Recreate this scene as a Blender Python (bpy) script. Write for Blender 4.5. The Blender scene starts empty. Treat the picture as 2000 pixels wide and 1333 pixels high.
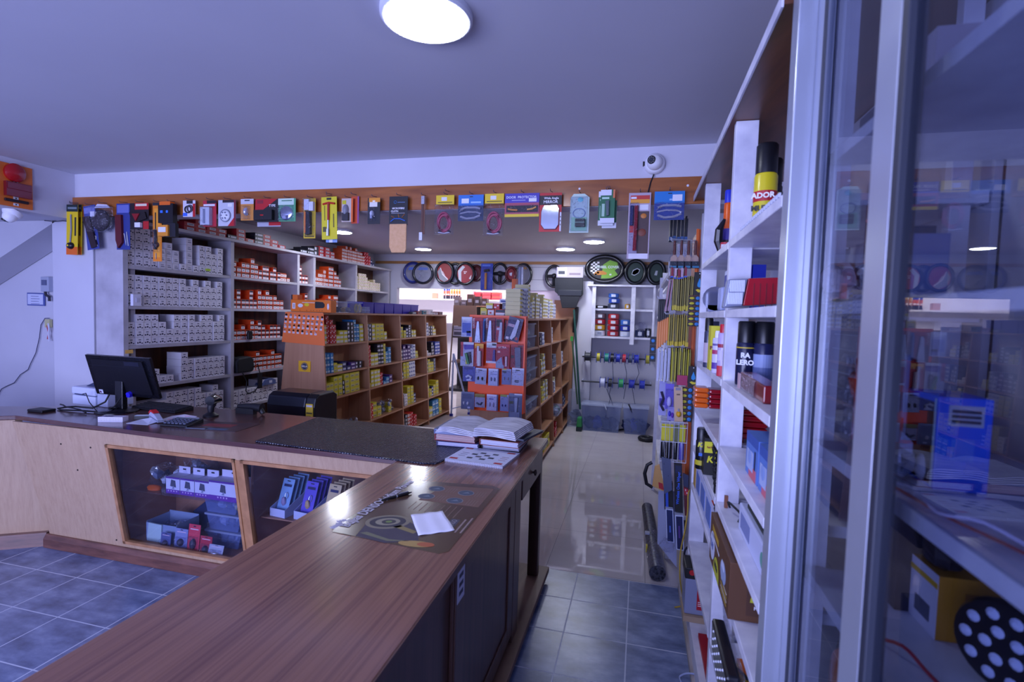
import bpy, math, random
from mathutils import Vector, Matrix
random.seed(7)
PI = math.pi
sc = bpy.context.scene
col = sc.collection

# ---------------------------------------------------------------- camera, sky, lights, exposure
H = 1.70
RX = (0.96950268, 0.04183649, -0.24148345)
RY = (0.24322194, -0.04312102, 0.9690117)
RZ = (0.03012704, -0.99819351, -0.0519815)
cd = bpy.data.cameras.new('camera'); cam = bpy.data.objects.new('camera', cd); col.objects.link(cam)
cd.lens = 18; cd.sensor_width = 36; cd.clip_start = 0.05; cd.clip_end = 60
cam.matrix_world = Matrix(((RX[0], -RX[1], -RX[2], 0), (RY[0], -RY[1], -RY[2], 0), (RZ[0], -RZ[1], -RZ[2], H), (0, 0, 0, 1)))
cd.dof.use_dof = True; cd.dof.focus_distance = 4.0; cd.dof.aperture_fstop = 3.4
sc.camera = cam
vs = sc.view_settings
vs.view_transform = 'Standard'; vs.look = 'None'; vs.gamma = 1; vs.use_curve_mapping = False
vs.exposure = 0.52
sc.cycles.max_bounces = 7; sc.cycles.diffuse_bounces = 4; sc.cycles.glossy_bounces = 3
sc.cycles.transmission_bounces = 4; sc.cycles.transparent_max_bounces = 12
sc.cycles.caustics_reflective = False; sc.cycles.caustics_refractive = False
sc.cycles.sample_clamp_indirect = 6
w = bpy.data.worlds.new('world'); sc.world = w; w.use_nodes = True
w.node_tree.nodes['Background'].inputs[0].default_value = (0.42, 0.48, 1.0, 1)
w.node_tree.nodes['Background'].inputs[1].default_value = 0.55

def area(name, loc, target, size, size_y, power, color):
    l = bpy.data.lights.new(name, 'AREA'); l.shape = 'RECTANGLE'; l.size = size; l.size_y = size_y
    l.energy = power; l.color = color
    o = bpy.data.objects.new(name, l); col.objects.link(o); o.location = loc
    o.rotation_euler = (Vector(target) - Vector(loc)).to_track_quat('-Z', 'Y').to_euler()
    return o
# daylight that comes in through the shop front behind the camera
area('daylight_shop_front', (-2.5, -2.75, 1.4), (-2.5, 0, 1.2), 4.6, 2.2, 265, (0.50, 0.55, 1.0))
# area light added in the store room to brighten its back wall
area('store_room_wall_fill', (-4.0, 10.3, 2.8), (-4.0, 11.6, 1.2), 5.0, .5, 90, (0.95, 0.9, 1.0))

# ---------------------------------------------------------------- helpers
def ray(px, py):
    d = (px - 1000.0, py - 666.5, 1000.0)
    return [sum(r[i] * d[i] for i in range(3)) for r in (RX, RY, RZ)]
def at_y(px, py, y):
    r = ray(px, py); t = y / r[1]; return Vector((r[0] * t, y, r[2] * t + H))
def at_x(px, py, x):
    r = ray(px, py); t = x / r[0]; return Vector((x, r[1] * t, r[2] * t + H))
def at_z(px, py, z):
    r = ray(px, py); t = (z - H) / r[2]; return Vector((r[0] * t, r[1] * t, z))
def lin(h):
    if not isinstance(h, str): return (*h, 1)
    h = h.lstrip('#'); h = h if len(h) == 6 else ''.join(c * 2 for c in h); o = []
    for i in (0, 2, 4):
        c = int(h[i:i + 2], 16) / 255
        o.append(c / 12.92 if c <= .04045 else ((c + .055) / 1.055) ** 2.4)
    return (*o, 1)
_m = {}
def mat(c, rough=.5, metal=0, emit=0, coat=0):
    k = (c, rough, metal, emit, coat)
    if k in _m: return _m[k]
    m = bpy.data.materials.new('surface'); m.use_nodes = True
    b = m.node_tree.nodes['Principled BSDF']; L = lin(c)
    b.inputs['Base Color'].default_value = L; b.inputs['Roughness'].default_value = rough; b.inputs['Metallic'].default_value = metal
    b.inputs['Coat Weight'].default_value = coat; b.inputs['Coat Roughness'].default_value = .08
    if emit: b.inputs['Emission Color'].default_value = L; b.inputs['Emission Strength'].default_value = emit
    if not emit:
        N = m.node_tree.nodes; K = m.node_tree.links     # faint unevenness of the surface
        n = N.new('ShaderNodeTexNoise'); n.inputs['Scale'].default_value = 25; t = N.new('ShaderNodeTexCoord'); K.new(t.outputs['Object'], n.inputs['Vector'])
        r = N.new('ShaderNodeMapRange'); r.inputs[3].default_value = max(.02, rough - .05); r.inputs[4].default_value = min(1, rough + .05)
        K.new(n.outputs[0], r.inputs[0]); K.new(r.outputs[0], b.inputs['Roughness'])
    _m[k] = m; return m
def nodes(name):
    m = bpy.data.materials.new(name); m.use_nodes = True
    return m, m.node_tree.nodes, m.node_tree.links, m.node_tree.nodes['Principled BSDF']
def ramp(N, stops):
    r = N.new('ShaderNodeValToRGB'); e = r.color_ramp.elements
    while len(e) < len(stops): e.new(.5)
    for i, (p, c) in enumerate(stops): e[i].position = p; e[i].color = lin(c)
    return r
def noisy(name, c1, c2, scale=(1, 1, 1), ns=4, rough=.5, detail=6, bump=0, coat=0, lo=.3, hi=.7, dist=0):
    m, N, K, b = nodes(name)
    t = N.new('ShaderNodeTexCoord'); mp = N.new('ShaderNodeMapping'); mp.inputs['Scale'].default_value = scale
    n = N.new('ShaderNodeTexNoise'); n.inputs['Scale'].default_value = ns; n.inputs['Detail'].default_value = detail; n.inputs['Distortion'].default_value = dist
    r = ramp(N, [(lo, c1), (hi, c2)])
    K.new(t.outputs['Object'], mp.inputs[0]); K.new(mp.outputs[0], n.inputs['Vector']); K.new(n.outputs[0], r.inputs[0]); K.new(r.outputs[0], b.inputs['Base Color'])
    b.inputs['Roughness'].default_value = rough; b.inputs['Coat Weight'].default_value = coat; b.inputs['Coat Roughness'].default_value = .15
    if bump:
        u = N.new('ShaderNodeBump'); u.inputs['Strength'].default_value = bump; u.inputs['Distance'].default_value = .005
        K.new(n.outputs[0], u.inputs['Height']); K.new(u.outputs[0], b.inputs['Normal'])
    return m
def stripes(name, axis, cols, freq, rough=.35, coat=.3, long_=.03):
    """laminate with long uneven stripes running along `axis`"""
    m, N, K, b = nodes(name)
    t = N.new('ShaderNodeTexCoord'); mp = N.new('ShaderNodeMapping')
    s = [1, 1, 1]; s['xyz'.index(axis)] = long_; mp.inputs['Scale'].default_value = s
    n = N.new('ShaderNodeTexNoise'); n.inputs['Scale'].default_value = freq; n.inputs['Detail'].default_value = 7; n.inputs['Roughness'].default_value = .68
    r = ramp(N, cols)
    n2 = N.new('ShaderNodeTexNoise'); n2.inputs['Scale'].default_value = freq * 5; n2.inputs['Detail'].default_value = 3
    mx = N.new('ShaderNodeMix'); mx.inputs[0].default_value = .25
    K.new(t.outputs['Object'], mp.inputs[0]); K.new(mp.outputs[0], n.inputs['Vector']); K.new(mp.outputs[0], n2.inputs['Vector'])
    K.new(n.outputs[0], mx.inputs[2]); K.new(n2.outputs[0], mx.inputs[3]); K.new(mx.outputs[0], r.inputs[0]); K.new(r.outputs[0], b.inputs['Base Color'])
    b.inputs['Roughness'].default_value = rough; b.inputs['Coat Weight'].default_value = coat; b.inputs['Coat Roughness'].default_value = .13
    return m
def clear(name, tint='#ffffff', refl=.06, rough=.02, ior=1.45):
    m = bpy.data.materials.new(name); m.use_nodes = True; N = m.node_tree.nodes; K = m.node_tree.links
    N.remove(N['Principled BSDF'])
    t = N.new('ShaderNodeBsdfTransparent'); t.inputs[0].default_value = lin(tint)
    g = N.new('ShaderNodeBsdfGlossy'); g.inputs['Roughness'].default_value = rough
    lw_ = N.new('ShaderNodeLayerWeight'); lw_.inputs[0].default_value = .5
    f = N.new('ShaderNodeMath'); f.operation = 'POWER'; f.inputs[1].default_value = 4; K.new(lw_.outputs['Facing'], f.inputs[0])
    a = N.new('ShaderNodeMath'); a.operation = 'MULTIPLY_ADD'; a.inputs[1].default_value = .7; a.inputs[2].default_value = refl; a.use_clamp = True
    x = N.new('ShaderNodeMixShader')
    if rough > .05:      # wrinkled film: sparkles instead of one flat sheen
        tn = N.new('ShaderNodeTexNoise'); tn.inputs['Scale'].default_value = 55; tn.inputs['Detail'].default_value = 3; tc = N.new('ShaderNodeTexCoord'); K.new(tc.outputs['Object'], tn.inputs['Vector'])
        wr = N.new('ShaderNodeTexNoise'); wr.inputs['Scale'].default_value = 38; wr.inputs['Detail'].default_value = 2; wr.inputs['Distortion'].default_value = 2.5; K.new(tc.outputs['Object'], wr.inputs['Vector'])
        mr = N.new('ShaderNodeMapRange'); mr.inputs[1].default_value = .60; mr.inputs[2].default_value = .66; mr.inputs[3].default_value = refl; mr.inputs[4].default_value = .55; K.new(wr.outputs[0], mr.inputs[0]); K.new(mr.outputs[0], a.inputs[2])
        bu = N.new('ShaderNodeBump'); bu.inputs['Strength'].default_value = 1; bu.inputs['Distance'].default_value = .05; K.new(tn.outputs[0], bu.inputs['Height']); K.new(bu.outputs[0], g.inputs['Normal'])
    K.new(f.outputs[0], a.inputs[0]); K.new(a.outputs[0], x.inputs[0]); K.new(t.outputs[0], x.inputs[1]); K.new(g.outputs[0], x.inputs[2])
    K.new(x.outputs[0], N['Material Output'].inputs[0]); return m
def hazy(name, c, op=.35, rough=.2):
    """milky see-through plastic"""
    m = bpy.data.materials.new(name); m.use_nodes = True; N = m.node_tree.nodes; K = m.node_tree.links
    b = N['Principled BSDF']; b.inputs['Base Color'].default_value = lin(c); b.inputs['Roughness'].default_value = rough
    b.inputs['Alpha'].default_value = op; return m
CLEAR = clear('clear_film', '#f8f9ff', .05, .1)
GLASS2 = clear('cabinet_glass', '#dde1ea', .038, .01)
GLASS = clear('window_glass', '#f2f4f9', .04, .01, 1.5)
HAZY = hazy('milky_plastic', '#c8d4f4', .42)
HAZY2 = hazy('clear_tub', '#b9c6ea', .28, .12)

ORD = ['first', 'second', 'third', 'fourth', 'fifth', 'sixth', 'seventh', 'eighth', 'ninth', 'tenth', 'eleventh', 'twelfth', 'thirteenth', 'fourteenth', 'fifteenth', 'sixteenth', 'seventeenth', 'eighteenth', 'nineteenth', 'twentieth'] + ['far'] * 20
class MB:
    def __init__(s): s.v = []; s.f = []; s.mi = []; s.mats = []
    def m(s, material):
        if isinstance(material, str): material = mat(material)
        if material not in s.mats: s.mats.append(material)
        return s.mats.index(material)
    def add(s, vs_, fs, material):
        k = s.m(material); n = len(s.v); s.v += [tuple(p) for p in vs_]
        for f in fs: s.f.append([i + n for i in f]); s.mi.append(k)
        return s
    def box(s, x0, x1, y0, y1, z0, z1, material):
        x0, x1 = sorted((x0, x1)); y0, y1 = sorted((y0, y1)); z0, z1 = sorted((z0, z1))
        return s.add([(x0, y0, z0), (x1, y0, z0), (x1, y1, z0), (x0, y1, z0), (x0, y0, z1), (x1, y0, z1), (x1, y1, z1), (x0, y1, z1)],
                     [(0, 3, 2, 1), (4, 5, 6, 7), (0, 1, 5, 4), (1, 2, 6, 5), (2, 3, 7, 6), (3, 0, 4, 7)], material)
    def quad(s, a, b, c, d, material): return s.add([a, b, c, d], [(0, 1, 2, 3)], material)
    def prism(s, poly, axis, a, b, material):
        """polygon in the plane across `axis`, pushed from a to b"""
        def P(p, t): return {'x': (t, p[0], p[1]), 'y': (p[0], t, p[1]), 'z': (p[0], p[1], t)}[axis]
        n = len(poly)
        return s.add([P(p, a) for p in poly] + [P(p, b) for p in poly],
                     [tuple(range(n)), tuple(range(2 * n - 1, n - 1, -1))] + [(i, i + n, (i + 1) % n + n, (i + 1) % n) for i in range(n)], material)
    def tube(s, pts, r, material, n=8, closed=False, cap=True):
        pts = [Vector(p) for p in pts]; L = len(pts); rs = r if isinstance(r, (list, tuple)) else [r] * L
        up = None; V = []; F = []
        for i, p in enumerate(pts):
            a = pts[(i - 1) % L] if (closed or i) else p; b = pts[(i + 1) % L] if (closed or i < L - 1) else p
            d = (b - a).normalized()
            if up is None:
                up = Vector((0, 0, 1)) if abs(d.z) < .9 else Vector((1, 0, 0))
            up = (up - d * up.dot(d)).normalized(); sd = d.cross(up)
            for k in range(n):
                t = 2 * PI * k / n; V.append(p + (up * math.cos(t) + sd * math.sin(t)) * rs[i])
        for i in range(L if closed else L - 1):
            j = (i + 1) % L
            for k in range(n): F.append((i * n + k, i * n + (k + 1) % n, j * n + (k + 1) % n, j * n + k))
        if cap and not closed: F.append(tuple(range(n))); F.append(tuple(range(L * n - 1, (L - 1) * n - 1, -1)))
        return s.add(V, F, material)
    def cyl(s, p, q, r, material, n=16, r2=None): return s.tube([p, q], [r, r if r2 is None else r2], material, n)
    def lathe(s, c, prof, material, axis='z', n=20):
        """profile [(radius, height)] turned about `axis` through c"""
        V = []; F = []; L = len(prof)
        for r, h in prof:
            r = max(r, 1e-4)
            for k in range(n):
                t = 2 * PI * k / n; a, b = r * math.cos(t), r * math.sin(t)
                V.append({'z': (c[0] + a, c[1] + b, c[2] + h), 'y': (c[0] + a, c[1] + h, c[2] + b), 'x': (c[0] + h, c[1] + a, c[2] + b)}[axis])
        for i in range(L - 1):
            for k in range(n): F.append((i * n + k, i * n + (k + 1) % n, (i + 1) * n + (k + 1) % n, (i + 1) * n + k))
        F.append(tuple(range(n))); F.append(tuple(range(L * n - 1, (L - 1) * n - 1, -1)))
        return s.add(V, F, material)
    def dome(s, c, rx, rz, d, material, n=20):
        """half ellipsoid bulging towards -y"""
        V = []; F = []; R = 5
        for i in range(R):
            t = i / R * PI / 2
            for k in range(n):
                u = 2 * PI * k / n; V.append((c[0] + rx * math.cos(t) * math.cos(u), c[1] - d * math.sin(t), c[2] + rz * math.cos(t) * math.sin(u)))
        V.append((c[0], c[1] - d, c[2]))
        for i in range(R - 1):
            for k in range(n): F.append((i * n + k, i * n + (k + 1) % n, (i + 1) * n + (k + 1) % n, (i + 1) * n + k))
        for k in range(n): F.append(((R - 1) * n + k, (R - 1) * n + (k + 1) % n, R * n))
        F.append(tuple(range(n)))
        return s.add(V, F, material)
    def blob(s, c, r, material, seed=0, sq=(1, 1, 1), n=10, amp=.25):
        """crumpled lump: bags of loose parts"""
        rd = random.Random(seed); V = []; F = []; R = 7
        for i in range(R + 1):
            t = PI * i / R
            for k in range(n):
                u = 2 * PI * k / n; q = r * (1 + rd.uniform(-amp, amp))
                V.append((c[0] + sq[0] * q * math.sin(t) * math.cos(u), c[1] + sq[1] * q * math.sin(t) * math.sin(u), c[2] + sq[2] * q * math.cos(t)))
        for i in range(R):
            for k in range(n): F.append((i * n + k, i * n + (k + 1) % n, (i + 1) * n + (k + 1) % n, (i + 1) * n + k))
        return s.add(V, F, material)
    def mesh(s, name, smooth=False):
        me = bpy.data.meshes.new(name); me.from_pydata(s.v, [], s.f)
        for m_ in s.mats: me.materials.append(m_)
        me.polygons.foreach_set('material_index', s.mi)
        if smooth: me.polygons.foreach_set('use_smooth', [True] * len(s.f))
        me.update()
        if smooth:
            try: me.set_sharp_from_angle(angle=math.radians(40))
            except Exception: pass
        return me
    def build(s, name, parent=None, label=None, smooth=False, bevel=0, loc=None):
        o = bpy.data.objects.new(name, s.mesh(name, smooth)); col.objects.link(o)
        if parent: o.parent = parent
        if label: o['label'] = label
        if loc: o.location = loc
        if bevel:
            b = o.modifiers.new('bevel', 'BEVEL'); b.width = bevel; b.segments = 2; b.limit_method = 'ANGLE'; b.angle_limit = .6
        return o
def tag(o, label=None, cat=None, group=None, kind=None):
    if label: o['label'] = label
    if cat: o['category'] = cat
    if group: o['group'] = group
    if kind: o['kind'] = kind
    return o
def thing(name, label, cat, loc=(0, 0, 0), rz=0, group=None):
    o = bpy.data.objects.new(name, None); col.objects.link(o); o.location = loc; o.rotation_euler = (0, 0, rz); o.empty_display_size = .05
    return tag(o, label, cat, group)
def place(src, loc, label=None, rz=None, group=None, rot=None, scale=None):
    """copy a thing with its parts"""
    r = src.copy(); col.objects.link(r); r.location = loc
    if rz is not None: r.rotation_euler = (0, 0, rz)
    if rot: r.rotation_euler = rot
    if scale: r.scale = scale
    if label: r['label'] = label
    if group: r['group'] = group
    for c in src.children:
        k = c.copy(); col.objects.link(k); k.parent = r
        for d in c.children:
            q = d.copy(); col.objects.link(q); q.parent = k
    return r
def struct(o): o['kind'] = 'structure'; return o
_t = {}
def text(s, size, material, name='lettering', parent=None, loc=(0, 0, 0), rot=(PI / 2, 0, 0), align='CENTER', sx=1, ext=.0006, bold=0, shear=0):
    k = (s, round(size, 4), align, ext, bold, shear, sx)
    if k not in _t:
        c = bpy.data.curves.new('t', 'FONT'); c.body = s; c.size = size; c.align_x = align; c.align_y = 'CENTER'; c.extrude = ext; c.offset = bold; c.shear = shear; c.resolution_u = 2
        o = bpy.data.objects.new('t', c); col.objects.link(o); dg = bpy.context.evaluated_depsgraph_get()
        me = bpy.data.meshes.new_from_object(o.evaluated_get(dg)); bpy.data.objects.remove(o)
        for v in me.vertices: v.co.x *= sx
        _t[k] = me
    me = _t[k].copy(); me.materials.clear(); me.materials.append(mat(material) if isinstance(material, str) else material)
    o = bpy.data.objects.new(name, me); col.objects.link(o); o.location = loc; o.rotation_euler = rot
    if parent: o.parent = parent
    return o
# ---------------------------------------------------------------- setting
def tile_mat(name, sx, sy, ox, oy, c1, c2, c3, mortar, mw, rough, ns):
    m, N, K, b = nodes(name)
    t = N.new('ShaderNodeTexCoord'); mp = N.new('ShaderNodeMapping'); mp.inputs['Location'].default_value = (-ox, -oy, 0)
    K.new(t.outputs['Object'], mp.inputs[0])
    br = N.new('ShaderNodeTexBrick'); br.offset = 0; br.squash = 1
    br.inputs['Scale'].default_value = 1; br.inputs['Brick Width'].default_value = sx; br.inputs['Row Height'].default_value = sy
    br.inputs['Mortar Size'].default_value = mw; br.inputs['Mortar Smooth'].default_value = .1
    br.inputs['Color1'].default_value = (0, 0, 0, 1); br.inputs['Color2'].default_value = (1, 1, 1, 1); br.inputs['Bias'].default_value = 0
    K.new(mp.outputs[0], br.inputs['Vector'])
    n = N.new('ShaderNodeTexNoise'); n.inputs['Scale'].default_value = ns; n.inputs['Detail'].default_value = 6; n.inputs['Roughness'].default_value = .62
    s2 = N.new('ShaderNodeMapping'); s2.inputs['Scale'].default_value = (1, 1.8, 1); K.new(t.outputs['Object'], s2.inputs[0]); K.new(s2.outputs[0], n.inputs['Vector'])
    r = ramp(N, [(.3, c1), (.5, c2), (.72, c3)]); K.new(n.outputs[0], r.inputs[0])
    x = N.new('ShaderNodeMix'); x.data_type = 'RGBA'; K.new(br.outputs['Fac'], x.inputs[0]); K.new(r.outputs[0], x.inputs[6]); x.inputs[7].default_value = lin(mortar)
    K.new(x.outputs[2], b.inputs['Base Color'])
    rr = N.new('ShaderNodeMapRange'); rr.inputs[3].default_value = rough; rr.inputs[4].default_value = .8; K.new(br.outputs['Fac'], rr.inputs[0]); K.new(rr.outputs[0], b.inputs['Roughness'])
    u = N.new('ShaderNodeBump'); u.inputs['Strength'].default_value = .4; u.inputs['Distance'].default_value = .002; u.invert = True
    K.new(br.outputs['Fac'], u.inputs['Height']); K.new(u.outputs[0], b.inputs['Normal'])
    return m
BLUE_TILE = tile_mat('blue_tile', .33, .33, -.001, 3.33, '#4a5676', '#6c7a9e', '#929fc0', '#c0c6d8', .0035, .3, 5)
CREAM_TILE = tile_mat('cream_tile', .65, .65, -.55, 3.34, '#bdb6b6', '#c6bfc0', '#cec8c9', '#77727a', .0015, .03, 1.2)
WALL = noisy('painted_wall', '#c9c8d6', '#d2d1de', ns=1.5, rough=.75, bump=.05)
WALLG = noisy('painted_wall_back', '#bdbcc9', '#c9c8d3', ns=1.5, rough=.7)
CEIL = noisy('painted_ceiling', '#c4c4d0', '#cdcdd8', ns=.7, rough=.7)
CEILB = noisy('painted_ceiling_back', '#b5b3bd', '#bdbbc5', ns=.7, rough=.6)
WHITEP = noisy('white_paint', '#c3c3d6', '#e8e8f4', scale=(1, 1, 1), ns=9, rough=.45, bump=.1)
BOARDW = noisy('orange_varnished_board', '#84481f', '#b0682f', scale=(.35, 1, 3), ns=5, rough=.3, coat=.4, dist=1)

struct(MB().box(-6.9, 1.3, -2.95, 3.33, -.1, 0, BLUE_TILE).build('floor'))
struct(MB().box(-6.9, 1.3, 3.33, 13, -.1, 0, CREAM_TILE).build('floor'))
struct(MB().box(-6.9, 1.3, -2.95, 3.4, 2.785, 2.9, CEIL).build('ceiling'))
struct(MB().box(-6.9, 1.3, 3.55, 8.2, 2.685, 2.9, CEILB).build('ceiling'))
struct(MB().box(-6.9, 1.3, 3.4, 3.55, 2.417, 2.9, WALL).build('wall_lintel'))
struct(MB().box(-5.02, -4.56, 3.4, 3.9, 0, 2.4, WALL).build('wall_column', bevel=.004))
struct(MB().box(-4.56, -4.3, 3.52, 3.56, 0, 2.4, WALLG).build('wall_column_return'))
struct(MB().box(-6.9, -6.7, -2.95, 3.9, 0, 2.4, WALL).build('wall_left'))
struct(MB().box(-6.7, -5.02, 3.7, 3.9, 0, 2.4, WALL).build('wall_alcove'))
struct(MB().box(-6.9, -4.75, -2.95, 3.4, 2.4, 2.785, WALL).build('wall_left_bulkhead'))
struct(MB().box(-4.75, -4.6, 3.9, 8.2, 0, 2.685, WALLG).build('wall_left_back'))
struct(MB().box(.76, .9, -2.95, 8.2, 0, 2.785, WALL).build('wall_right'))
# sloping underside of the stair in the alcove
SP = [at_y(x_, y_, 3.5) for x_, y_ in ((136, 428), (-60, 562))]
struct(MB().prism([(SP[0].x, 2.399), (SP[1].x, SP[1].z), (SP[1].x, 2.399)], 'y', 3.4, 3.69, WALLG).build('trim_1'))
# wall with the shop front behind the camera
fw = MB().box(-6.9, 1.3, -3.1, -2.95, 0, .35, WALL).box(-6.9, 1.3, -3.1, -2.95, 2.6, 2.785, WALL).box(-6.9, -4.6, -3.1, -2.95, .35, 2.6, WALL).box(.1, 1.3, -3.1, -2.95, .35, 2.6, WALL)
struct(fw.build('wall_front'))
wf = MB()
for x in (-4.6, -3.05, -1.5, .05): wf.box(x, x + .05, -3.06, -3.0, .35, 2.6, '#8d93a8')
for z in (.35, 2.55): wf.box(-4.6, .1, -3.06, -3.0, z, z + .05, '#8d93a8')
win = struct(wf.build('window_1')); MB().box(-4.6, .1, -3.035, -3.03, .4, 2.55, GLASS).build('pane', win)
# far wall with the wide opening into the store room
MT = at_y(995, 570, 8.2)
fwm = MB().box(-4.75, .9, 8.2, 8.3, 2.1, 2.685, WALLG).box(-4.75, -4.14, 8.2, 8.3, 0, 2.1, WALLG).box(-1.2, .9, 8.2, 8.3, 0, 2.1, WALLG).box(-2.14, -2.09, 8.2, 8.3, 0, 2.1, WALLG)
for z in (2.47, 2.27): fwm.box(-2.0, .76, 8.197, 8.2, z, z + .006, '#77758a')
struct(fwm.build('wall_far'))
struct(MB().box(-2.09, -1.2, 8.235, 8.24, 0, 2.1, hazy('milky_pane', '#e8d5e6', .8, .3)).build('window_2'))
# white fitted side panel of the tape shelf: part of the wall
STW = mat('#f4f0f6', .6)
struct(MB().box(-7.2, -1.0, 11.6, 11.7, 0, 2.9, STW).build('wall_store_back'))
struct(MB().box(-7.2, -7.1, 8.3, 11.6, 0, 2.9, STW).build('wall_store_left'))
struct(MB().box(-1.1, -1.0, 8.3, 11.6, 0, 2.9, STW).build('wall_store_right'))
struct(MB().box(-7.2, -1.0, 8.2, 11.7, 2.9, 3.0, STW).build('ceiling'))
struct(MB().box(-7.2, -6.91, 8.2, 11.7, -.1, 0, CREAM_TILE).build('floor'))

# ---------------------------------------------------------------- lamps
def ceiling_lamp(x, y, z, r, e, label, group=None, color=(0.80, 0.84, 1.0)):
    t = thing('ceiling_lamp', label, 'ceiling lamp', (x, y, z), group=group)
    MB().lathe((0, 0, 0), [(r + .012, 0), (r + .012, -.02), (r + .004, -.028), (r, -.028)], '#d8dae6', n=40).build('trim_ring', t, smooth=True)
    MB().lathe((0, 0, 0), [(r - .002, -.0285), (r - .012, -.033), (.01, -.034)], mat(color, .5, 0, e), n=40).build('diffuser', t)
    return t
ceiling_lamp(-.80, 1.78, 2.785, .155, 30, 'large round white ceiling lamp above the front counter')
ceiling_lamp(-3.29, 7.37, 2.685, .12, 75, 'small round ceiling lamp left of the hanging microfibre cloth end, over the back aisle')
ceiling_lamp(-1.09, 7.40, 2.685, .13, 75, 'smaller round ceiling lamp behind the bagged green card, nearer the far wall')
ceiling_lamp(-.62, 6.68, 2.685, .13, 75, 'round ceiling lamp just left of the long red wiper pack')
ceiling_lamp(-3.66, 5.74, 2.685, .12, 75, 'round ceiling lamp half hidden behind the yellow card with the red wrench')

# ---------------------------------------------------------------- lintel board and cameras
lb = thing('hook_rail', 'long orange-brown varnished board across the shop above the hanging goods', 'board', (0, 3.4, 0))
MB().box(-4.78, .37, -.02, 0, 2.418, 2.585, BOARDW).build('board', lb, bevel=.002)
hs = MB()
HOOKX = []
def dome_camera(loc, rz, tilt, s, label):
    t = thing('dome_camera', label, 'security camera', loc, rz); t.scale = (s, s, s)
    MB().lathe((0, 0, 0), [(.062, 0), (.062, -.018), (.052, -.034), (.047, -.036)], '#e9e9f2', 'y', 28).build('base_ring', t, smooth=True)
    h = MB().lathe((0, 0, 0), [(.046, -.034), (.046, -.05), (.038, -.072), (.024, -.088), (.002, -.094)], '#f0f0f6', 'y', 24).build('dome_shell', t, smooth=True)
    e = MB().lathe((0, 0, 0), [(.024, 0), (.024, -.012), (.02, -.014)], '#15161c', 'y', 24).lathe((0, 0, 0), [(.009, -.014), (.006, -.017)], mat('#3a3f52', .1), 'y', 12)
    for k in range(8):
        a = k * PI / 4; e.lathe((.0155 * math.cos(a), 0, .0155 * math.sin(a)), [(.0025, -.014), (.002, -.0155)], '#8288a0', 'y', 6)
    l = e.build('lens', t, smooth=True); l.location = (-.016, -.078, .004); l.rotation_euler = (tilt, 0, -.35)
    MB().box(-.068, -.058, -.03, -.008, -.012, .012, '#111217').build('side_lug', t)
    return t
dc = dome_camera((.045, 3.398, 2.672), 0, .1, 1.05, 'white dome security camera above the board, black cable below it')
MB().tube([(0, -.01, -.05), (-.005, -.018, -.075), (-.018, -.02, -.11), (-.03, -.03, -.17), (-.028, -.03, -.24)], .004, '#17171f').build('cable', dc, smooth=True)
dc2 = dome_camera((-4.84, 3.03, 2.40), 0, .2, 1.0, 'white security camera under the left bulkhead below the orange lamp board')
dc2.rotation_euler = (PI / 2 - .5, 0, 0); dc2.location = (-4.80, 2.98, 2.385)
MB().tube([(-5.0, 3.33, 2.385), (-4.93, 3.36, 2.38), (-4.85, 3.37, 2.388), (-4.72, 3.39, 2.375), (-4.6, 3.39, 2.38)], .004, '#3c3c4a').build('loose_cable')
tag(bpy.data.objects['loose_cable'], 'thin grey wire trailing under the bulkhead towards the column', 'cable')

# orange board with sample tail lamps on the left bulkhead
tb = thing('lamp_sample_board', 'orange board with red sample tail lamps high on the left wall', 'display board', (-4.748, 2.85, 2.575))
OB = mat('#e0722a', .45)
MB().box(0, .012, -.28, .225, -.16, .165, OB).build('board', tb, bevel=.002)
RL = mat('#b0101c', .2, coat=.5); RD = mat('#7a0f22', .2, coat=.5)
o = MB().lathe((0, 0, 0), [(.07, 0), (.07, .02), (.05, .035), (.01, .04)], RL, 'x', 24).build('round_lamp', tb, smooth=True); o.location = (.012, .10, .10)
MB().box(.012, .045, .03, .2, -.085, .025, RD).box(.045, .05, .035, .195, -.03, .02, RD).build('square_lamp', tb, bevel=.01)
MB().box(.012, .03, .03, .19, -.125, -.103, '#26131c').build('strip_lamp', tb, bevel=.006)
MB().box(.012, .045, -.2, -.06, .06, .14, RL).build('square_lamp', tb, bevel=.015)
o = MB().lathe((0, 0, 0), [(.06, 0), (.06, .02), (.01, .035)], RD, 'x', 24).build('round_lamp', tb, smooth=True); o.location = (.012, -.12, -.05)
for (yy, zz) in ((.11, .03), (.11, -.093), (.11, -.14)): MB().box(.012, .014, yy - .017, yy + .017, zz - .009, zz + .009, '#e8e8ee').box(.014, .0145, yy - .005, yy + .005, zz - .005, zz + .005, '#333').build('number_tag', tb)

# alcove wall: framed notice, meter box, socket, cable
def at_alc(px, py): return at_x(px, py, -5.50)
a = at_y(54, 572, 3.69); b = at_y(88, 598, 3.69)
nf = thing('framed_notice', 'small framed notice with thin blue frame on the left alcove wall', 'frame', ((a.x + b.x) / 2, 3.695, (a.z + b.z) / 2))
W_, H_ = (b.x - a.x) / 2, (a.z - b.z) / 2
MB().box(-W_, W_, -.012, 0, -H_, H_, '#5563a8').build('frame', nf, bevel=.002)
pg = MB().box(-W_ + .012, W_ - .012, -.014, -.0125, -H_ + .012, H_ - .012, '#cfd4ee')
for k in range(5): pg.box(-W_ * .5, W_ * (.5 - .1 * (k % 2)), -.0145, -.0138, .05 - k * .024, .055 - k * .024, '#6a70a0')
pg.build('page', nf)
a = at_y(97, 556, 3.69)
mb_ = thing('meter_box', 'small grey electric meter box high beside the white column', 'meter', (a.x, 3.695, a.z))
MB().box(-.05, .05, -.05, 0, -.07, .07, '#aab0c6').build('casing', mb_, bevel=.005)
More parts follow.
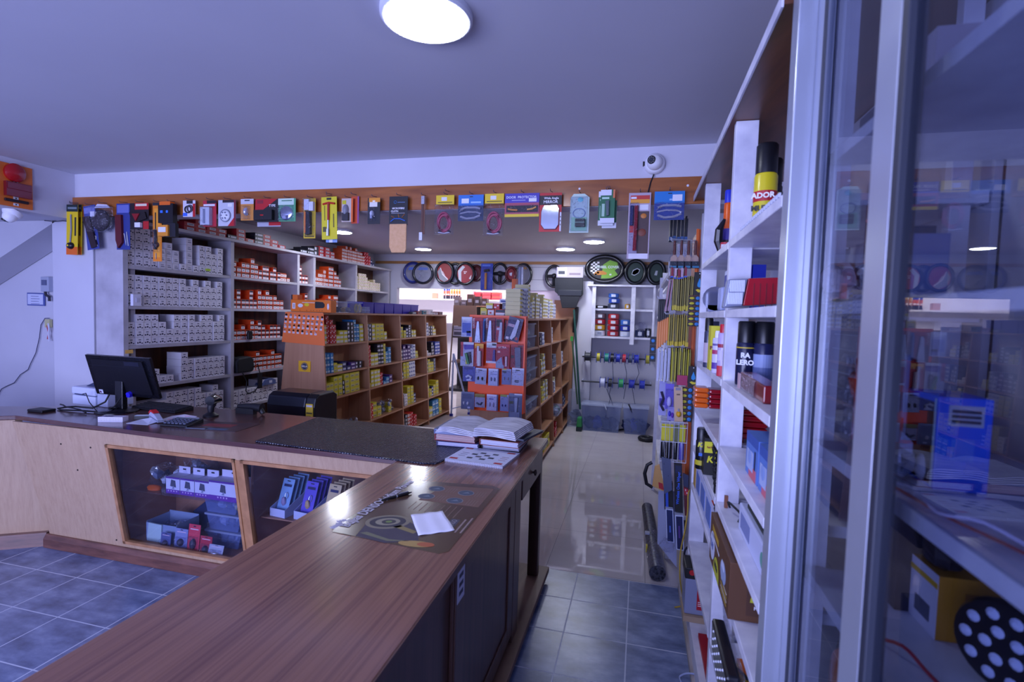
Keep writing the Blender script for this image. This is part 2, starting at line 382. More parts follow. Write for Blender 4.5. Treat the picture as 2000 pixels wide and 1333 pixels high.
MB().box(-.03, .03, -.056, -.051, -.01, .04, '#5c6486').build('dial', mb_)
MB().tube([(-.02, -.03, -.07), (-.015, -.03, -.10), (.03, -.03, -.12), (.03, -.03, -.16)], .012, '#33303c').build('wire_bundle', mb_, smooth=True)
a = at_y(97, 632, 3.69)
so = thing('wall_socket', 'yellowed wall socket with wires on the alcove wall beside the column', 'socket', (a.x, 3.695, a.z))
MB().box(-.03, .03, -.03, 0, -.04, .04, '#c4c092').build('plate', so, bevel=.004)
MB().tube([(.02, -.03, 0), (.035, -.035, -.05), (.02, -.03, -.1), (.03, -.03, -.17)], .007, '#d7d7e8').tube([(.0, -.03, -.02), (.02, -.03, -.09), (.005, -.03, -.15)], .005, '#c04a5a').build('wire', so, smooth=True)
pts = [at_y(x_, y_, 3.685) for x_, y_ in ((95, 622), (88, 622), (80, 635), (77, 660), (70, 690), (60, 710), (55, 722), (40, 732), (28, 748), (12, 755), (3, 760), (-12, 790))]
tag(MB().tube(pts, .0035, '#4a4a66', n=6).build('wall_cable', smooth=True), 'thin dark cable drooping down the left alcove wall from the socket', 'cable')
tag(MB().tube([(-4.32, 3.47, .95), (-4.32, 3.47, 2.39)], .012, '#e4e4f2', n=12).build('conduit_pipe', smooth=True), 'thin white conduit pipe between column and left shelving', 'pipe')
# ---------------------------------------------------------------- counters
TOPC = [(.30, '#42262a'), (.40, '#6e4a42'), (.52, '#8a6252'), (.62, '#785244'), (.75, '#96705e')]
TOP_Y = stripes('walnut_laminate_long', 'y', TOPC, 26, .24, .5, .008)
TOP_X = stripes('walnut_laminate_cross', 'x', [(.3, '#3c2423'), (.55, '#5e3c38'), (.75, '#6d4843')], 30, .22, .35, .008)
PANEL = stripes('pale_oak_laminate', 'z', [(.3, '#a88a70'), (.5, '#b89a7e'), (.7, '#c0a488')], 50, .45, .1, .012)
DARKP = stripes('dark_brown_panel', 'z', [(.3, '#3e2822'), (.5, '#5a3e34'), (.7, '#6c4c40')], 30, .35, .2)
MOULD = noisy('red_brown_moulding', '#54352e', '#7a5044', scale=(1, 1, 6), ns=6, rough=.4, coat=.2)
FRAMEW = noisy('window_trim_wood', '#9c6f4c', '#b9875f', scale=(1, 1, 1), ns=14, rough=.45)
EDGE = mat('#57352c', .35, coat=.2)
ct = thing('countertop', 'long striped walnut worktop of the near counter, running from the camera to the books', 'worktop', (0, 0, 0))
MB().prism([(-1.2, -.35), (-.515, -.35), (-.516, 1.1), (-.53, 2.48), (-.54, 3.18), (-1.2, 3.2)], 'z', .892, .92, TOP_Y).build('top', ct, bevel=.003)
MB().prism([(-.5145, -.35), (-.509, -.35), (-.511, 1.1), (-.525, 2.48), (-.536, 3.18), (-.54, 3.18), (-.5295, 2.48), (-.5155, 1.1)], 'z', .893, .9185, EDGE).build('edge_band', ct)
ct2 = thing('countertop', 'reddish brown worktop of the rear counter that carries the monitor', 'worktop', (0, 0, 0))
MB().prism([(-1.202, 2.43), (-1.202, 3.2), (-3.25, 3.2), (-3.95, 2.92), (-5.5, 2.25), (-5.5, 1.55), (-4.04, 2.50), (-2.8, 2.44)], 'z', .892, .92, TOP_X).build('top', ct2, bevel=.004)

# near counter body: closed part, then the open bay with leg and drawer
nc = thing('counter_cabinet', 'dark brown cabinet body with sliding doors under the near worktop', 'cabinet', (0, 0, 0))
MB().box(-1.16, -1.13, -.3, 2.5, .08, .89, PANEL).box(-1.13, -.60, 2.46, 2.5, .08, .89, DARKP).box(-1.13, -.6, -.3, -.26, .08, .89, DARKP).box(-1.13, -.6, -.26, 2.46, .08, .11, DARKP).build('body', nc)
MB().box(-.59, -.575, -.25, 1.56, .12, .86, DARKP).build('sliding_door', nc)
dr = MB().box(-.575, -.56, 1.56, 2.38, .12, .87, DARKP)
for (y0, y1, z0, z1) in ((1.56, 1.65, .12, .87), (2.29, 2.38, .12, .87), (1.65, 2.29, .12, .2), (1.65, 2.29, .8, .87)): dr.box(-.56, -.552, y0, y1, z0, z1, DARKP)
dr.build('sliding_door', nc, bevel=.003)
MB().box(-.60, -.55, 2.38, 2.5, .08, .89, DARKP).build('end_post', nc, bevel=.003)
MB().box(-.60, -.55, -.3, 2.38, .87, .89, MOULD).build('top_rail', nc)
MB().box(-1.16, -.505, -.3, 3.2, .045, .08, noisy('worn_plinth', '#5d4034', '#8a6a58', scale=(1, .3, 1), ns=9, rough=.5)).build('plinth_board', nc, bevel=.004)
MB().box(-1.12, -.62, -.3, 3.12, 0, .045, '#1c1517').build('kick_board', nc)
MB().box(-.62, -.555, 3.05, 3.11, .08, .89, mat('#38211b', .35, coat=.2)).build('corner_leg', nc, bevel=.006)
dw = MB().box(-1.0, -.552, 2.54, 3.04, .74, .885, DARKP).build('drawer', nc, bevel=.003)
MB().lathe((-.552, 2.79, .815), [(.006, 0), (.006, .006), (.016, .012), (.016, .02), (.004, .024)], '#2b1a16', 'x', 16).build('knob', dw, smooth=True)
MB().box(-1.14, -1.1, 2.5, 3.12, .08, .89, PANEL).build('back_board', nc)
st = MB().box(0, .0015, -.035, .035, -.07, .07, '#cfcfe4')
for k in range(4): st.box(.0015, .002, -.02, .02, -.05 + k * .03, -.035 + k * .03, '#3a3a55')
tag(st.build('paper_sticker', loc=(-.5515, 1.60, .80)), 'white paper sticker on the dark sliding door frame', 'sticker')
tag(MB().prism([(2.56, .082), (2.78, .082), (2.8, .42), (2.54, .42)], 'x', -.80, -.62, '#2a1d1c').build('waste_bin', bevel=.006), 'dark waste bin standing in the open bay under the near counter', 'bin')

# rear counter: display case with two windows, slanting front
rc = thing('display_counter', 'pale wood display counter with slanting front and glass windows', 'counter', (0, 0, 0))
def fy(z): return 2.465 + (.89 - z) * .165
T_ = .018
def slab(m_, x0, x1, z0, z1, mt, a=0, b=T_):
    m_.prism([(fy(z0) - a, z0), (fy(z1) - a, z1), (fy(z1) + b, z1), (fy(z0) + b, z0)], 'x', x0, x1, mt)
fp = MB(); 
fp.add([(-4.02, fy(.89), .89), (-3.22, fy(.89), .89), (-3.22, fy(.09), .09), (-3.9, fy(.09), .09), (-4.02, fy(.89) + T_, .89), (-3.22, fy(.89) + T_, .89), (-3.22, fy(.09) + T_, .09), (-3.9, fy(.09) + T_, .09)],
       [(0, 3, 2, 1), (4, 5, 6, 7), (0, 4, 7, 3), (1, 2, 6, 5), (0, 1, 5, 4), (3, 7, 6, 2)], PANEL)
slab(fp, -3.22, -1.17, .785, .89, PANEL); slab(fp, -3.22, -1.17, .09, .125, PANEL)
fp.build('front_panel', rc)
ft = MB()
for (x0, x1) in ((-3.235, -2.265), (-2.225, -1.17)):
    slab(ft, x0, x1, .785, .805, FRAMEW, .012); slab(ft, x0, x1, .118, .138, FRAMEW, .012); slab(ft, x0, x0 + .022, .118, .805, FRAMEW, .012)
    slab(ft, x1 - .018, x1, .118, .805, FRAMEW, .012)
slab(ft, -2.275, -2.215, .12, .80, FRAMEW, .006)
ft.build('window_trim', rc)
for (x0, x1) in ((-3.215, -2.28), (-2.205, -1.18)):
    g = MB(); slab(g, x0, x1, .14, .783, GLASS, -.006, .009); g.build('glass_pane', rc)
INS = noisy('case_inside_wood', '#9a6a52', '#aa7a60', scale=(4, 1, 1), ns=4, rough=.5)
ib = MB().box(-3.3, -1.17, 3.02, 3.04, .09, .89, INS).box(-3.3, -1.17, 2.62, 3.02, .09, .108, INS).box(-3.3, -3.28, 2.62, 3.02, .108, .89, INS).box(-2.26, -2.24, 2.6, 3.02, .108, .89, INS)
ib.box(-3.98, -3.3, 3.02, 3.04, .09, .89, INS)
ib.build('inside_boards', rc)
MB().box(-3.26, -2.27, 2.64, 3.0, .452, .46, GLASS).build('glass_shelf', rc)
MB().box(-2.22, -1.19, 2.64, 3.0, .40, .408, INS).build('inner_shelf', rc)
MB().prism([(fy(.09) - .03, 0), (fy(.09) - .03, .06), (fy(.09) - .012, .09), (2.72, .09), (2.72, 0)], 'x', -3.92, -1.17, MOULD).build('base_moulding', rc, bevel=.004)
for (x_, z_) in ((-3.62, .77), (-3.37, .77), (-3.52, .6), (-3.3, .13)):
    MB().lathe((x_, fy(z_), z_), [(.006, 0), (.005, -.003)], '#1c1210', 'y', 8).build('screw_head', rc)
# left wing of the counter
lw = thing('counter_wing', 'pale wood counter wing at the left edge of the picture', 'counter', (0, 0, 0))
MB().add([(-4.05, 2.50, .89), (-5.48, 1.6, .89), (-5.48, 1.72, .09), (-3.96, 2.63, .09), (-4.05, 2.54, .89), (-5.48, 1.64, .89), (-5.48, 1.76, .09), (-3.96, 2.67, .09)],
         [(0, 1, 2, 3), (4, 7, 6, 5), (0, 3, 7, 4), (1, 5, 6, 2), (0, 4, 5, 1), (3, 2, 6, 7)], PANEL).build('front_panel', lw)
MB().add([(-3.935, 2.60, .09), (-5.48, 1.66, .09), (-5.48, 1.64, 0), (-3.93, 2.585, 0), (-3.96, 2.72, .09), (-5.48, 1.78, .09), (-5.48, 1.78, 0), (-3.96, 2.72, 0)],
         [(0, 1, 2, 3), (4, 7, 6, 5), (0, 3, 7, 4), (1, 5, 6, 2), (0, 4, 5, 1), (3, 2, 6, 7)], MOULD).build('base_moulding', lw)

# ---------------------------------------------------------------- left wall shelving
SHW = noisy('grey_white_shelf_paint', '#a9a5b0', '#c2bfca', scale=(1, 1, 1), ns=6, rough=.55, bump=.05)
BACKB = noisy('brown_back_board', '#3a2218', '#6a3f26', scale=(1, 6, .5), ns=3, rough=.5)
XS = -4.25
ws = thing('wall_shelving', 'tall grey-white shelving along the left wall filled with part boxes', 'shelving', (0, 0, 0))
POSTS = [3.435, 4.61, 5.70, 6.03, 7.07, 8.12]
for p in POSTS: MB().box(XS - .3, XS, p - .022, p + .022, 0, 2.385, SHW).build('post', ws)
LV = [.60, .965, 1.33, 1.675, 2.02]
for i in range(5):
    for z in LV + [.2]:
        MB().box(XS - .3, XS - .004, POSTS[i] + .023, POSTS[i + 1] - .023, z - .028, z, SHW).build('shelf', ws)
MB().box(XS - .33, XS + .02, POSTS[0] - .03, POSTS[-1] + .05, 2.385, 2.412, SHW).build('top_board', ws)
MB().box(XS - .315, XS - .301, POSTS[0], POSTS[-1], 0, 2.385, BACKB).build('back_panel', ws)

# ---------------------------------------------------------------- island shelves (gondolas)
BEECH = stripes('beech_laminate', 'z', [(.3, '#a8785a'), (.5, '#b88868'), (.7, '#c09272')], 22, .45, .1)
BEECHD = stripes('beech_laminate_cross', 'y', [(.3, '#a07456'), (.5, '#b08060'), (.7, '#ba8c6a')], 22, .45, .1)
def island(label, xt, xb, y0, divs, zs, top, wt, wb):
    """xt/xb: open face x at top and base; shelves open towards +x"""
    t = thing('island_shelf', label, 'shelf unit', (0, 0, 0))
    def fx(z): return xb + (xt - xb) * z / top
    def lx(z): return (xb - wb) + ((xt - wt) - (xb - wb)) * z / top
    for i, y in enumerate(divs):
        MB().prism([(lx(0), 0), (fx(0), 0), (fx(top), top), (lx(top), top)], 'y', y - .011, y + .011, BEECH).build('end_panel' if i in (0, len(divs) - 1) else 'divider', t)
    for i in range(len(divs) - 1):
        for z in zs:
            MB().box((lx(z) + fx(z)) / 2, fx(z) - .004, divs[i] + .0115, divs[i + 1] - .0115, z - .02, z, BEECHD).build('shelf', t)
    MB().box(lx(top) - .01, fx(top) + .01, divs[0] - .015, divs[-1] + .015, top, top + .02, BEECHD).build('top_board', t)
    c0 = (lx(.5) + fx(.5)) / 2
    MB().box(c0 - .008, c0 + .002, divs[0] + .0115, divs[-1] - .0115, .06, top - .002, BEECH).build('back_panel', t)
    return fx
fxA = island('left wooden island shelf with the orange sample sheet on its end', -3.12, -3.02, 4.57, [4.57, 5.43, 6.28, 7.12, 7.96], [.08, .40, .775, 1.03, 1.335], 1.64, .40, .66)
fxB = island('right wooden island shelf behind the orange blister rack', -1.12, -1.02, 4.9, [4.92, 5.70, 6.53, 7.32, 8.12], [.08, .35, .67, .995, 1.345], 1.64, .44, .68)
ci = thing('island_shelf', 'tall wooden island shelf seen through the opening to the bright room', 'shelf unit', (0, 0, 0))
BB = at_y(888, 596, 10.4)
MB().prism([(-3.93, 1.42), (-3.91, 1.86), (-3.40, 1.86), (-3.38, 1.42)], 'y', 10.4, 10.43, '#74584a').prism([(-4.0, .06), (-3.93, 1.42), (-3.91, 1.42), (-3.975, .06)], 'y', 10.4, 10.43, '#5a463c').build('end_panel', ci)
MB().box(-3.96, -3.1, 10.85, 10.87, .06, 1.84, '#1a1618').box(-3.93, -3.1, 10.41, 10.85, .62, .66, '#6a5244').box(-3.93, -3.1, 10.41, 10.85, 1.16, 1.195, '#3a302c').build('inner_boards', ci)  # black sheet behind the boards: shade of the open interior put into its colour
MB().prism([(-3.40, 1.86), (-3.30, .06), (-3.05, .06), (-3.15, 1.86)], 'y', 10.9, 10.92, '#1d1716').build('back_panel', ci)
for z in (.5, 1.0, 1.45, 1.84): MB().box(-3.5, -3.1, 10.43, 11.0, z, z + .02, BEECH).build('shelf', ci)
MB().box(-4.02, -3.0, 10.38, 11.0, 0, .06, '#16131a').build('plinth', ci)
# sheet with sample grommets on the island's end
sh = thing('sample_sheet', 'salmon-orange sheet with rows of small black grommet samples on white tags', 'display board', (0, 4.555, 0))
MB().add([(-3.545, -.006, 1.655), (-3.10, -.006, 1.655), (-3.08, -.006, 1.325), (-3.585, -.006, 1.345), (-3.545, 0, 1.655), (-3.10, 0, 1.655), (-3.08, 0, 1.325), (-3.585, 0, 1.345)],
         [(0, 3, 2, 1), (4, 5, 6, 7), (0, 4, 7, 3), (1, 2, 6, 5), (0, 1, 5, 4), (3, 7, 6, 2)], mat('#f07838', .5)).build('sheet', sh)
rs_ = random.Random(3)
for r in range(4):
    for c in range(9):
        if r == 3 and c == 8: continue
        x_ = -3.53 + c * .052 - r * .006 + rs_.uniform(-.003, .003); z_ = 1.628 - r * .052 - c * .002
        s_ = MB().box(x_ - .013, x_ + .013, -.008, -.0062, z_ - .03, z_ - .012, '#e6e0ea').box(x_ - .009, x_ + .009, -.0085, -.0081, z_ - .022, z_ - .019, '#7a7488')
        s_.lathe((x_, -.0065, z_), [(rs_.choice([.007, .010, .013]), 0), (.006, -.012), (.002, -.014)], rs_.choice(['#141214', '#141214', '#141214', '#8e8892', '#c8b8c0']), 'y', 10)
        s_.build('grommet_sample', sh)
# yellow oval-logo sticker
a = at_y(595, 716, 4.555)
hs_ = thing('logo_sticker', 'square yellow sticker with an oval logo on the island shelf end', 'sticker', (a.x, 4.555, a.z))
MB().box(-.07, .07, -.003, 0, -.055, .055, '#f0b820').build('sticker_sheet', hs_)
MB().lathe((0, 0, 0), [(.040, -.0032), (.040, -.004)], '#20305c', 'y', 28).lathe((0, 0, 0), [(.034, -.0041), (.034, -.0046)], '#f0c840', 'y', 28).lathe((0, 0, 0), [(.031, -.0047), (.031, -.005)], '#20305c', 'y', 28).build('oval_logo', hs_)
text('HELLA', .024, '#f4ecd0', 'lettering', hs_, (0, -.0056, 0), bold=.0006)
# blades case behind the rear counter
bc = thing('machine_cover', 'black rounded machine cover with yellow sticker, standing behind the rear counter', 'machine', (0, 0, 0))
a = at_y(540, 762, 3.7); b = at_y(632, 762, 3.7)
prof = [(3.62, .55), (3.58, .9), (3.60, .975), (3.65, 1.0), (3.85, 1.0), (3.9, .97), (3.9, .55)]
MB().prism(prof, 'x', a.x, b.x - .09, mat('#1c1e2a', .3, .3)).build('cover', bc, bevel=.012)
MB().prism(prof, 'x', b.x - .089, b.x, mat('#14151c', .4)).build('side_cap', bc, bevel=.01)
MB().box(b.x - .075, b.x - .012, 3.574, 3.582, .80, .93, '#d8b93c').box(b.x - .07, b.x - .017, 3.572, 3.574, .905, .92, '#c8c8dc').box(b.x - .07, b.x - .017, 3.572, 3.574, .85, .86, '#4a4430').box(b.x - .07, b.x - .03, 3.572, 3.574, .82, .83, '#4a4430').build('sticker', bc)
MB().box(a.x + .1, b.x - .1, 3.66, 3.86, 0, .55, '#16161c').build('stand', bc)
# ---------------------------------------------------------------- white open shelving on the right
XF = .31
rw = thing('open_shelving', 'white painted wooden open shelving on the right, next to the glass cabinet', 'shelving', (0, 0, 0))
def post(x0, x1, y0, y1, z0, z1, par=rw): MB().box(x0, x1, y0, y1, z0, z1, WHITEP).build('post', par, bevel=.002)
RLV = [.47, .80, 1.01, 1.225, 1.475, 1.74, 2.0]
for (y0, y1) in ((2.06, 2.10), (2.96, 3.0)):
    post(.312, .39, y0, y1, .03, 2.435)
for y in (1.36, 2.97): post(.66, .70, y, y + .03, .03, 2.435)
for z in RLV:
    MB().box(.31, .72, 1.335, 2.057, z - .028, z, WHITEP).build('shelf', rw, bevel=.002)
    MB().box(.31, .72, 2.103, 2.957, z - .028, z, WHITEP).build('shelf', rw, bevel=.002)
TOPB = noisy('brown_stained_ply', '#4a2a1c', '#7a4a2e', scale=(2, .4, 1), ns=4, rough=.35, dist=1.5)
MB().box(.292, .75, 1.335, 3.372, 2.436, 2.455, TOPB).build('top_board', rw)
MB().box(.286, .2915, 1.335, 3.372, 2.43, 2.462, WHITEP).build('front_edge', rw)
MB().box(.725, .74, 1.335, 3.0, .03, 2.43, WALLG).build('back_panel', rw)
MB().box(.30, .36, 1.335, 3.33, .0, .03, noisy('worn_kerb', '#8a8078', '#c4bcc0', scale=(3, .5, 1), ns=5)).build('kerb', rw)
MB().box(.315, .60, 2.13, 2.955, .031, .118, WHITEP).build('low_plinth', rw)
post(.36, .39, 3.28, 3.32, .031, 2.43)

# ---------------------------------------------------------------- aluminium glass cabinet, nearest on the right
ALU = mat('#b6bccc', .32, .55)
ALUD = mat('#2c303e', .5)
gc = thing('glass_cabinet', 'tall aluminium cabinet with sliding glass doors, nearest on the right', 'cabinet', (0, 0, 0))
MB().box(.31, .36, 1.275, 1.33, 0, 2.47, ALU).box(.362, .372, 1.25, 1.33, 0, 2.47, ALUD).build('corner_jamb', gc, bevel=.003)
MB().box(.31, .345, -.55, 1.274, 2.43, 2.47, ALU).box(.352, .40, -.55, 1.274, 2.44, 2.47, ALU).build('top_rail', gc, bevel=.002)
MB().box(.31, .39, -.55, 1.274, 0, .06, ALU).build('bottom_rail', gc)
d1 = MB().box(.348, .368, 1.225, 1.272, .062, 2.428, ALU).box(.348, .368, .86, .90, .062, 2.428, ALU).box(.348, .368, .9, 1.225, 2.39, 2.428, ALU).box(.348, .368, .9, 1.225, .062, .12, ALU).box(.346, .3475, 1.205, 1.2249, .062, 2.428, ALUD).build('sliding_door', gc, bevel=.002)
MB().box(.357, .361, .9, 1.225, .12, 2.39, GLASS2).build('glass', d1)
d2 = MB().box(.316, .340, .795, .862, .062, 2.428, ALU).box(.316, .34, .776, .7945, .062, 2.428, ALUD).box(.316, .340, -.5, .776, 2.39, 2.428, ALU).box(.316, .34, -.5, .776, .062, .12, ALU).build('sliding_door', gc, bevel=.002)
MB().box(.326, .330, -.5, .776, .12, 2.39, GLASS2).build('glass', d2)
GSH = [.42, .80, 1.15, 1.44, 1.745, 2.07]
for z in GSH: MB().box(.385, .74, -.5, 1.27, z - .025, z, WHITEP).build('shelf', gc, bevel=.002)
MB().box(.31, .74, -.56, -.552, .06, 2.43, WALLG).build('light_block_panel', gc)  # unseen end panel, added to keep the daylight out of the cabinet
MB().box(.385, .43, 1.274, 1.325, .06, 2.43, WHITEP).build('inner_post', gc)
MB().box(.74, .755, -.5, 1.325, .06, 2.43, WALLG).build('back_panel', gc)

# ---------------------------------------------------------------- second white shelving further back on the right
r2 = thing('rear_shelving', 'white shelving along the right wall behind the hanging racks', 'shelving', (0, 0, 0))
for y in (4.3, 5.6, 7.0): MB().box(.26, .34, y, y + .04, 0, 2.3, WHITEP).build('post', r2)
for z in (.1, .5, .9, 1.3, 1.7, 2.05): MB().box(.26, .74, 4.3, 7.04, z - .025, z, WHITEP).build('shelf', r2)
post(.235, .275, 3.72, 3.76, 0, 2.0, r2); post(.17, .2, 5.2, 5.24, .0, 2.1, r2)
MB().box(.18, .22, 3.74, 6.0, 2.0, 2.03, WHITEP).build('rail', r2)
MB().box(.18, .22, 3.74, 6.0, 1.70, 1.725, WHITEP).build('rail', r2)

# ---------------------------------------------------------------- white shelf for tape at the far wall
fs = thing('far_wall_shelf', 'white wall shelf with compartments full of wire coils at the far end', 'shelf', (0, 0, 0))
MB().box(-.80, .20, 7.84, 8.195, 2.165, 2.19, WHITEP).build('top_board', fs)
for (x0, x1) in ((-.725, -.67), (-.145, -.085)): MB().box(x0, x1, 7.86, 7.9, 1.30 if x0 > -.5 else 1.38, 2.164, WHITEP).build('post', fs)
for z in (1.83, 1.41): MB().box(-.72, .20, 7.9, 8.195, z - .03, z, WHITEP).build('shelf', fs)
MB().box(.17, .20, 7.86, 7.9, 1.38, 2.164, WHITEP).build('post', fs)
struct(MB().box(-1.0, -.73, 8.05, 8.195, 0, 2.25, WALL).build('trim_2'))
tag(MB().box(-1.35, -1.02, 8.145, 8.175, 0, 1.95, '#b88868').build('wooden_board'), 'bare tan board leaning behind the broom at the far wall', 'board')
struct(MB().box(-4.55, .70, 8.18, 8.2, 2.52, 2.565, noisy('rail_pine', '#8f6438', '#b07d48', scale=(.3, 1, 1), ns=5)).build('trim_3'))

# ---------------------------------------------------------------- a maker for packs on cards (local: x right, z down from the top, -y towards the viewer)
def layer(b, L, w, h):
    k = L[0]
    def X(u): return -w / 2 + u * w
    def Z(v): return -v * h
    if k == 'b': b.box(X(L[1]), X(L[3]), -L[5] - .0032, -.0032 if L[5] > .004 else -.0031, Z(L[4]), Z(L[2]), L[6])
    elif k == 'e': b.dome((X(L[1]), -.0032, Z(L[2])), L[3] * w, L[4] * h, L[5], L[6])
    elif k == 'r':
        R = L[3] * w; RZ_ = L[4] * h
        b.tube([(X(L[1]) + R * math.cos(2 * PI * i / 22), -.004 - L[5], Z(L[2]) + RZ_ * math.sin(2 * PI * i / 22)) for i in range(22)], L[5], L[6], n=6, closed=True)
    elif k == 'l': b.tube([(X(u), -.004 - L[2], Z(v)) for u, v in L[1]], L[2], L[3], n=7)
    elif k == 'p': b.prism([(X(u), Z(v)) for u, v in L[1]], 'y', -.0032 - L[2], -.0032, L[3])
def pack(name, label, cat, loc, w, h, card, parts=(), texts=(), rz=0, group=None, tilt=0, roll=0, cut=None, marks=()):
    t = thing(name, label, cat, loc, rz, group); t.rotation_euler = (tilt, roll, rz)
    b = MB()
    if card: b.prism(cut and [(-w / 2 + u * w, -v * h) for u, v in cut] or [(-w / 2, 0), (w / 2, 0), (w / 2, -h), (-w / 2, -h)], 'y', -.003, 0, card)
    for L in marks: layer(b, L, w, h)
    if card: b.build('card', t)
    elif marks: b.build('body', t)
    for p in parts:
        pb = MB()
        for L in p[1:]: layer(pb, L, w, h)
        pb.build(p[0], t, smooth=any(L[0] in 'erl' for L in p[1:]))
    for (s, u, v, size, c, *r) in texts:
        text(s, size, c, 'lettering', t, (-w / 2 + u * w, -.0045, -v * h), (PI / 2, r[0] if r else 0, 0), bold=.0004, ext=.0004)
    return t
CHR = mat('#d8dbe8', .22, .65); BLK = mat('#15151b', .35); DKB = mat('#20243c', .4); WHT = mat('#e6e6f0', .5); SIL = mat('#9298ac', .35, .3)
MIRR = mat('#cfd6e4', .04, 1.0)
def rect(x0, x1, y0, y1, y):
    a = at_y(x0, y0, y); b = at_y(x1, y0, y); c = at_y((x0 + x1) / 2, y1, y); m_ = (a + b) / 2
    return (m_.x, y, m_.z), b.x - a.x, m_.z - c.z
LB = 'on the shop board'
def hang(name, label, cat, x0, x1, y0, y1, card, parts=(), texts=(), d=3.345, **k):
    loc, w_, h_ = rect(x0, x1, y0, y1, d)
    t = pack(name, label, cat, loc, w_, h_, card, parts, texts, **k)
    HOOKX.append((loc[0], loc[2]))
    return t
YL = '#e8c81c'; OR = '#e86a1c'; RE = '#b81c24'; BL = '#2858b8'; GR = '#1e7a4a'; PU = '#4a3ab0'
# 1, 2 tyre levers on yellow-orange cards
for i, (x0, x1, d) in enumerate(((131, 153, 3.335), (143, 161, 3.375))):
    hang('tool_card', ['front one of two long yellow cards with a chrome lever, far left of the board', 'rear one of two long yellow cards, showing to the right of the front one'][i], 'tool', x0, x1, 400, 498, YL,
         [('lever', ('l', [(.45, .2), (.5, .5), (.42, .75)], .006, SIL)), ('lever_head', ('e', .42, .82, .3, .07, .03, BLK), ('e', .42, .82, .16, .04, .034, YL))],
         marks=[('b', 0, 0, 1, .14, .0008, '#1c2a2e'), ('b', 0, .84, 1, 1, .0008, OR), ('b', .1, .05, .9, .09, .0012, '#7a8a90'), ('b', .72, .25, .86, .62, .001, '#2a2a22')], d=d, roll=.03)
hang('strap_pack', 'blue-headed pack holding a long dark strap, right of the yellow lever cards', 'pack', 163, 186, 402, 488, '#3c4a98',
     [('strap', ('p', [(0, .25), (.55, .25), (.95, .95), (.5, .98)], .018, '#2a1822')), ('clip', ('l', [(.6, .7), (.9, .72), (.8, .85), (.95, .95)], .005, CHR))], marks=[('b', .05, .04, .95, .17, .001, '#8088c8')], roll=-.12)
hang('fan_bag', 'round dark mesh disc in a clear bag, third item from the left', 'fan', 181, 221, 399, 454, None,
     [('disc', ('e', .46, .58, .42, .36, .05, mat('#2c2430', .5)), ('r', .46, .58, .42, .36, .006, BLK)), ('price_tag', ('b', .2, .3, .4, .48, .052, WHT)),
      ('bag', ('b', .0, .12, 1, 1, .056, CLEAR), ('p', [(.3, 0), (.75, .03), (.9, .14), (.15, .14)], .01, '#d8d8ea'))])
hang('strap_pack', 'blue-headed pack with a long dark red strip and cord, fourth from the left', 'pack', 228, 254, 398, 488, '#32408a',
     [('strip', ('p', [(.05, .25), (.5, .25), (.55, .85), (.25, .97), (.08, .8)], .02, '#5a1420')), ('cord', ('l', [(.6, .65), (.75, .9), (.8, .62), (.92, .92)], .004, '#c8ccd8'))], marks=[('b', .06, .03, .94, .2, .001, '#6a74c0')])
hang('triangle_pack', 'red and black pack with a red warning triangle under film', 'pack', 255, 291, 397, 448, '#1e1820',
     [('reflector', ('p', [(.2, .42), (.6, .42), (.4, .7)], .02, '#8a1420'), ('p', [(.0, .35), (.85, .35), (.95, .6), (.5, .72), (.1, .6)], .012, '#191318')), ('price_label', ('b', .35, .76, .65, .94, .02, WHT))],
     marks=[('b', .25, 0, 1, .25, .001, RE), ('b', .3, .03, .9, .12, .0015, '#e8d8c0'), ('b', .7, .7, 1, 1, .001, RE)])
hang('screwdriver_card', 'long narrow orange card with a black-handled screwdriver', 'screwdriver', 299, 316, 396, 511, '#e8861c',
     [('blade', ('l', [(.35, .17), (.35, .47)], .004, '#33303a'), ('l', [(.4, .86), (.4, .96)], .003, SIL)), ('handle', ('l', [(.4, .47), (.45, .6), (.42, .8)], .013, '#1a1b22'), ('e', .45, .72, .3, .05, .03, '#2a1a20')), ('bubble', ('b', .12, .46, .85, .84, .034, CLEAR))],
     marks=[('b', 0, 0, 1, .05, .001, '#2a2c34'), ('b', .16, .1, .84, .93, .001, '#f0a030')])
hang('bit_case', 'black socket case with orange header and price stickers', 'tool case', 318, 350, 396, 465, None,
     [('case', ('b', .0, .06, .9, .6, .04, BLK), ('b', .25, .6, .98, .98, .03, '#1b1c26')), ('header', ('b', .1, 0, .75, .1, .042, OR)), ('lower_label', ('b', 0, .66, .62, .97, .045, '#e0902c'), ('b', .05, .72, .5, .86, .047, WHT)),
      ('blue_light', ('b', .15, .25, .3, .32, .043, '#3c7ae8'), ('b', .5, .25, .62, .32, .043, '#3c7ae8')), ('socket', ('r', .25, .45, .12, .06, .006, '#30323e'), ('r', .6, .45, .12, .06, .006, '#30323e'))])
hang('coil_pack', 'small white pack with a dark coil, above the red boxes', 'pack', 358, 382, 392, 424, '#d8d4e0',
     [('coil', ('r', .45, .55, .25, .2, .005, '#2a2a34'), ('r', .6, .5, .2, .2, .005, '#54505c'))], marks=[('b', .3, 0, .8, .2, .001, '#2a2630'), ('b', .8, .2, 1, 1, .001, RE), ('b', 0, .75, .35, .95, .001, '#3a6ae0')])
hang('lamp_pack', 'silver strip lamp pack with red edge, left of the round lamp pack', 'lamp', 397, 423, 392, 443, '#b8283a',
     [('strip_lamp', ('b', .02, .28, .7, .95, .03, '#c8ccd8'), ('b', .25, .35, .4, .9, .034, SIL)), ('bubble', ('b', 0, .25, .76, .98, .038, CLEAR))], marks=[('b', .3, 0, 1, .12, .001, '#241c26'), ('b', .05, .14, .9, .22, .001, '#e0e0ea')])
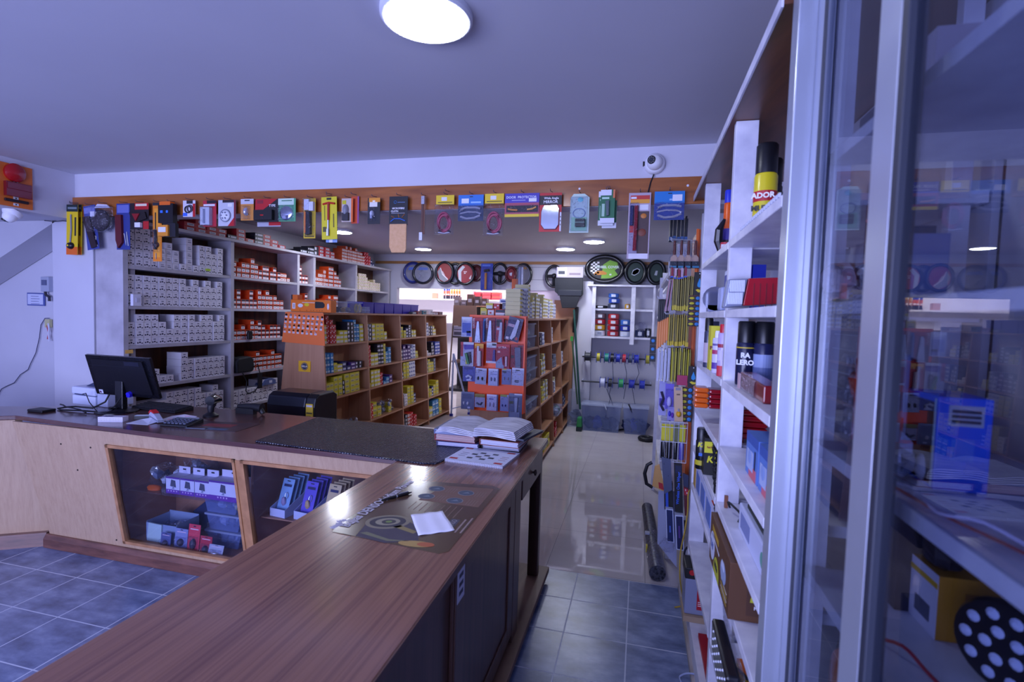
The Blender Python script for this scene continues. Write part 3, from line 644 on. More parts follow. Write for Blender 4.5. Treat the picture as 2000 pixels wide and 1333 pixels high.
hang('lamp_pack', 'grey pack with a round lamp of many small diodes', 'lamp', 427, 461, 391, 442, '#c6c8d4',
     [('round_lamp', ('e', .42, .6, .28, .22, .02, '#dde0ea'), *[('e', .42 + .15 * math.cos(k * PI / 3), .6 + .12 * math.sin(k * PI / 3), .05, .04, .028, '#8a90a6') for k in range(6)]), ('rim', ('r', .42, .6, .29, .23, .004, SIL))],
     marks=[('b', .25, 0, .9, .1, .001, '#2a2028'), ('p', [(.55, 1), (.9, .68), (.9, 1)], .001, RE), ('b', .9, 0, 1, 1, .001, '#7a1828'), ('b', .55, .14, .8, .26, .0012, WHT)])
hang('valve_pack', 'small orange and silver pack with a metal fitting', 'pack', 471, 496, 389, 431, '#d08a3c',
     [('fitting', ('e', .45, .6, .16, .2, .03, CHR), ('l', [(.45, .5), (.6, .75)], .006, SIL)), ('bubble', ('b', .25, .35, .75, .95, .03, CLEAR))], marks=[('b', 0, 0, 1, .24, .001, '#c8c8d4'), ('b', .3, .05, .7, .1, .0015, '#2a2a30')])
t = hang('mirror_pack', 'wide red and black pack reading TYPE with a dark glossy panel', 'pack', 499, 545, 389, 434, '#1c1b20',
     [('panel', ('b', .05, .5, .82, .93, .03, '#141418'), ('e', .4, .73, .18, .07, .034, '#c01c20'))], [('TYPE', .73, .3, .026, '#e8e8f0')], marks=[('p', [(.02, 0), (.95, 0), (.3, .5), (0, .5)], .001, RE), ('b', .08, .05, .35, .2, .0012, '#8a2030')])
hang('reflector_pack', 'thin silver and red pack peeping out under the TYPE pack', 'pack', 503, 549, 433, 443, '#b0b0c0', marks=[('b', .5, 0, 1, .8, .002, RE)], d=3.385)
hang('round_mirror_pack', 'green-edged pack with a round convex mirror', 'mirror', 544, 578, 388, 433, '#5aa878',
     [('round_mirror', ('e', .46, .64, .38, .31, .012, MIRR)), ('bubble', ('b', .04, .3, .9, .97, .014, CLEAR))], marks=[('b', .0, 0, .9, .28, .001, '#c8e0d0'), ('b', .2, .08, .8, .12, .0014, '#3a7a58')])
hang('utility_knife_card', 'yellow card with an orange-black knife and silver blades', 'knife', 594, 617, 388, 466, '#d8b82c',
     [('blade_pack', ('b', .15, .03, .55, .3, .02, '#d8dae6'), ('b', .6, .1, .95, .32, .025, '#e8eaf4')), ('knife', ('p', [(.3, .32), (.7, .34), (.72, .9), (.35, .92)], .03, '#1b1c24'), ('b', .28, .35, .4, .88, .034, '#e07838')), ('bubble', ('b', .12, .02, .92, .94, .036, CLEAR))],
     marks=[('b', .1, .94, .9, .97, .001, '#6a5a18')])
hang('pack_behind', 'light blue and white card peeping out under the yellow wrench card', 'pack', 638, 660, 384, 474, '#8aa8dc', d=3.385, marks=[('b', .3, .93, .6, 1, .001, '#eef0f8')])
hang('spark_plug_wrench_card', 'bright yellow card with a red T-handle and chrome socket', 'wrench', 628, 658, 385, 468, '#dccf22',
     [('handle', ('l', [(.14, .17), (.5, .14), (.9, .17)], .007, '#c02a22'), ('l', [(.5, .15), (.48, .55)], .008, '#b03228')), ('socket', ('l', [(.47, .5), (.45, .76)], .007, CHR), ('l', [(.45, .76), (.44, .92)], .011, CHR))],
     marks=[('b', .35, .02, .65, .07, .001, '#2a2818'), ('b', .18, .2, .24, .55, .001, '#8a7a20'), ('b', .75, .4, .82, .72, .001, '#6a6020'), ('b', .08, .7, .3, .82, .001, '#5a5420')], roll=-.03)
hang('brush_pack', 'orange box-pack with small white figure and dark base, right of the yellow cards', 'pack', 668, 690, 388, 434, '#c8b8b0',
     [('object', ('e', .4, .5, .25, .25, .03, '#8a8c98'), ('b', .15, .62, .7, .95, .02, '#2a2830'))], marks=[('b', .05, .08, .4, .24, .001, '#c8c020'), ('b', .85, 0, 1, 1, .001, OR)])
hang('brush_pack', 'plain orange-red pack side next to the white figure pack', 'pack', 687, 702, 384, 437, '#c8481c', marks=[('b', .8, .0, 1, 1, .001, '#8a4a8a')], d=3.37)
hang('bulb_pack', 'small black pack with orange top showing a white bulb', 'bulb', 719, 743, 387, 438, '#181a24',
     [('bulb', ('e', .38, .6, .14, .12, .028, '#dfe4f4'), ('b', .3, .66, .46, .8, .02, '#9aa0b8')), ('bubble', ('b', .2, .4, .62, .88, .032, CLEAR))], marks=[('b', .1, 0, 1, .16, .001, '#e8982c'), ('b', .15, .16, .78, .34, .0012, '#e8e4dc'), ('b', .4, .1, .6, .15, .0015, '#fff')])
t = hang('microfibre_cloth_pack', 'black MICROFIBRE CLOTH sleeve with a cream cloth hanging below it', 'cloth', 761, 797, 384, 440, '#12141e',
     [('logo_ring', ('r', .33, .2, .07, .045, .0012, '#3a8ad8')), ('car_picture', ('l', [(.1, .88), (.3, .78), (.6, .78), (.9, .86)], .004, '#3a6ac0'), ('l', [(.12, .68), (.3, .74)], .0015, '#c8701c'), ('l', [(.5, .62), (.55, .74)], .0015, '#d8882c'), ('l', [(.85, .62), (.7, .74)], .0015, '#c8701c'))],
     [('MICROFIBRE', .5, .42, .017, '#f0f0f8'), ('CLOTH', .3, .52, .017, '#f0f0f8')], marks=[('b', .12, .58, .85, .59, .001, '#c8c8d8'), ('b', .45, .2, .85, .215, .001, '#6a90c8')])
loc, w_, h_ = rect(762, 795, 440, 496, 3.345)
MB().prism([(-w_ / 2, h_ * .0), (w_ / 2, h_ * .0), (w_ / 2, -h_ * .9), (w_ * .42, -h_), (-w_ * .36, -h_), (-w_ / 2, -h_ * .8)], 'y', -.012, -.001, noisy('cream_cloth', '#d8a878', '#e2b488', ns=60, rough=.9)).build('cloth', t, 'cream folded cloth', bevel=.004).location = (.002, 0, -(440 - 384) * .00345)
hang('strap_tool', 'narrow brown leather strap with white metal ends', 'strap', 821, 833, 384, 470, None,
     [('strap', ('b', .3, .1, .62, .84, .008, '#5a3428'), ('b', .5, .3, .85, .86, .004, '#6a4030')), ('end_plate', ('b', .3, 0, .8, .18, .012, '#a8aaba'), ('e', .55, .05, .12, .012, .014, BLK)), ('end_plate', ('b', .05, .82, .55, 1, .012, '#d8dae6'), ('e', .3, .95, .1, .01, .014, BLK))])
for i, (x0, x1, y0, y1, cx) in enumerate(((853, 888, 382, 460, .45), (948, 985, 379, 462, .5))):
    t = hang('hose_pack', ['yellow-headed bag with pink hose, left of the first blue chrome pack', 'yellow-headed bag with pink hose, left of the DOOR PROTECTOR pack'][i], 'pack', x0, x1, y0, y1, None,
         [('header', ('b', 0, 0, 1, .24, .004, YL), ('b', .3, .05, .6, .14, .0055, WHT), ('b', .1, .17, .9, .19, .0055, '#5a5418')), ('bag', ('b', 0, .24, 1, .99, .03, CLEAR)),
          ('hose', ('r', cx, .66, .32, .22, .008, '#a03a54'), ('r', cx + .06, .7, .33, .2, .008, '#b04a60'), ('r', cx, .72, .25, .2, .006, '#8a2c48')),
          ('fittings', ('l', [(.2, .88), (.4, .9), (.6, .86), (.85, .92)], .007, '#3a3444'), ('l', [(.15, .93), (.5, .95), (.8, .93)], .004, '#c8ccd8'))])
hang('pack_behind', 'second yellow header peeping out behind the first hose bag', 'pack', 862, 893, 379, 402, YL, d=3.385)
for i, (x0, x1, y0, y1) in enumerate(((896, 945, 381, 432), (1279, 1338, 374, 430))):
    hang('chrome_handle_pack', ['blue pack with two chrome door handles between the two hose bags', 'blue pack with chrome mirror trims, last one on the right of the board'][i], 'pack', x0, x1, y0, y1, '#2a74c8' if i == 0 else '#1c7ac8',
         [('chrome_trim', ('l', [(.12, .58), (.3, .5), (.7, .5), (.9, .55)], .008, CHR)), ('chrome_trim', ('l', [(.12, .84), (.35, .92), (.65, .9), (.9, .8)], .008, CHR)), ('chrome_trim', ('l', [(.1, .72), (.4, .66), (.75, .68), (.92, .74)], .006, CHR)), ('bubble', ('b', .03, .4, .97, .97, .022, CLEAR))],
         marks=[('b', 0, .42, 1, 1, .001, '#2c3a5c' if i == 0 else '#223c8c'), ('b', .13, .14, .42, .32, .0014, WHT) if i == 0 else ('b', .6, .12, .92, .34, .0014, WHT), ('b', .5, .26, .9, .32, .0012, '#9ac0e8'), ('b', .45, .06, .58, .09, .0012, '#0c1018')])
t = hang('door_protector_pack', 'purple DOOR PROTECTOR pack with yellow bottom edge', 'pack', 987, 1054, 378, 424, '#4438a8',
     [('protector', ('l', [(.1, .66), (.2, .7), (.38, .72)], .006, '#c88a50')), ('protector', ('l', [(.66, .7), (.8, .68), (.92, .6)], .006, '#d8a060')), ('window', ('b', .05, .5, .98, .82, .008, CLEAR))], [('DOOR  PROTECTOR', .48, .17, .022, '#e0e0f4')],
     marks=[('b', 0, .4, 1, .88, .001, '#a8485c'), ('b', .05, .52, .97, .8, .0014, '#15131a'), ('b', 0, .88, 1, 1, .001, '#e0c428'), ('b', .7, .22, .92, .36, .0015, WHT), ('b', .2, .28, .6, .31, .0012, '#a8a8d8')])
t = hang('mirror_pack', 'red and black Wide Angle MIRROR pack with a tall mirror', 'mirror', 1055, 1098, 377, 453, '#c02428',
     [('mirror', ('p', [(.25, .33), (.8, .33), (.88, .42), (.88, .82), (.75, .93), (.25, .93), (.1, .82), (.1, .5), (.16, .38)], .008, MIRR)), ('frame', ('l', [(.25, .32), (.8, .32), (.9, .42), (.9, .83), (.76, .94), (.25, .94), (.09, .83), (.09, .48), (.16, .38), (.25, .32)], .003, '#7a3038'))],
     [('Wide Angle', .53, .14, .02, '#f0f0f6'), ('MIRROR', .5, .235, .026, '#f0f0f6')], marks=[('b', 0, .07, 1, .31, .001, '#15141a'), ('b', .93, .5, 1, .99, .0012, '#d8d8e4'), ('b', .95, .6, .98, .64, .0016, '#222'), ('b', .95, .7, .98, .74, .0016, '#222'), ('b', .95, .8, .98, .84, .0016, '#222')])
hang('air_freshener_pack', 'clear green pack with round shoulders and a dark cube inside', 'pack', 1113, 1152, 379, 455, '#c4dcd0',
     [('cube', ('b', .34, .66, .82, .86, .03, '#1a2420'), ('b', .34, .74, .82, .76, .031, '#7a9a88')), ('bubble', ('b', .08, .1, .92, .97, .035, CLEAR)), ('arch', ('r', .5, .5, .3, .12, .003, '#8aa0c0'))],
     marks=[('b', .12, .6, .9, .95, .001, '#8ac0a0'), ('e', .55, .15, .14, .06, .003, '#6ac0c8')], cut=[(.2, 0), (.75, 0), (1, .1), (1, 1), (.03, 1), (.06, .1)])
for i, (x0, x1, y0, y1, d) in enumerate(((1174, 1202, 371, 436, 3.34), (1170, 1200, 374, 441, 3.36), (1178, 1206, 374, 446, 3.38))):
    hang('wiper_blade_card', ['front one of the green and white cards with a grey tool', 'middle green card, its edge showing left of the front one', 'rearmost green card with an orange strip showing below'][i], 'card', x0, x1, y0, y1, '#1c6a44',
         [('tool', ('p', [(.35, .35), (.6, .33), (.62, .78), (.45, .8)], .02, '#4a5a60'))] if i == 0 else (), marks=[('b', 0, 0, .75, .17, .001, '#e4e4ee'), ('b', 0, .85, 1, 1, .001, '#d8dae6'), ('b', .1, .22, .6, .28, .001, '#b8dcc8'), ('b', .1, .42, .3, .8, .001, '#a8ccb8'), ('b', .86, .0, 1, .25, .0012, '#d8784a')], d=d)
hang('wiper_pack', 'long wide pack with dark red rod, reaching lowest on the board', 'pack', 1229, 1272, 377, 506, '#b8a8b8',
     [('rod', ('l', [(.36, .2), (.36, .55), (.34, .88)], .012, '#8a1424')), ('rod', ('l', [(.16, .2), (.16, .5)], .012, '#2a3460')), ('bubble', ('b', .06, .16, .46, .92, .03, CLEAR))],
     marks=[('b', .08, .04, .95, .16, .001, '#c83830'), ('b', .1, .06, .35, .09, .0015, WHT), ('b', .08, .1, .95, .16, .0015, '#e8a030'), ('b', .5, .18, .9, .26, .0015, WHT), ('b', .45, .28, .95, .92, .001, '#4a3434'), ('e', .7, .35, .14, .04, .004, '#c87a30'), ('e', .65, .6, .2, .06, .004, '#7a3a28'), ('b', .08, .5, .26, .6, .0012, '#c83030'), ('b', .08, .92, .95, 1, .001, '#e0dce8')])
for (hx, hz) in HOOKX:
    o = MB().tube([(0, -.02, .02), (0, -.035, .018), (0, -.085, .012), (0, -.092, .022)], .0022, '#4a4a58', n=6).build('hook', lb, smooth=True); o.location = (hx, 0, hz - .005)
for x_ in (-.42, .25): MB().lathe((x_, -.02, 2.53), [(.008, 0), (.006, -.003)], '#e8e8f0', 'y', 12).build('screw_cap', lb)
# ---------------------------------------------------------------- cardboard boxes: one mesh per kind, then copies
_bx = {}
def boxmesh(kind, w, h, d):
    """front face towards +x at x=0, width along y, standing on z=0"""
    k = (kind, round(w, 3), round(h, 3), round(d, 3))
    if k in _bx: return _bx[k]
    b = MB(); g = .0012
    def F(u0, v0, u1, v1, c, e=0): b.box(0, .0006 + e, -w / 2 + u0 * w, -w / 2 + u1 * w, v0 * h, v1 * h, c)
    def body(c): b.box(-d, 0, -w / 2 + g, w / 2 - g, 0, h - .0015, c)
    if kind == 'white': body('#e6e4f0'); F(.34, .62, .66, .74, '#66667e'); F(.16, .2, .34, .38, '#3e3e58'); F(.42, .25, .62, .45, '#28284a'); F(.7, .16, .88, .3, '#3e3e58')
    elif kind == 'white2': body('#dedcea'); F(.3, .55, .7, .66, '#8a8aa0'); F(.3, .3, .8, .42, '#6a6a84')
    elif kind == 'orange': body('#d84a18'); F(.1, .1, .92, .62, '#e4e2ea'); F(.1, .66, .92, .86, '#12121f'); F(.3, .28, .7, .42, '#6a6a80', .0006)
    elif kind == 'orange2': body('#d84a18'); F(.08, .06, .9, .5, '#e4e2ea'); F(.08, .54, .9, .9, '#20203a')
    elif kind == 'mixed': body('#c04a22'); F(.05, .08, .95, .7, '#ded8dc'); F(.3, .3, .6, .5, '#b04030', .0006)
    elif kind == 'cream': body('#d8c898'); F(.05, .15, .95, .85, '#e8e4e0'); F(.3, .35, .7, .6, '#c07840', .0006)
    elif kind == 'red': body('#b01824'); F(.25, .2, .85, .75, '#c8c8d4'); F(.35, .4, .75, .55, '#6a6a7c', .0006)
    elif kind == 'redlight': body('#c02028'); F(.15, .2, .45, .45, '#e8d8dc'); F(.6, .5, .85, .75, '#e8d8dc')
    elif kind == 'black': body('#20232e'); F(.3, .25, .9, .7, '#c8cad8'); F(.05, .3, .2, .65, '#e0e0ea')
    elif kind == 'blackwhite': body('#1a1c2a'); F(.15, .2, .55, .8, '#d8dae8')
    elif kind == 'yellow': body('#d8cc38'); F(.12, .15, .88, .6, '#c4c08c'); F(.2, .25, .7, .35, '#5a5a50', .0006)
    elif kind == 'yellowwhite': body('#d8cc40'); F(.08, .1, .92, .62, '#dcdcd8')
    elif kind == 'yellowblue': body('#d8d09a'); F(.02, .05, .98, .45, '#d8dcec'); F(.02, .52, .5, .95, '#dcc83c'); b.prism([(-w / 2 + .5 * w, .95 * h), (w / 2, .95 * h), (w / 2, .52 * h)], 'x', 0, .0008, '#2a3a9c')
    elif kind == 'whiteblue': body('#d8dcec'); F(.1, .15, .5, .6, '#2c3c8c'); F(.6, .2, .9, .5, '#8a94c0')
    elif kind == 'teal': body('#2a78b8'); F(.1, .1, .9, .4, '#c8dce8'); F(.1, .5, .6, .8, '#78b8d8')
    elif kind == 'blue': body('#2a4ab0'); F(.1, .1, .9, .45, '#d0d8ec')
    elif kind == 'navy': body('#242a5c'); F(.15, .15, .8, .6, '#c8cce0')
    elif kind == 'green': body('#1e5a4a'); F(.1, .1, .8, .5, '#b8ccc8')
    elif kind == 'purple': body('#4a2a78'); F(.15, .2, .8, .6, '#d8d0e8')
    elif kind == 'brown': body('#5a4438'); F(.2, .3, .8, .6, '#a89a90')
    elif kind == 'grey': body('#6a6e80'); F(.2, .3, .8, .6, '#a8acc0')
    _bx[k] = b.mesh(kind + '_box'); return _bx[k]
KN = {'white': 'small white part box', 'white2': 'small white lettered box', 'orange': 'small orange box with black-white end', 'orange2': 'small orange box with black-white end',
      'mixed': 'small orange and white box', 'cream': 'small cream and yellow box', 'red': 'flat red box with white label', 'redlight': 'small red speckled box', 'black': 'flat black box with white label',
      'blackwhite': 'small black and white box', 'yellow': 'small yellow box', 'yellowwhite': 'small yellow-white box', 'yellowblue': 'yellow-blue bulb box', 'whiteblue': 'small white and blue box',
      'teal': 'small light blue box', 'blue': 'small blue box', 'navy': 'small navy box', 'green': 'small green box', 'purple': 'small purple box', 'brown': 'small brown box', 'grey': 'small grey box'}
NBOX = [0]
KNAME = {'white': 'white_box', 'white2': 'white_box', 'orange': 'orange_box', 'orange2': 'orange_box', 'mixed': 'orange_white_box', 'cream': 'cream_box', 'red': 'red_box', 'redlight': 'speckled_box', 'black': 'black_box', 'blackwhite': 'black_box', 'yellow': 'yellow_box', 'yellowwhite': 'yellow_box', 'yellowblue': 'bulb_box', 'whiteblue': 'blue_white_box', 'teal': 'blue_box', 'blue': 'blue_box', 'navy': 'navy_box', 'green': 'green_box', 'purple': 'purple_box', 'brown': 'brown_box', 'grey': 'grey_box'}
def abox(kind, w, h, d, loc, rz, label, group, name='part_box', cat='box'):
    name = KNAME[kind]
    o = bpy.data.objects.new(name, boxmesh(kind, w, h, d)); col.objects.link(o)
    o.location = loc; o.rotation_euler = (0, 0, rz); NBOX[0] += 1
    return tag(o, label, cat, group)
rb = random.Random(11)
def stacks(where, xf, y, z, spec, ymax, name='part_box', jit=.012, sc_=1):
    """spec: list of (kind, w, h, d, [heights of neighbouring columns])"""
    fx = xf if callable(xf) else (lambda q: xf); ci_ = 0
    short = where
    for a_, b_ in (('in the left shelving bay beside the column, ', 'beside the column, '), ('in the ', ''), (' left shelving bay', ' left bay'), ('on top of the left shelving', 'left shelving top'), ('on top of the right island', 'right island top'), ('in view', ''), (' behind the yellow cards', ', behind yellow cards')):
        short = short.replace(a_, b_)
    for kind, w, h, d, cols in spec:
        for n in cols:
            if n <= 0: y += w * (1 if n == 0 else -n); continue
            if y + w > ymax: return
            s = rb.uniform(0, jit)
            for k in range(n):
                kk = kind if isinstance(kind, str) else kind[k % len(kind)]
                zz = z + k * h + .0005
                kn = KN[kk].replace('small ', '').replace('flat black box with white label', 'white-labelled black box').replace('flat red box with white label', 'white-labelled red box')
                lab = '%s, %s column, %s, %s' % (kn, ORD[ci_], 'lowest' if k == 0 else ORD[k] + ' up', short.strip())
                abox(kk, w, h, d, (min(fx(zz), fx(zz + h)) - .022 - s - rb.uniform(0, .004), y + w / 2, zz), rb.uniform(-.012, .012), lab, KN[kk] + ', ' + where, name)
            y += w + .0022; ci_ += 1
W, W2 = ('white', .072, .068, .17), ('white', .078, .068, .17)
Y0 = 3.47
B = 'in the left shelving bay beside the column,'
stacks(B + ' top shelf', XS, Y0, 2.02, [(*W, [5, 5, 5, 4]), ('white2', .072, .062, .17, [3, 4, 3]), (*W, [1]), ('white2', .072, .065, .17, [5]), (*W, [1, 4, 4, 3, 4, 3])], 4.58)
stacks(B + ' second shelf', XS, Y0, 1.675, [(*W, [4, 4, 4, 4]), ('white', .072, .068, .17, [4]), (*W, [4, 4, 4, 3, 4, 3, 4, 3, 4]), ], 4.58)
stacks(B + ' middle shelf', XS, Y0, 1.33, [(*W, [3, 4, 4, 4]), (*W2, [3, 2, 4, 4]), (*W, [4, 3, 4, 4, 3, 4])], 4.58)
stacks(B + ' fourth shelf', XS, 3.70, .965, [(*W, [2, 1, 1]), (*W, [0]), (*W2, [4, 3, 3, 3]), (*W, [3, 3, 3, 2])], 4.58)
stacks(B + ' lowest shelf in view', XS, 3.62, .60, [(*W, [3, 3, 3]), (*W2, [4, 4, 4]), (*W, [4, 4, 3, 3, 4, 3])], 4.58)
# second bay
y2 = 4.64
O, O2 = ('orange', .062, .055, .16), ('orange2', .06, .052, .16)
C = 'in the second left shelving bay,'
stacks(C + ' top shelf', XS, y2, 2.02, [(*O, [3, 2, 3, 3, 4, 3]), (*O2, [2, 3, 3, 2, 3, 2]), ('mixed', .055, .05, .16, [2, 2, 1])], 5.66)
stacks(C + ' second shelf', XS, y2, 1.675, [(*O2, [2, 4, 2, 2, 4, 2]), (*O, [4, 3, 4, 3, 3, 2, 2])], 5.66)
stacks(C + ' middle shelf', XS, y2, 1.33, [(*O, [2, 2, 3, 2, 4, 3]), (*O2, [4, 3, 2, 3, 3, 3])], 5.66)
stacks(C + ' fourth shelf', XS, 4.86, .965, [(*O, [0, 3]), ('orange', .062, .055, .16, [4, 3, 3, 3, 4, 3, 3])], 5.66)
stacks(C + ' lowest shelf in view', XS, y2, .60, [('white', .095, .085, .2, [2, 2, 2, 2]), ('white', .08, .08, .2, [2, 3, 3, 3])], 5.66)
# narrow bay and the far ones
stacks('in the narrow left shelving bay, top shelf', XS, 5.74, 2.02, [('orange2', .06, .055, .15, [4, 2, 2])], 6.0)
stacks('in the narrow left shelving bay, second shelf', XS, 5.74, 1.675, [('orange2', .06, .055, .15, [3, 2, 4])], 6.0)
D = 'in the fourth left shelving bay,'
stacks(D + ' top shelf', XS, 6.08, 2.02, [('mixed', .06, .055, .15, [2, 3, 3, 4]), ('orange', .06, .055, .15, [2, 5, 5, 4, 3, 2])], 7.04)
stacks(D + ' second shelf', XS, 6.08, 1.675, [('mixed', .06, .055, .15, [2, 2, 1]), ('orange', .06, .055, .15, [1, 3, 4, 3, 4, 4])], 7.04)
stacks('in the farthest left shelving bay, top shelf', XS, 7.12, 2.02, [('cream', .055, .05, .15, [4, 5, 5, 5, 5, 4, 3]), ('cream', .055, .045, .15, [3, 3, 4, 3, 3, 3])], 8.08)
stacks('in the farthest left shelving bay, second shelf', XS, 7.12, 1.675, [('cream', .06, .05, .15, [3, 3, 2, 3, 2, 3, 3, 2, 2])], 8.08)
T = 'on top of the left shelving'
stacks(T + ', near end', XS + .02, 4.02, 2.4125, [('red', .13, .042, .2, [2, 3, 3, 2]), ('black', .13, .042, .2, [1]), ('red', .13, .042, .2, [3, 1]), ('black', .13, .042, .2, [3]), ('red', .125, .042, .2, [3, 2, 1])], 5.9, 'flat_box')
stacks(T + ' behind the yellow cards', XS + .02, 5.75, 2.4125, [('black', .14, .045, .22, [1, 2]), ('blackwhite', .1, .06, .2, [2]), ('red', .12, .045, .2, [3, 3, 2, 4])], 6.62, 'flat_box')
stacks(T + ', far end', XS + .02, 6.68, 2.4125, [('mixed', .05, .045, .15, [4, 4, 5, 4, 5, 4, 4, 5, 4, 4, 4, 3]), ('redlight', .06, .05, .15, [4, 4, 3]), ('navy', .07, .05, .15, [2, 1])], 8.1)
# odd things on the left shelving
a = at_x(257, 579, XS)
sb = thing('switch_box', 'plain upright white box at the left end of the second shelf', 'box', (XS - .02, 3.51, 1.6755))
# (stands in front of the stacked boxes)
sb.location.x = XS + .03
MB().box(-.03, 0, -.035, .04, 0, .10, '#dcdcf0').box(0, .003, -.01, .02, .03, .07, '#c8c8e0').build('casing', sb, bevel=.003)
bp = thing('black_bag', 'black camera bag with hanging strap on the fourth shelf of the second bay', 'bag', (XS - .005, 4.77, .966))
MB().prism([(-.11, 0), (.12, 0), (.14, .05), (.13, .14), (.09, .175), (-.09, .165), (-.12, .12)], 'x', -.14, .03, mat('#14151e', .7)).build('body', bp, bevel=.015)
a = [(.035, .12, .06), (.045, .17, .08), (.05, .2, -.03), (.055, .19, -.15), (.05, .13, -.22), (.05, .02, -.24), (.055, -.02, -.2), (.05, .0, -.1), (.04, -.04, -.02), (.035, -.06, .02)]
sp = MB().tube(a, .006, '#12131a', n=6); sp.box(.047, .062, .165, .225, -.2, -.02, '#161722')
sp.build('strap', bp)
bl = thing('black_pouch', 'small black pouch standing before the orange boxes, middle shelf', 'pouch', (XS + .0, 4.86, 1.3305))
MB().prism([(-.03, 0), (.03, 0), (.034, .07), (.02, .1), (-.02, .1), (-.034, .07)], 'x', -.015, .015, '#15161f').build('body', bl, bevel=.008)
hx_ = thing('handheld_scanner_box', 'blue-white shell packaging lying on white boxes, lowest shelf, second bay', 'package', (XS - .03, 5.2, .7605 + .015))
MB().prism([(-.11, 0), (.11, 0), (.1, .05), (.03, .075), (-.06, .06)], 'x', -.1, .02, '#5a6aa0').box(.0201, .021, -.01, .04, .02, .05, '#d8dcf0').build('shell', hx_, bevel=.008)
yt = thing('shelf_tag', 'orange-yellow paper tag hanging under the middle shelf above the monitor', 'tag', (XS - .003, 3.46, 1.30))
MB().box(0, .004, -.035, .035, -.035, -.004, '#e8b860').build('paper', yt)
gt = thing('shelf_sticker', 'neon green sticker on a white box, top shelf beside the column', 'sticker', (XS - .012, 4.30, 2.045))
MB().box(.0, .002, -.03, .03, 0, .022, '#b8e020').build('sticker', gt)

# ---------------------------------------------------------------- goods in the left island
NB = ['nearest bay', 'second bay', 'third bay', 'farthest bay']; NR = ['bottom', 'fourth', 'third', 'second', 'top']
ZA = [.08, .40, .775, 1.03, 1.335]; YA = [4.60, 5.46, 6.31, 7.15]; YM = [5.40, 6.25, 7.09, 7.93]
GA = {
 (0, 4): [('yellowwhite', .05, .05, .14, [4]), ('redlight', .055, .05, .14, [6, 5, 4]), ('yellowwhite', .07, .045, .14, [2, 3, 3]), ('blackwhite', .065, .045, .14, [5, 5]), ('teal', .06, .05, .14, [5, 4]), ('yellowwhite', .075, .05, .14, [4, 3])],
 (0, 3): [('teal', .05, .07, .14, [3, 3, 3]), ('yellow', .06, .05, .14, [2]), ('yellowwhite', .1, .04, .14, [2]), ('navy', .08, .05, .14, [2, 1]), ('purple', .1, .04, .14, [2]), ('blackwhite', .07, .04, .14, [2, 2])],
 (0, 2): [('yellow', .075, .052, .14, [3, 3, 4, 4]), ('blackwhite', .045, .05, .14, [3]), ('yellow', .1, .055, .14, [4, 4, 4])],
 (1, 4): [('whiteblue', .05, .05, .14, [4]), ('blackwhite', .07, .05, .14, [4]), ('yellowwhite', .08, .05, .14, [4]), ('yellow', .1, .05, .14, [4, 4]), ('yellowwhite', .07, .05, .14, [2])],
 (1, 3): [('redlight', .06, .05, .14, [5]), ('yellowwhite', .09, .05, .14, [3, 3]), ('black', .07, .05, .14, [5, 5]), ('yellow', .05, .05, .14, [5]), ('teal', .07, .05, .14, [3, 4])],
 (1, 2): [('yellow', .05, .05, .14, [1]), ('yellowwhite', .07, .05, .14, [4, 4, 4]), ('redlight', .07, .05, .14, [3]), ('teal', .08, .04, .14, [1, 2]), ('purple', .08, .05, .14, [2])],
 (1, 1): [('redlight', .07, .06, .14, [3]), ('yellow', .1, .06, .14, [3, 2]), ('teal', .06, .06, .14, [0, 0, 0]), ('yellow', .08, .06, .14, [2])],
 (2, 4): [('teal', .04, .07, .14, [4]), ('yellow', .07, .05, .14, [3, 2]), ('navy', .08, .045, .14, [3]), ('blackwhite', .1, .035, .14, [5]), ('yellowwhite', .07, .05, .14, [2, 2])],
 (2, 3): [('navy', .07, .05, .14, [3]), ('purple', .08, .05, .14, [4, 3, 4]), ('whiteblue', .07, .05, .14, [3, 4]), ('yellow', .1, .05, .14, [2])],
 (2, 2): [('navy', .07, .05, .14, [2]), ('yellow', .08, .055, .14, [4, 4]), ('whiteblue', .07, .055, .14, [4, 4, 4])],
 (2, 1): [('blackwhite', .07, .05, .14, [2]), ('white', .1, .04, .14, [4]), ('yellow', .09, .05, .14, [5, 5]), ('navy', .08, .045, .14, [3])],
 (2, 0): [('blackwhite', .07, .05, .14, [3, 4]), ('mixed', .08, .05, .14, [4]), ('redlight', .1, .05, .14, [4, 3])],
 (3, 4): [('whiteblue', .07, .05, .14, [2, 4]), ('blackwhite', .07, .05, .14, [3, 3]), ('yellowwhite', .07, .05, .14, [3, 2])],
 (3, 3): [('white', .1, .04, .14, [2, 1]), ('blackwhite', .07, .05, .14, [4, 3]), ('blue', .1, .05, .14, [4, 4])],
 (3, 2): [('green', .06, .06, .14, [3]), ('yellow', .07, .05, .14, [4, 3, 3]), ('grey', .07, .05, .14, [4])],
 (3, 1): [('yellow', .08, .06, .14, [3, 2]), ('navy', .07, .05, .14, [3]), ('yellow', .1, .055, .14, [3, 4])],
 (3, 0): [('green', .06, .06, .14, [2]), ('yellowwhite', .06, .08, .14, [2, 2]), ('teal', .12, .08, .14, [3, 3]), ('yellow', .1, .08, .14, [3])]}
for (bi, ri), spec in GA.items():
    stacks('in the left island, %s, %s shelf' % (NB[bi], NR[ri]), fxA, YA[bi] + .01, ZA[ri], spec, YM[bi], 'bulb_box')
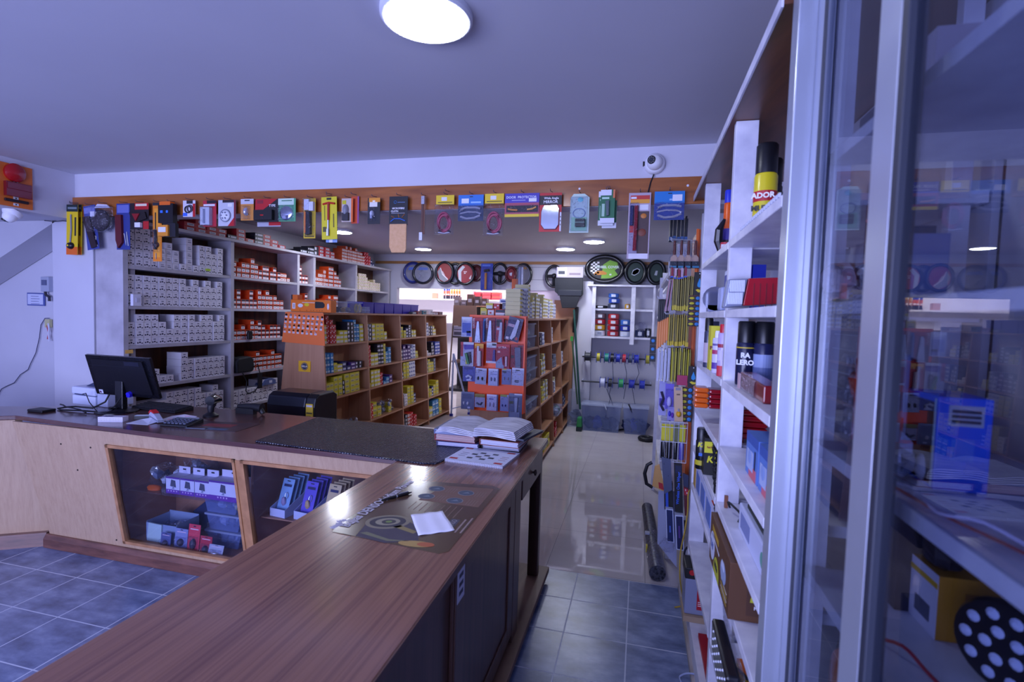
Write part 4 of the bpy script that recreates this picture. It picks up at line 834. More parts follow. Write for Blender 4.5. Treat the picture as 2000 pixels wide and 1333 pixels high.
# bags of bulbs
_bag = {}
def bag(loc, s, label, seed, c='#7a86a8', name='bulb_bag', group=None, cat='bag'):
    t = thing(name, label, cat, loc, group=group)
    b = MB().blob((0, 0, s * .5), s * .62, CLEAR, seed, (1, 1, .8), 9, .2); b.build('film', t)
    b = MB(); rd = random.Random(seed)
    for k in range(5):
        b.blob((rd.uniform(-.4, .4) * s, rd.uniform(-.4, .4) * s, s * (.2 + .12 * k)), s * .2, [c, '#5a6078', '#d8dcec', '#6a7494', CHR][k % 5], seed + k, n=7)
    b.build('contents', t); return t
sd = 0
BC = {(0, 1): 6, (1, 1): 9}
for (bi, ri), n in BC.items():
    for k in range(n):
        sd += 1
        bag((fxA(ZA[ri]) - .07 - (k % 2) * .03, YA[bi] + .16 + (k % 5) * .1 + (.05 if k > 4 else 0), ZA[ri] + .001 + (.08 if k > 4 else 0)), .085, '%s clear bag of bulbs from the left, heap in left island, %s' % (ORD[k], NB[bi]), sd, group='bulb bags in the left island, %s' % NB[bi])
# things on top of the left island
ob = thing('wiper_box', 'orange box with black rounded shape and oval prints on the island end', 'box', (-3.30, 4.62, 1.661))
MB().box(-.235, .235, 0, .10, 0, .125, mat('#ee7a1c', .45)).build('carton', ob, bevel=.002)
pb = MB().prism([(.06, .04), (.15, .045), (.165, .06), (.165, .085), (.145, .105), (.06, .11), (.055, .1), (.055, .05)], 'y', -.004, -.0005, '#1a1b20')
pb.box(-.1, .05, -.002, -.0005, .093, .1, '#e0d0c8').box(-.215, -.18, -.002, -.0005, .03, .09, '#e8e4ec').box(-.2, -.19, -.003, -.0005, .04, .08, '#8a8498')
for (x_, z_, rx_, rz_, c_) in ((-.12, .065, .03, .02, '#e6e2ec'), (-.045, .075, .028, .018, '#e8d020'), (.205, .06, .012, .032, '#e8e4f0')): pb.dome((x_, -.0005, z_), rx_, rz_, .002, c_, 16)
for x_ in (-.13, -.05, .0, .03, .07, .1, .13): pb.box(x_, x_ + .012, -.0015, -.0005, .014, .02, '#8a4418')
pb.build('print', ob)
ob2 = tag(MB().box(-.03, .03, -.04, .04, 0, .05, '#e8701c').box(-.045, -.031, -.04, .02, 0, .05, '#1a1a20').build('small_box', loc=(-3.5, 4.68, 1.787), bevel=.001), 'tiny orange and black box on top of the orange wiper box', 'box')
tub = thing('plastic_tub', 'milky plastic tub with blue label on the left island top', 'tub', (-3.25, 5.02, 1.661))
MB().prism([(-.24, 0), (.24, 0), (.27, .11), (-.27, .11)], 'x', -.14, .14, HAZY2).build('tub', tub)
MB().box(-.15, .15, -.28, .28, .111, .122, HAZY).build('lid', tub)
MB().box(.141, .144, -.02, .02, .06, .10, '#2a3ac0').build('label', tub)
bt = MB()
for k in range(9): bt.blob((.06 * (k % 2) - .02, -.2 + k * .05, .035), .028, ['#3c4460', '#8a94b0', '#c8a860'][k % 3], k + 40, n=7)
bt.build('contents', tub)
for i in range(2):
    r_ = thing('tape_ring', ['left', 'right'][i] + ' of two yellow-grey tape rings beside the plastic tub', 'ring', (-3.135, 5.22 + i * .07, 1.715), 0)
    MB().tube([(0, .03 * math.cos(t * PI / 8), .042 * math.sin(t * PI / 8)) for t in range(16)], .010, ['#a8a060', '#b8b090'][i], n=8, closed=True).build('ring', r_, smooth=True)
pc = thing('clear_organiser', 'small clear compartment box right of the tub on the left island', 'organiser', (-3.17, 5.42, 1.661))
MB().box(-.05, .04, -.09, .09, 0, .075, HAZY2).box(-.05, .045, -.01, -.006, .001, .074, '#8a94b8').box(.041, .046, -.09, .09, .035, .04, '#a8b4dc').build('box', pc)
for i, y in enumerate((5.60, 5.86, 6.12, 6.38, 6.64, 6.90)):
    t = thing('storage_bin', 'deep blue plastic bin on the left island top' if 0 else ['nearest', 'second', 'third', 'fourth', 'fifth', 'farthest'][i] + ' of the deep blue plastic bins along the left island top', 'bin', (-3.30, y, 1.661), group='blue bins on the left island')
    b = MB().prism([(-.115, 0), (.115, 0), (.125, .125), (-.125, .125)], 'x', .10, .105, '#1e0eae').prism([(-.115, 0), (.115, 0), (.125, .125), (-.125, .125)], 'x', -.105, -.10, '#1e0eae')
    b.prism([(-.10, 0), (.10, 0), (.10, .125), (-.10, .125)], 'y', -.122, -.117, '#1e0eae').prism([(-.10, 0), (.10, 0), (.10, .125), (-.10, .125)], 'y', .117, .122, '#1e0eae').box(-.1, .1, -.115, .115, 0, .004, '#1e0eae')
    b.build('tub', t); MB().box(-.11, .112, -.126, .126, .125, .134, '#2a18b8').build('rim', t)
for i, (y, w_, h_, c1, c2) in enumerate(((6.72, .13, .035, '#3a4450', '#b8bcc8'), (6.9, .13, .045, '#8a3038', '#2a3038'), (7.08, .12, .055, '#3a7a8a', '#1c2430'), (7.28, .09, .075, '#d8d2d8', '#a8a2b0'), (7.45, .16, .03, '#cfd0de', '#7a4458'), (7.66, .14, .045, '#5a2430', '#3a1820'))):
    o = MB().box(-.09, .09, -w_ / 2, w_ / 2, 0, h_, c1).box(.0905, .092, -w_ * .35, w_ * .35, h_ * .3, h_ * .7, c2).build('small_pack', loc=(-3.16 + (.0 if i > 2 else .0), y + (.0 if i > 2 else 0), 1.661), bevel=.002)
    o.location.x = -3.13 - .05
    if i < 3: o.scale = (.3, 1, 1); o.location.x = -3.14
    tag(o, ['dark pack with grey label before the blue bins', 'dark red pack before the blue bins', 'teal and black pack before the farthest blue bin', 'whitish upright pack beyond the blue bins', 'loose white papers stack on the far top of the left island', 'dark red box at the far top end of the left island'][i], 'pack')

# ---------------------------------------------------------------- goods in the right island
ZB = [.08, .35, .67, .995, 1.345]; YB = [4.95, 5.73, 6.56, 7.35]; YN = [5.67, 6.5, 7.29, 8.09]
GB = {(1, 4): [('blackwhite', .08, .05, .14, [2]), ('whiteblue', .09, .05, .14, [3, 3])], (1, 3): [('yellowblue', .12, .06, .14, [3, 4])], (1, 2): [('yellow', .12, .06, .14, [3]), ('yellowblue', .12, .06, .14, [4, 4])],
      (1, 0): [('yellow', .1, .08, .14, [2, 2, 2, 2])], (2, 3): [('grey', .09, .06, .14, [2, 3, 3])], (2, 2): [('whiteblue', .08, .05, .14, [3]), ('yellowblue', .08, .05, .14, [4])], (2, 4): [('white', .06, .05, .14, [4])],
      (3, 3): [('whiteblue', .09, .06, .14, [3])], (3, 1): [('navy', .09, .06, .14, [3, 2, 2])], (2, 0): [('redlight', .09, .06, .14, [2, 3])]}
for (bi, ri), spec in GB.items():
    stacks('in the right island, %s, %s shelf' % (NB[bi], NR[ri]), (lambda q: fxB(q) + .012), YB[bi] + .16, ZB[ri], spec, YN[bi], 'bulb_box')
for ri, n in ((4, 2), (3, 2), (2, 1)):
    for k in range(n):
        t = thing('clear_storage_box', '%s clear plastic storage box in the right island, nearest bay, %s shelf' % (['lower', 'upper'][k], NR[ri]), 'storage box', (fxB(ZB[ri]) - .135 - .01 * k, 5.30, ZB[ri] + .001 + k * .135))
        MB().prism([(-.28, 0), (.28, 0), (.30, .115), (-.30, .115)], 'x', -.08, .11, HAZY2).build('tub', t)
        MB().box(-.085, .12, -.31, .31, .1155, .13, HAZY).build('lid', t)
        c_ = MB(); [c_.blob((.04, -.2 + q * .1, .035), .04, ['#7a84a4', '#c8ccdc', '#4a5270'][q % 3], q + ri, n=7) for q in range(5)]; c_.build('contents', t)
tv = thing('tilted_tray', 'clear tray of small goods leaning out of the right island, third bay', 'tray', (fxB(.35) - .03, 6.9, .365), 0)
MB().box(-.1, .06, -.2, .2, 0, .10, HAZY2).build('tray', tv); MB().blob((0, 0, .05), .05, '#4a6a68', 3).blob((0, .1, .05), .045, '#3a4a6a', 4).blob((0, -.1, .05), .045, '#8a9ab8', 5).build('contents', tv)
# pile of yellow-blue bulb boxes on top
TB = 'on top of the right island'
stacks(TB + ', near end', lambda q: -1.14, 4.96, 1.661, [('yellowblue', .15, .042, .15, [7])], 9, 'bulb_box')
stacks(TB + ', upright near the end', lambda q: -1.14, 5.12, 1.661, [('whiteblue', .07, .045, .15, [6, 6, 7]), ('yellowblue', .08, .045, .15, [8])], 9, 'bulb_box')
stacks(TB + ', middle', lambda q: -1.14, 5.46, 1.661, [('whiteblue', .06, .045, .15, [3, 4]), ('yellowblue', .085, .042, .15, [6, 5, 7, 6, 6]), ('whiteblue', .06, .045, .15, [4, 3])], 9, 'bulb_box')
stacks(TB + ', far half', lambda q: -1.14, 6.22, 1.661, [('yellowblue', .085, .042, .15, [7, 6, 6, 6]), ('whiteblue', .07, .045, .15, [4, 5]), ('yellowblue', .085, .042, .15, [6, 6, 5]), ('whiteblue', .09, .05, .15, [4, 4, 3])], 8.0, 'bulb_box')
# front stacks above the orange rack, facing the camera
def fbox(kind, px0, px1, py0, py1, y, label, d=.14, name='part_box', cat='box'):
    a = at_y(px0, py1, y); b = at_y(px1, py1, y); c = at_y(px0, py0, y)
    return abox(kind, b.x - a.x, c.z - a.z, d, ((a.x + b.x) / 2, y, a.z), -PI / 2, label, None, name, cat)
# ---------------------------------------------------------------- on the rear counter
TZ = .9203
mo = thing('monitor', 'black computer monitor seen from behind on the rear counter', 'monitor', (-3.60, 2.86, TZ), 0)
BKP = mat('#0c0c14', .28)
th = .21
MB().lathe((0, -.02, 0), [(.13, 0), (.13, .008), (.11, .014), (.03, .018)], BKP, n=36).build('base', mo, smooth=True)
MB().box(-.035, .035, -.01, .03, .015, .22, BKP).build('neck', mo, bevel=.006)
hd = MB().prism([(-.29, 0), (.29, 0), (.29, .305), (-.29, .305)], 'y', -.008, .012, BKP)
hd.prism([(-.25, .03), (.25, .03), (.23, .28), (-.23, .28)], 'y', -.022, -.008, mat('#101019', .35))
hd.box(-.25, .25, -.0235, -.0228, .235, .236, '#2a2c3c')
for k in range(9): hd.box(.09 + k * .011, .096 + k * .011, -.0235, -.022, .25, .252, '#2a2c3c')
hd.box(.07, .20, -.0235, -.0225, .245, .275, mat('#1c1e30', .4))
for (x_, z_) in ((-.1, .19), (.0, .19), (-.1, .09), (.0, .09)): hd.lathe((x_, -.022, z_), [(.005, 0), (.004, -.002)], '#05050a', 'y', 8)
o = hd.build('screen_housing', mo, bevel=.004); o.location = (.02, .05, .105); o.rotation_euler = (.27, 0, 0)
st = MB().box(-.235, -.20, -.024, -.0225, .015, .045, '#d0d4e8').box(-.23, -.215, -.025, -.0241, .02, .035, '#5a3060'); q = st.build('asset_sticker', mo); q.location = o.location; q.rotation_euler = o.rotation_euler
q = MB().lathe((.05, -.022, .03), [(.018, 0), (.018, -.02)], '#2a22c8', 'y', 14).box(.035, .065, -.045, -.022, .01, .022, '#2a22c8').build('video_plug', mo); q.location = o.location; q.rotation_euler = o.rotation_euler
cb = MB().tube([(-.06, -.03, .12), (-.07, -.05, .07), (-.12, -.1, .03), (-.25, -.12, .035), (-.36, -.1, .02), (-.42, -.12, .008), (-.36, -.14, .006), (-.2, -.12, .01), (0, -.1, .008)], .006, '#0c0c14')
cb.tube([(-.45, -.08, .03), (-.38, -.11, .035), (-.3, -.15, .035), (-.2, -.13, .02), (-.1, -.16, .01)], .005, '#101018').tube([(-.35, 0, .1), (-.25, -.05, .12), (-.15, -.1, .07), (-.05, -.12, .01)], .003, '#14141e')
cb.tube([(.06, -.04, .11), (.05, -.08, .05), (0, -.08, .03), (-.02, -.02, .02)], .005, '#0c0c14')
cb.build('cables', mo, smooth=True)
tag(MB().box(-.07, .07, -.045, .045, 0, .018, '#101018').build('power_block', loc=(-4.05, 2.66, TZ), bevel=.004), 'flat black power block lying left of the monitor cables', 'power adapter')
pr = thing('receipt_printer', 'white printer with dark raised lid behind the monitor at the left', 'printer', (-4.02, 3.03, TZ), -.1)
PW = mat('#cdd3ee', .4)
MB().box(-.14, .12, -.10, .1, 0, .07, PW).build('lower_body', pr, bevel=.006)
MB().box(-.145, .125, -.105, .1, .074, .135, PW).build('upper_body', pr, bevel=.014)
MB().box(-.1, .02, -.108, -.1055, .078, .084, '#3a4468').build('paper_slot', pr)
MB().box(.126, .24, -.09, .1, .0, .115, mat('#b8bedc', .4)).build('side_body', pr, bevel=.006)
MB().prism([(-.06, .136), (.03, .17), (.16, .165), (.24, .14)], 'y', -.05, .08, '#2c3456').build('dark_lid', pr)
kb = thing('keyboard', 'black keyboard standing tilted on the rear counter right of the monitor', 'keyboard', (-3.40, 3.02, TZ), -.06)
k_ = MB().prism([(-.08, 0), (.07, 0), (.07, .03), (-.08, .012)], 'x', -.22, .22, '#101018')
k_.build('case', kb, bevel=.003); k_ = MB()
for r in range(5):
    for c in range(20): k_.box(-.21 + c * .021, -.192 + c * .021, -.07 + r * .028, -.048 + r * .028, .014 + r * .0035, .022 + r * .0035, '#1a1a26')
o = k_.build('keys', kb); o['kind'] = 'stuff'
wb = MB().box(-.075, .075, -.03, .03, 0, .032, '#d8d4e8')
for k in range(18): wb.box(-.07 + k * .008, -.067 + k * .008, -.0305, -.03, .006, .012, '#6a6888').box(-.07 + k * .008, -.067 + k * .008, -.0305, -.03, .018, .024, '#6a6888')
wb.box(-.05, .0, -.01, .01, .032, .0325, '#4a4a6a')
o = tag(wb.build('receipt_box', bevel=.001), 'small white patterned box at the front edge of the rear counter', 'box'); o.location = (-3.33, 2.60, TZ); o.rotation_euler = (0, 0, .35)
o = tag(MB().box(-.05, .05, -.02, .02, 0, .025, '#15161f').box(-.048, .048, -.018, .018, .025, .027, '#c8d4e8').build('card_reader', bevel=.003), 'small black device with pale top right behind the white patterned box', 'device'); o.location = (-3.22, 2.72, TZ); o.rotation_euler = (0, 0, .5)
sp_ = thing('stapler', 'red and grey stapler among the papers near the monitor', 'stapler', (-3.09, 2.70, TZ + .004), -.45)
MB().prism([(-.09, 0), (.09, 0), (.09, .012), (-.09, .02)], 'y', -.02, .02, '#8a90a8').build('base', sp_, bevel=.003)
MB().prism([(-.10, .03), (-.07, .05), (.0, .045), (.08, .018), (.08, .013), (-.10, .022)], 'y', -.017, .017, '#a8acc4').build('arm', sp_, bevel=.004)
MB().prism([(-.105, .046), (-.07, .064), (.0, .052), (-.01, .047), (-.07, .051), (-.1, .031)], 'y', -.018, .018, '#c81c28').build('red_cover', sp_, bevel=.003)
for i, (x_, y_, z_, a_, c_, s_) in enumerate(((-3.02, 2.80, 0, .2, '#e0dcec', .09), (-2.98, 2.78, .002, -.3, '#e8a8c0', .07), (-3.12, 2.64, .0, .1, '#d8dcf0', .08), (-2.92, 2.76, .004, .5, '#d0d0e4', .07))):
    pb = MB().add([(-s_, -s_ * .7, 0), (s_, -s_ * .7, .0), (s_, s_ * .7, .008), (0, s_ * .72, .018), (-s_, s_ * .7, .004), (-s_, -s_ * .7, .0012), (s_, -s_ * .7, .0012), (s_, s_ * .7, .0092), (0, s_ * .72, .0192), (-s_, s_ * .7, .0052)], [(0, 1, 2, 3, 4), (5, 9, 8, 7, 6), (0, 5, 6, 1), (1, 6, 7, 2), (2, 7, 8, 3), (3, 8, 9, 4), (4, 9, 5, 0)], c_)
    o = tag(pb.build('paper_slip'), ['white paper slip under the pink one behind the stapler', 'pink paper slip lying behind the stapler', 'white paper slip under the front of the stapler', 'pale paper slip between the pink one and the calculator'][i], 'paper'); o.location = (x_, y_, TZ + z_); o.rotation_euler = (0, 0, a_)
cl = thing('calculator', 'dark desk calculator lying right of the stapler', 'calculator', (-2.86, 2.68, TZ), .12)
MB().prism([(-.075, 0), (.075, 0), (.075, .03), (-.075, .012)], 'x', -.095, .095, '#14151f').build('case', cl, bevel=.003)
k_ = MB()
for r in range(4):
    for c in range(6): k_.box(-.08 + c * .027, -.061 + c * .027, -.06 + r * .024, -.045 + r * .024, .016 + r * .003, .024 + r * .003, '#4a5068')
k_.box(-.08, .08, .04, .065, .028, .031, '#6a7888'); k_.build('keys', cl)
sn = thing('barcode_scanner', 'black barcode scanner standing upright beside the calculator', 'scanner', (-2.90, 2.95, TZ), 0)
MB().lathe((0, 0, 0), [(.05, 0), (.05, .01), (.02, .03)], '#101018', n=20).tube([(0, 0, .02), (0, .0, .06), (.005, .01, .10)], [.018, .024, .03], '#14141e', 12).build('stand', sn, smooth=True)
MB().tube([(.02, -.03, .115), (.0, .03, .12), (-.01, .09, .105)], [.033, .036, .02], mat('#15161f', .15), 14).build('head', sn, smooth=True)
s2 = thing('barcode_scanner', 'black hand scanner lying on its handle behind the upright one', 'scanner', (-2.70, 3.12, TZ), 0)
MB().tube([(-.12, 0, .05), (.0, 0, .055), (.08, 0, .05)], [.018, .025, .032], '#101018', 12).tube([(.06, 0, .045), (.09, 0, .012)], [.02, .016], '#101018', 12).box(-.13, .02, -.02, .02, 0, .04, '#0d0d15').build('body', s2, smooth=True)
mp = tag(MB().prism([(-.2, -.12), (.2, -.12), (.22, .12), (-.18, .12)], 'z', 0, .002, noisy('dark_mat_print', '#231c2c', '#4a2c34', ns=6, rough=.3)).box(-.15, .0, -.1, -.085, .002, .0024, '#8a9ab8').box(-.02, .12, -.1, -.06, .002, .0024, '#44587a').box(-.1, .1, -.02, .06, .002, .0023, '#7a2a34').build('counter_mat', loc=(-2.62, 2.72, TZ)), 'dark printed mat lying right of the calculator on the rear counter', 'mat')
mp.rotation_euler = (0, 0, .15)

# ---------------------------------------------------------------- black dimpled pad, catalogues, notebook, poster sheet, pen, paper
m, N, K, b_ = nodes('black_dimpled_rubber')
b_.inputs['Base Color'].default_value = lin('#0c1228'); b_.inputs['Roughness'].default_value = .2; b_.inputs['Specular IOR Level'].default_value = .8
t_ = N.new('ShaderNodeTexCoord'); v_ = N.new('ShaderNodeTexVoronoi'); v_.inputs['Scale'].default_value = 60; v_.inputs['Randomness'].default_value = .3
K.new(t_.outputs['Object'], v_.inputs['Vector']); u_ = N.new('ShaderNodeBump'); u_.inputs['Strength'].default_value = .9; u_.inputs['Distance'].default_value = .014; u_.invert = True
K.new(v_.outputs['Distance'], u_.inputs['Height']); K.new(u_.outputs[0], b_.inputs['Normal'])
PADM = m
P = [(-2.12, 2.47), (-1.06, 2.395), (-.985, 2.41), (-.93, 2.62), (-.96, 2.90), (-1.30, 3.12), (-2.2, 3.17)]
tag(MB().prism(P, 'z', 0, .010, PADM).build('rubber_pad', loc=(0, 0, TZ), bevel=.003), 'black shiny dimpled rubber pad across the corner of the two worktops', 'pad')
cs = thing('catalogue_stack', 'pile of old catalogues under the open one', 'catalogue', (0, 0, 0))
def book(name, label, x0, x1, y0, y1, z, h, cover, page, rz=0, cat='catalogue'):
    t = thing(name, label, cat, ((x0 + x1) / 2, (y0 + y1) / 2, z), rz); w_ = (x1 - x0) / 2; d_ = (y1 - y0) / 2
    MB().box(-w_, w_, -d_, d_, 0, .003, cover).box(-w_, w_, -d_, d_, h - .003, h, cover).box(-w_, -w_ + .006, -d_, d_, .003, h - .003, cover).build('cover', t)
    pg = MB(); n = max(2, int(h / .006))
    for k in range(n):
        z0 = .0032 + (h - .0065) * k / n; e = (k % 3) * .003
        pg.box(-w_ + .0065, w_ - .004 - e, -d_ + .003 + e, d_ - .004, z0, z0 + (h - .0065) / n - .0004, page)
    pg.build('pages', t); return t
bpy.data.objects.remove(cs)
ZP = TZ + .0108
book('catalogue', 'lowest left catalogue of the pile, dark blue cover with white pages', -1.12, -.87, 2.74, 3.02, ZP, .026, '#2a2c6a', '#d0d0e8', .05)
book('catalogue', 'left catalogue with pinkish page edges and red spine', -1.13, -.88, 2.75, 3.04, ZP + .0265, .040, '#8a2430', '#c8a8a8', -.02)
book('catalogue', 'left catalogue with grey-blue wavy cover just under the open catalogue', -1.135, -.875, 2.74, 3.03, ZP + .067, .028, '#5a6690', '#98a4c8', .03)
book('catalogue', 'lowest right catalogue with white pages and dark cover', -.86, -.635, 2.79, 3.06, TZ, .030, '#1c1c2c', '#d0d0e6', .02)
book('catalogue', 'right catalogue with orange-brown cover and white pages', -.855, -.62, 2.76, 3.08, TZ + .0305, .034, '#8a4030', '#d8d8ea', -.06)
book('catalogue', 'dark worn magazine at the right of the pile, edge curling', -.70, -.575, 2.80, 3.08, TZ + .065, .012, '#2c3444', '#7a8098', -.22)
oc = thing('open_catalogue', 'open thick worn catalogue with curled grey-white pages on the pile', 'catalogue', (-.86, 2.86, TZ + .106))
PAGE = noisy('worn_page', '#a8a8bc', '#dcdcea', scale=(1, 3, 1), ns=9, rough=.7, bump=.25)
def curled(x0, x1, y0, y1, z, th_, nx, f, sk, n_):
    V = []; F = []; ny = 8
    for s_ in (0, 1):
        for i in range(nx + 1):
            for j in range(ny + 1):
                u = i / nx; v = j / ny
                V.append((x0 + (x1 - x0) * u + sk * v, y0 + (y1 - y0) * v + .006 * math.sin(9 * u + n_), z + f(u) + .003 * math.sin(7 * u + 3 * v + n_ * .12) + (th_ if s_ else 0)))
    q = (nx + 1) * (ny + 1)
    for i in range(nx):
        for j in range(ny):
            a = i * (ny + 1) + j; F.append((a, a + 1, a + ny + 2, a + ny + 1)); F.append((a + q, a + q + ny + 1, a + q + ny + 2, a + q + 1))
    for i in range(nx):
        a = i * (ny + 1); b = a + ny; F.append((a, a + ny + 1, a + q + ny + 1, a + q)); F.append((b, b + q, b + q + ny + 1, b + ny + 1))
    for j in range(ny):
        a = j; b = nx * (ny + 1) + j; F.append((a, a + q, a + q + 1, a + 1)); F.append((b, b + 1, b + q + 1, b + q))
    return V, F
lf = MB()
for k in range(4):
    V, F = curled(-.235 + .006 * k, -.012, -.19 + .004 * k, .17, -.004 + k * .0075, .0055, 14, lambda u: .012 * math.sin(PI * u) - .012 * u, -.01, k)
    lf.add(V, F, PAGE)
lf.build('left_pages', oc, smooth=True)
rf = MB()
for k in range(5):
    V, F = curled(-.008, .235 - .004 * k, -.20 + .004 * k, .16, -.006 + k * .0085, .0065, 14, lambda u: .012 * math.sin(PI * u) - .006 * u, .025, k + 3)
    rf.add(V, F, PAGE)
rf.build('right_pages', oc, smooth=True)
nb = thing('spiral_notebook', 'white spiral-bound catalogue with checker photos and red blocks on the cover', 'catalogue', (-.79, 2.605, TZ), -.09)
MB().box(-.16, .16, -.13, .14, 0, .012, '#c8cce4').build('pages', nb)
cv = MB().box(-.162, .162, -.132, .142, .0122, .0135, mat('#d8dcf0', .35))
cc = ['#3a3f4c', '#54505c', '#2c3440', '#6a6470', '#484c5a']
for r in range(4):
    for c in range(4):
        if (r + c) % 2 == 0: cv.box(-.07 + c * .036, -.038 + c * .036, -.07 + r * .036, -.046 + r * .036, .0136, .0139, cc[(r + c * 2) % 5])
for (x_, y_) in ((-.15, -.11), (-.15, .10), (.10, .10), (.10, -.11)): cv.box(x_, x_ + .045, y_, y_ + .024, .0136, .0139, '#b83a34')
for k in range(3): cv.box(.1, .14, -.04 + k * .03, -.033 + k * .03, .0136, .0139, '#a07880').box(-.13, -.09, -.04 + k * .03, -.033 + k * .03, .0136, .0139, '#7a7c94')
cv.build('cover', nb)
sp_ = MB()
for k in range(34):
    x_ = -.155 + k * .0094
    sp_.tube([(x_, -.133 + .011 * math.cos(t * PI / 4), .007 + .010 * math.sin(t * PI / 4)) for t in range(8)], .0015, '#e4e6f4', n=4, closed=True)
sp_.build('spiral_wire', nb)
# laminated poster sheet
LAM = noisy('poster_print', '#45302c', '#5e4a34', scale=(1, 1, 1), ns=2.5, rough=.22, coat=.7)
ps = thing('poster_sheet', 'laminated worn poster sheet with a spark plug picture lying on the near worktop', 'poster', (0, 0, TZ))
MB().prism([(-1.03, 1.60), (-1.015, 1.555), (-.60, 1.515), (-.575, 1.54), (-.575, 2.17), (-.62, 2.2), (-.98, 2.15), (-1.01, 2.12)], 'z', 0, .0012, LAM).build('sheet', ps)
tn = MB(); rt_ = random.Random(5)
for k in range(9):
    x_ = -1.035 + rt_.uniform(-.008, .006); y_ = 1.575 + k * .009
    tn.add([(x_, y_, .0014), (x_ + .018, y_ + .003, .0014), (x_ + .004, y_ + .009, .004), (x_ - .008, y_ + .004, .006)], [(0, 1, 2, 3)], '#a8a4b8')
tn.build('torn_edge', ps)
pm = MB()
def elps(b, cx, cy, rx, ry, a, z, c, n=28):
    b.prism([(cx + rx * math.cos(t) * math.cos(a) - ry * math.sin(t) * math.sin(a), cy + rx * math.cos(t) * math.sin(a) + ry * math.sin(t) * math.cos(a)) for t in [2 * PI * i / n for i in range(n)]], 'z', z, z + .0002, c)
pm.prism([(-.94, 1.66), (-.88, 1.73), (-.76, 1.70), (-.70, 1.58), (-.80, 1.53), (-.92, 1.55)], 'z', .0013, .0015, '#3a3448')
elps(pm, -.872, 1.69, .082, .062, .4, .0016, '#7c7464'); elps(pm, -.872, 1.69, .066, .048, .4, .0019, '#2c2a3c'); elps(pm, -.872, 1.69, .045, .032, .4, .0022, '#8a8474'); elps(pm, -.868, 1.69, .026, .02, .4, .0025, '#33303c'); elps(pm, -.868, 1.69, .012, .009, .4, .0028, '#6a8048')
pm.prism([(-.86, 1.665), (-.74, 1.625), (-.735, 1.645), (-.85, 1.69)], 'z', .0016, .0018, '#84764c')
pm.prism([(-.92, 1.575), (-.80, 1.545), (-.72, 1.57), (-.80, 1.56), (-.9, 1.59)], 'z', .0016, .0018, '#6a6a54')
elps(pm, -.70, 1.555, .06, .022, .1, .0016, '#a88a50'); elps(pm, -.665, 1.56, .03, .016, .1, .0019, '#a85838')
pm.prism([(-.86, 1.93), (-.60, 1.93), (-.60, 2.16), (-.82, 2.13)], 'z', .0013, .0014, '#6e5048')
for (x_, y_) in ((-.84, 2.08), (-.70, 2.07), (-.845, 1.98), (-.715, 1.97)):
    elps(pm, x_, y_, .036, .032, 0, .0016, '#7c7c84'); elps(pm, x_, y_, .032, .028, 0, .0019, '#3c4a60'); pm.prism([(x_ - .015, y_ - .01), (x_ + .018, y_ - .004), (x_ + .004, y_ + .014)], 'z', .0021, .0023, '#6a7688')
for (x_, y_) in ((-.79, 2.05), (-.655, 2.04), (-.80, 1.95), (-.66, 1.94)):
    for k in range(4): pm.box(x_ + k * .012, x_ + .002 + k * .012, y_, y_ + .06, .0015, .0017, '#7c6c68')
for k in range(9): pm.box(-.86 + k * .025, -.857 + k * .025, 1.83 - .004 * k, 1.91, .0013, .0015, '#7a6660')
pm.box(-.66, -.625, 1.70, 1.79, .0013, .0015, '#3c3c50').box(-.61, -.603, 1.68, 1.8, .0013, .0015, '#8a7878').box(-.59, -.583, 1.68, 1.82, .0013, .0015, '#8a7878')
pm.build('print', ps)
for (s_, y_, x_) in (('Bujias DENSO Iridium Power', 1.87, -.993),):
    text(s_, .056, '#b4b0c0', 'lettering', ps, (x_, y_, .0031), (0, 0, PI / 2 - .02), sx=.80, ext=.0002, bold=.0012)
text('DENSO', .03, '#9a96a4', 'lettering', ps, (-.642, 1.745, .0017), (0, 0, PI / 2), sx=.8, ext=.0002)
pn = thing('ballpoint_pen', 'black ballpoint pen with silver parts lying on the poster sheet', 'pen', (-.955, 1.925, TZ + .0075), 1.03)
MB().tube([(-.075, 0, 0), (-.068, 0, 0), (-.02, 0, 0), (.055, 0, 0), (.06, 0, 0)], [.0015, .004, .0062, .0062, .005], '#0c0d16', 12).build('barrel', pn, smooth=True)
MB().tube([(-.086, 0, 0), (-.074, 0, 0)], [.0006, .003], CHR, 10).tube([(-.004, 0, 0), (.001, 0, 0)], .0068, CHR, 12).tube([(.06, 0, 0), (.072, 0, 0)], .003, '#1a1a22', 8).box(.012, .056, -.002, .002, .0072, .009, SIL).build('silver_trim', pn, smooth=True)
V, F = [], []
pp = [at_z(802, 1008, TZ), at_z(817, 1049, TZ), at_z(888, 1038, TZ), at_z(864, 1001, TZ)]
for i in range(13):
    for j in range(13):
        u, v = i / 12, j / 12; q = pp[0] * (1 - u) * (1 - v) + pp[1] * u * (1 - v) + pp[2] * u * v + pp[3] * (1 - u) * v
        V.append((q.x, q.y, TZ + .0035 + .0012 * math.sin(9 * u + 2 * v) + .001 * math.sin(14 * v)))
for i in range(12):
    for j in range(12): a = i * 13 + j; F.append((a, a + 1, a + 14, a + 13))
pz = MB(); pz.add(V, F, mat('#e6e6fa', .6)); o = pz.build('white_paper', smooth=True); sm = o.modifiers.new('s', 'SOLIDIFY'); sm.thickness = .0006
tag(o, 'crumpled square white paper on the poster sheet below the pen', 'paper')

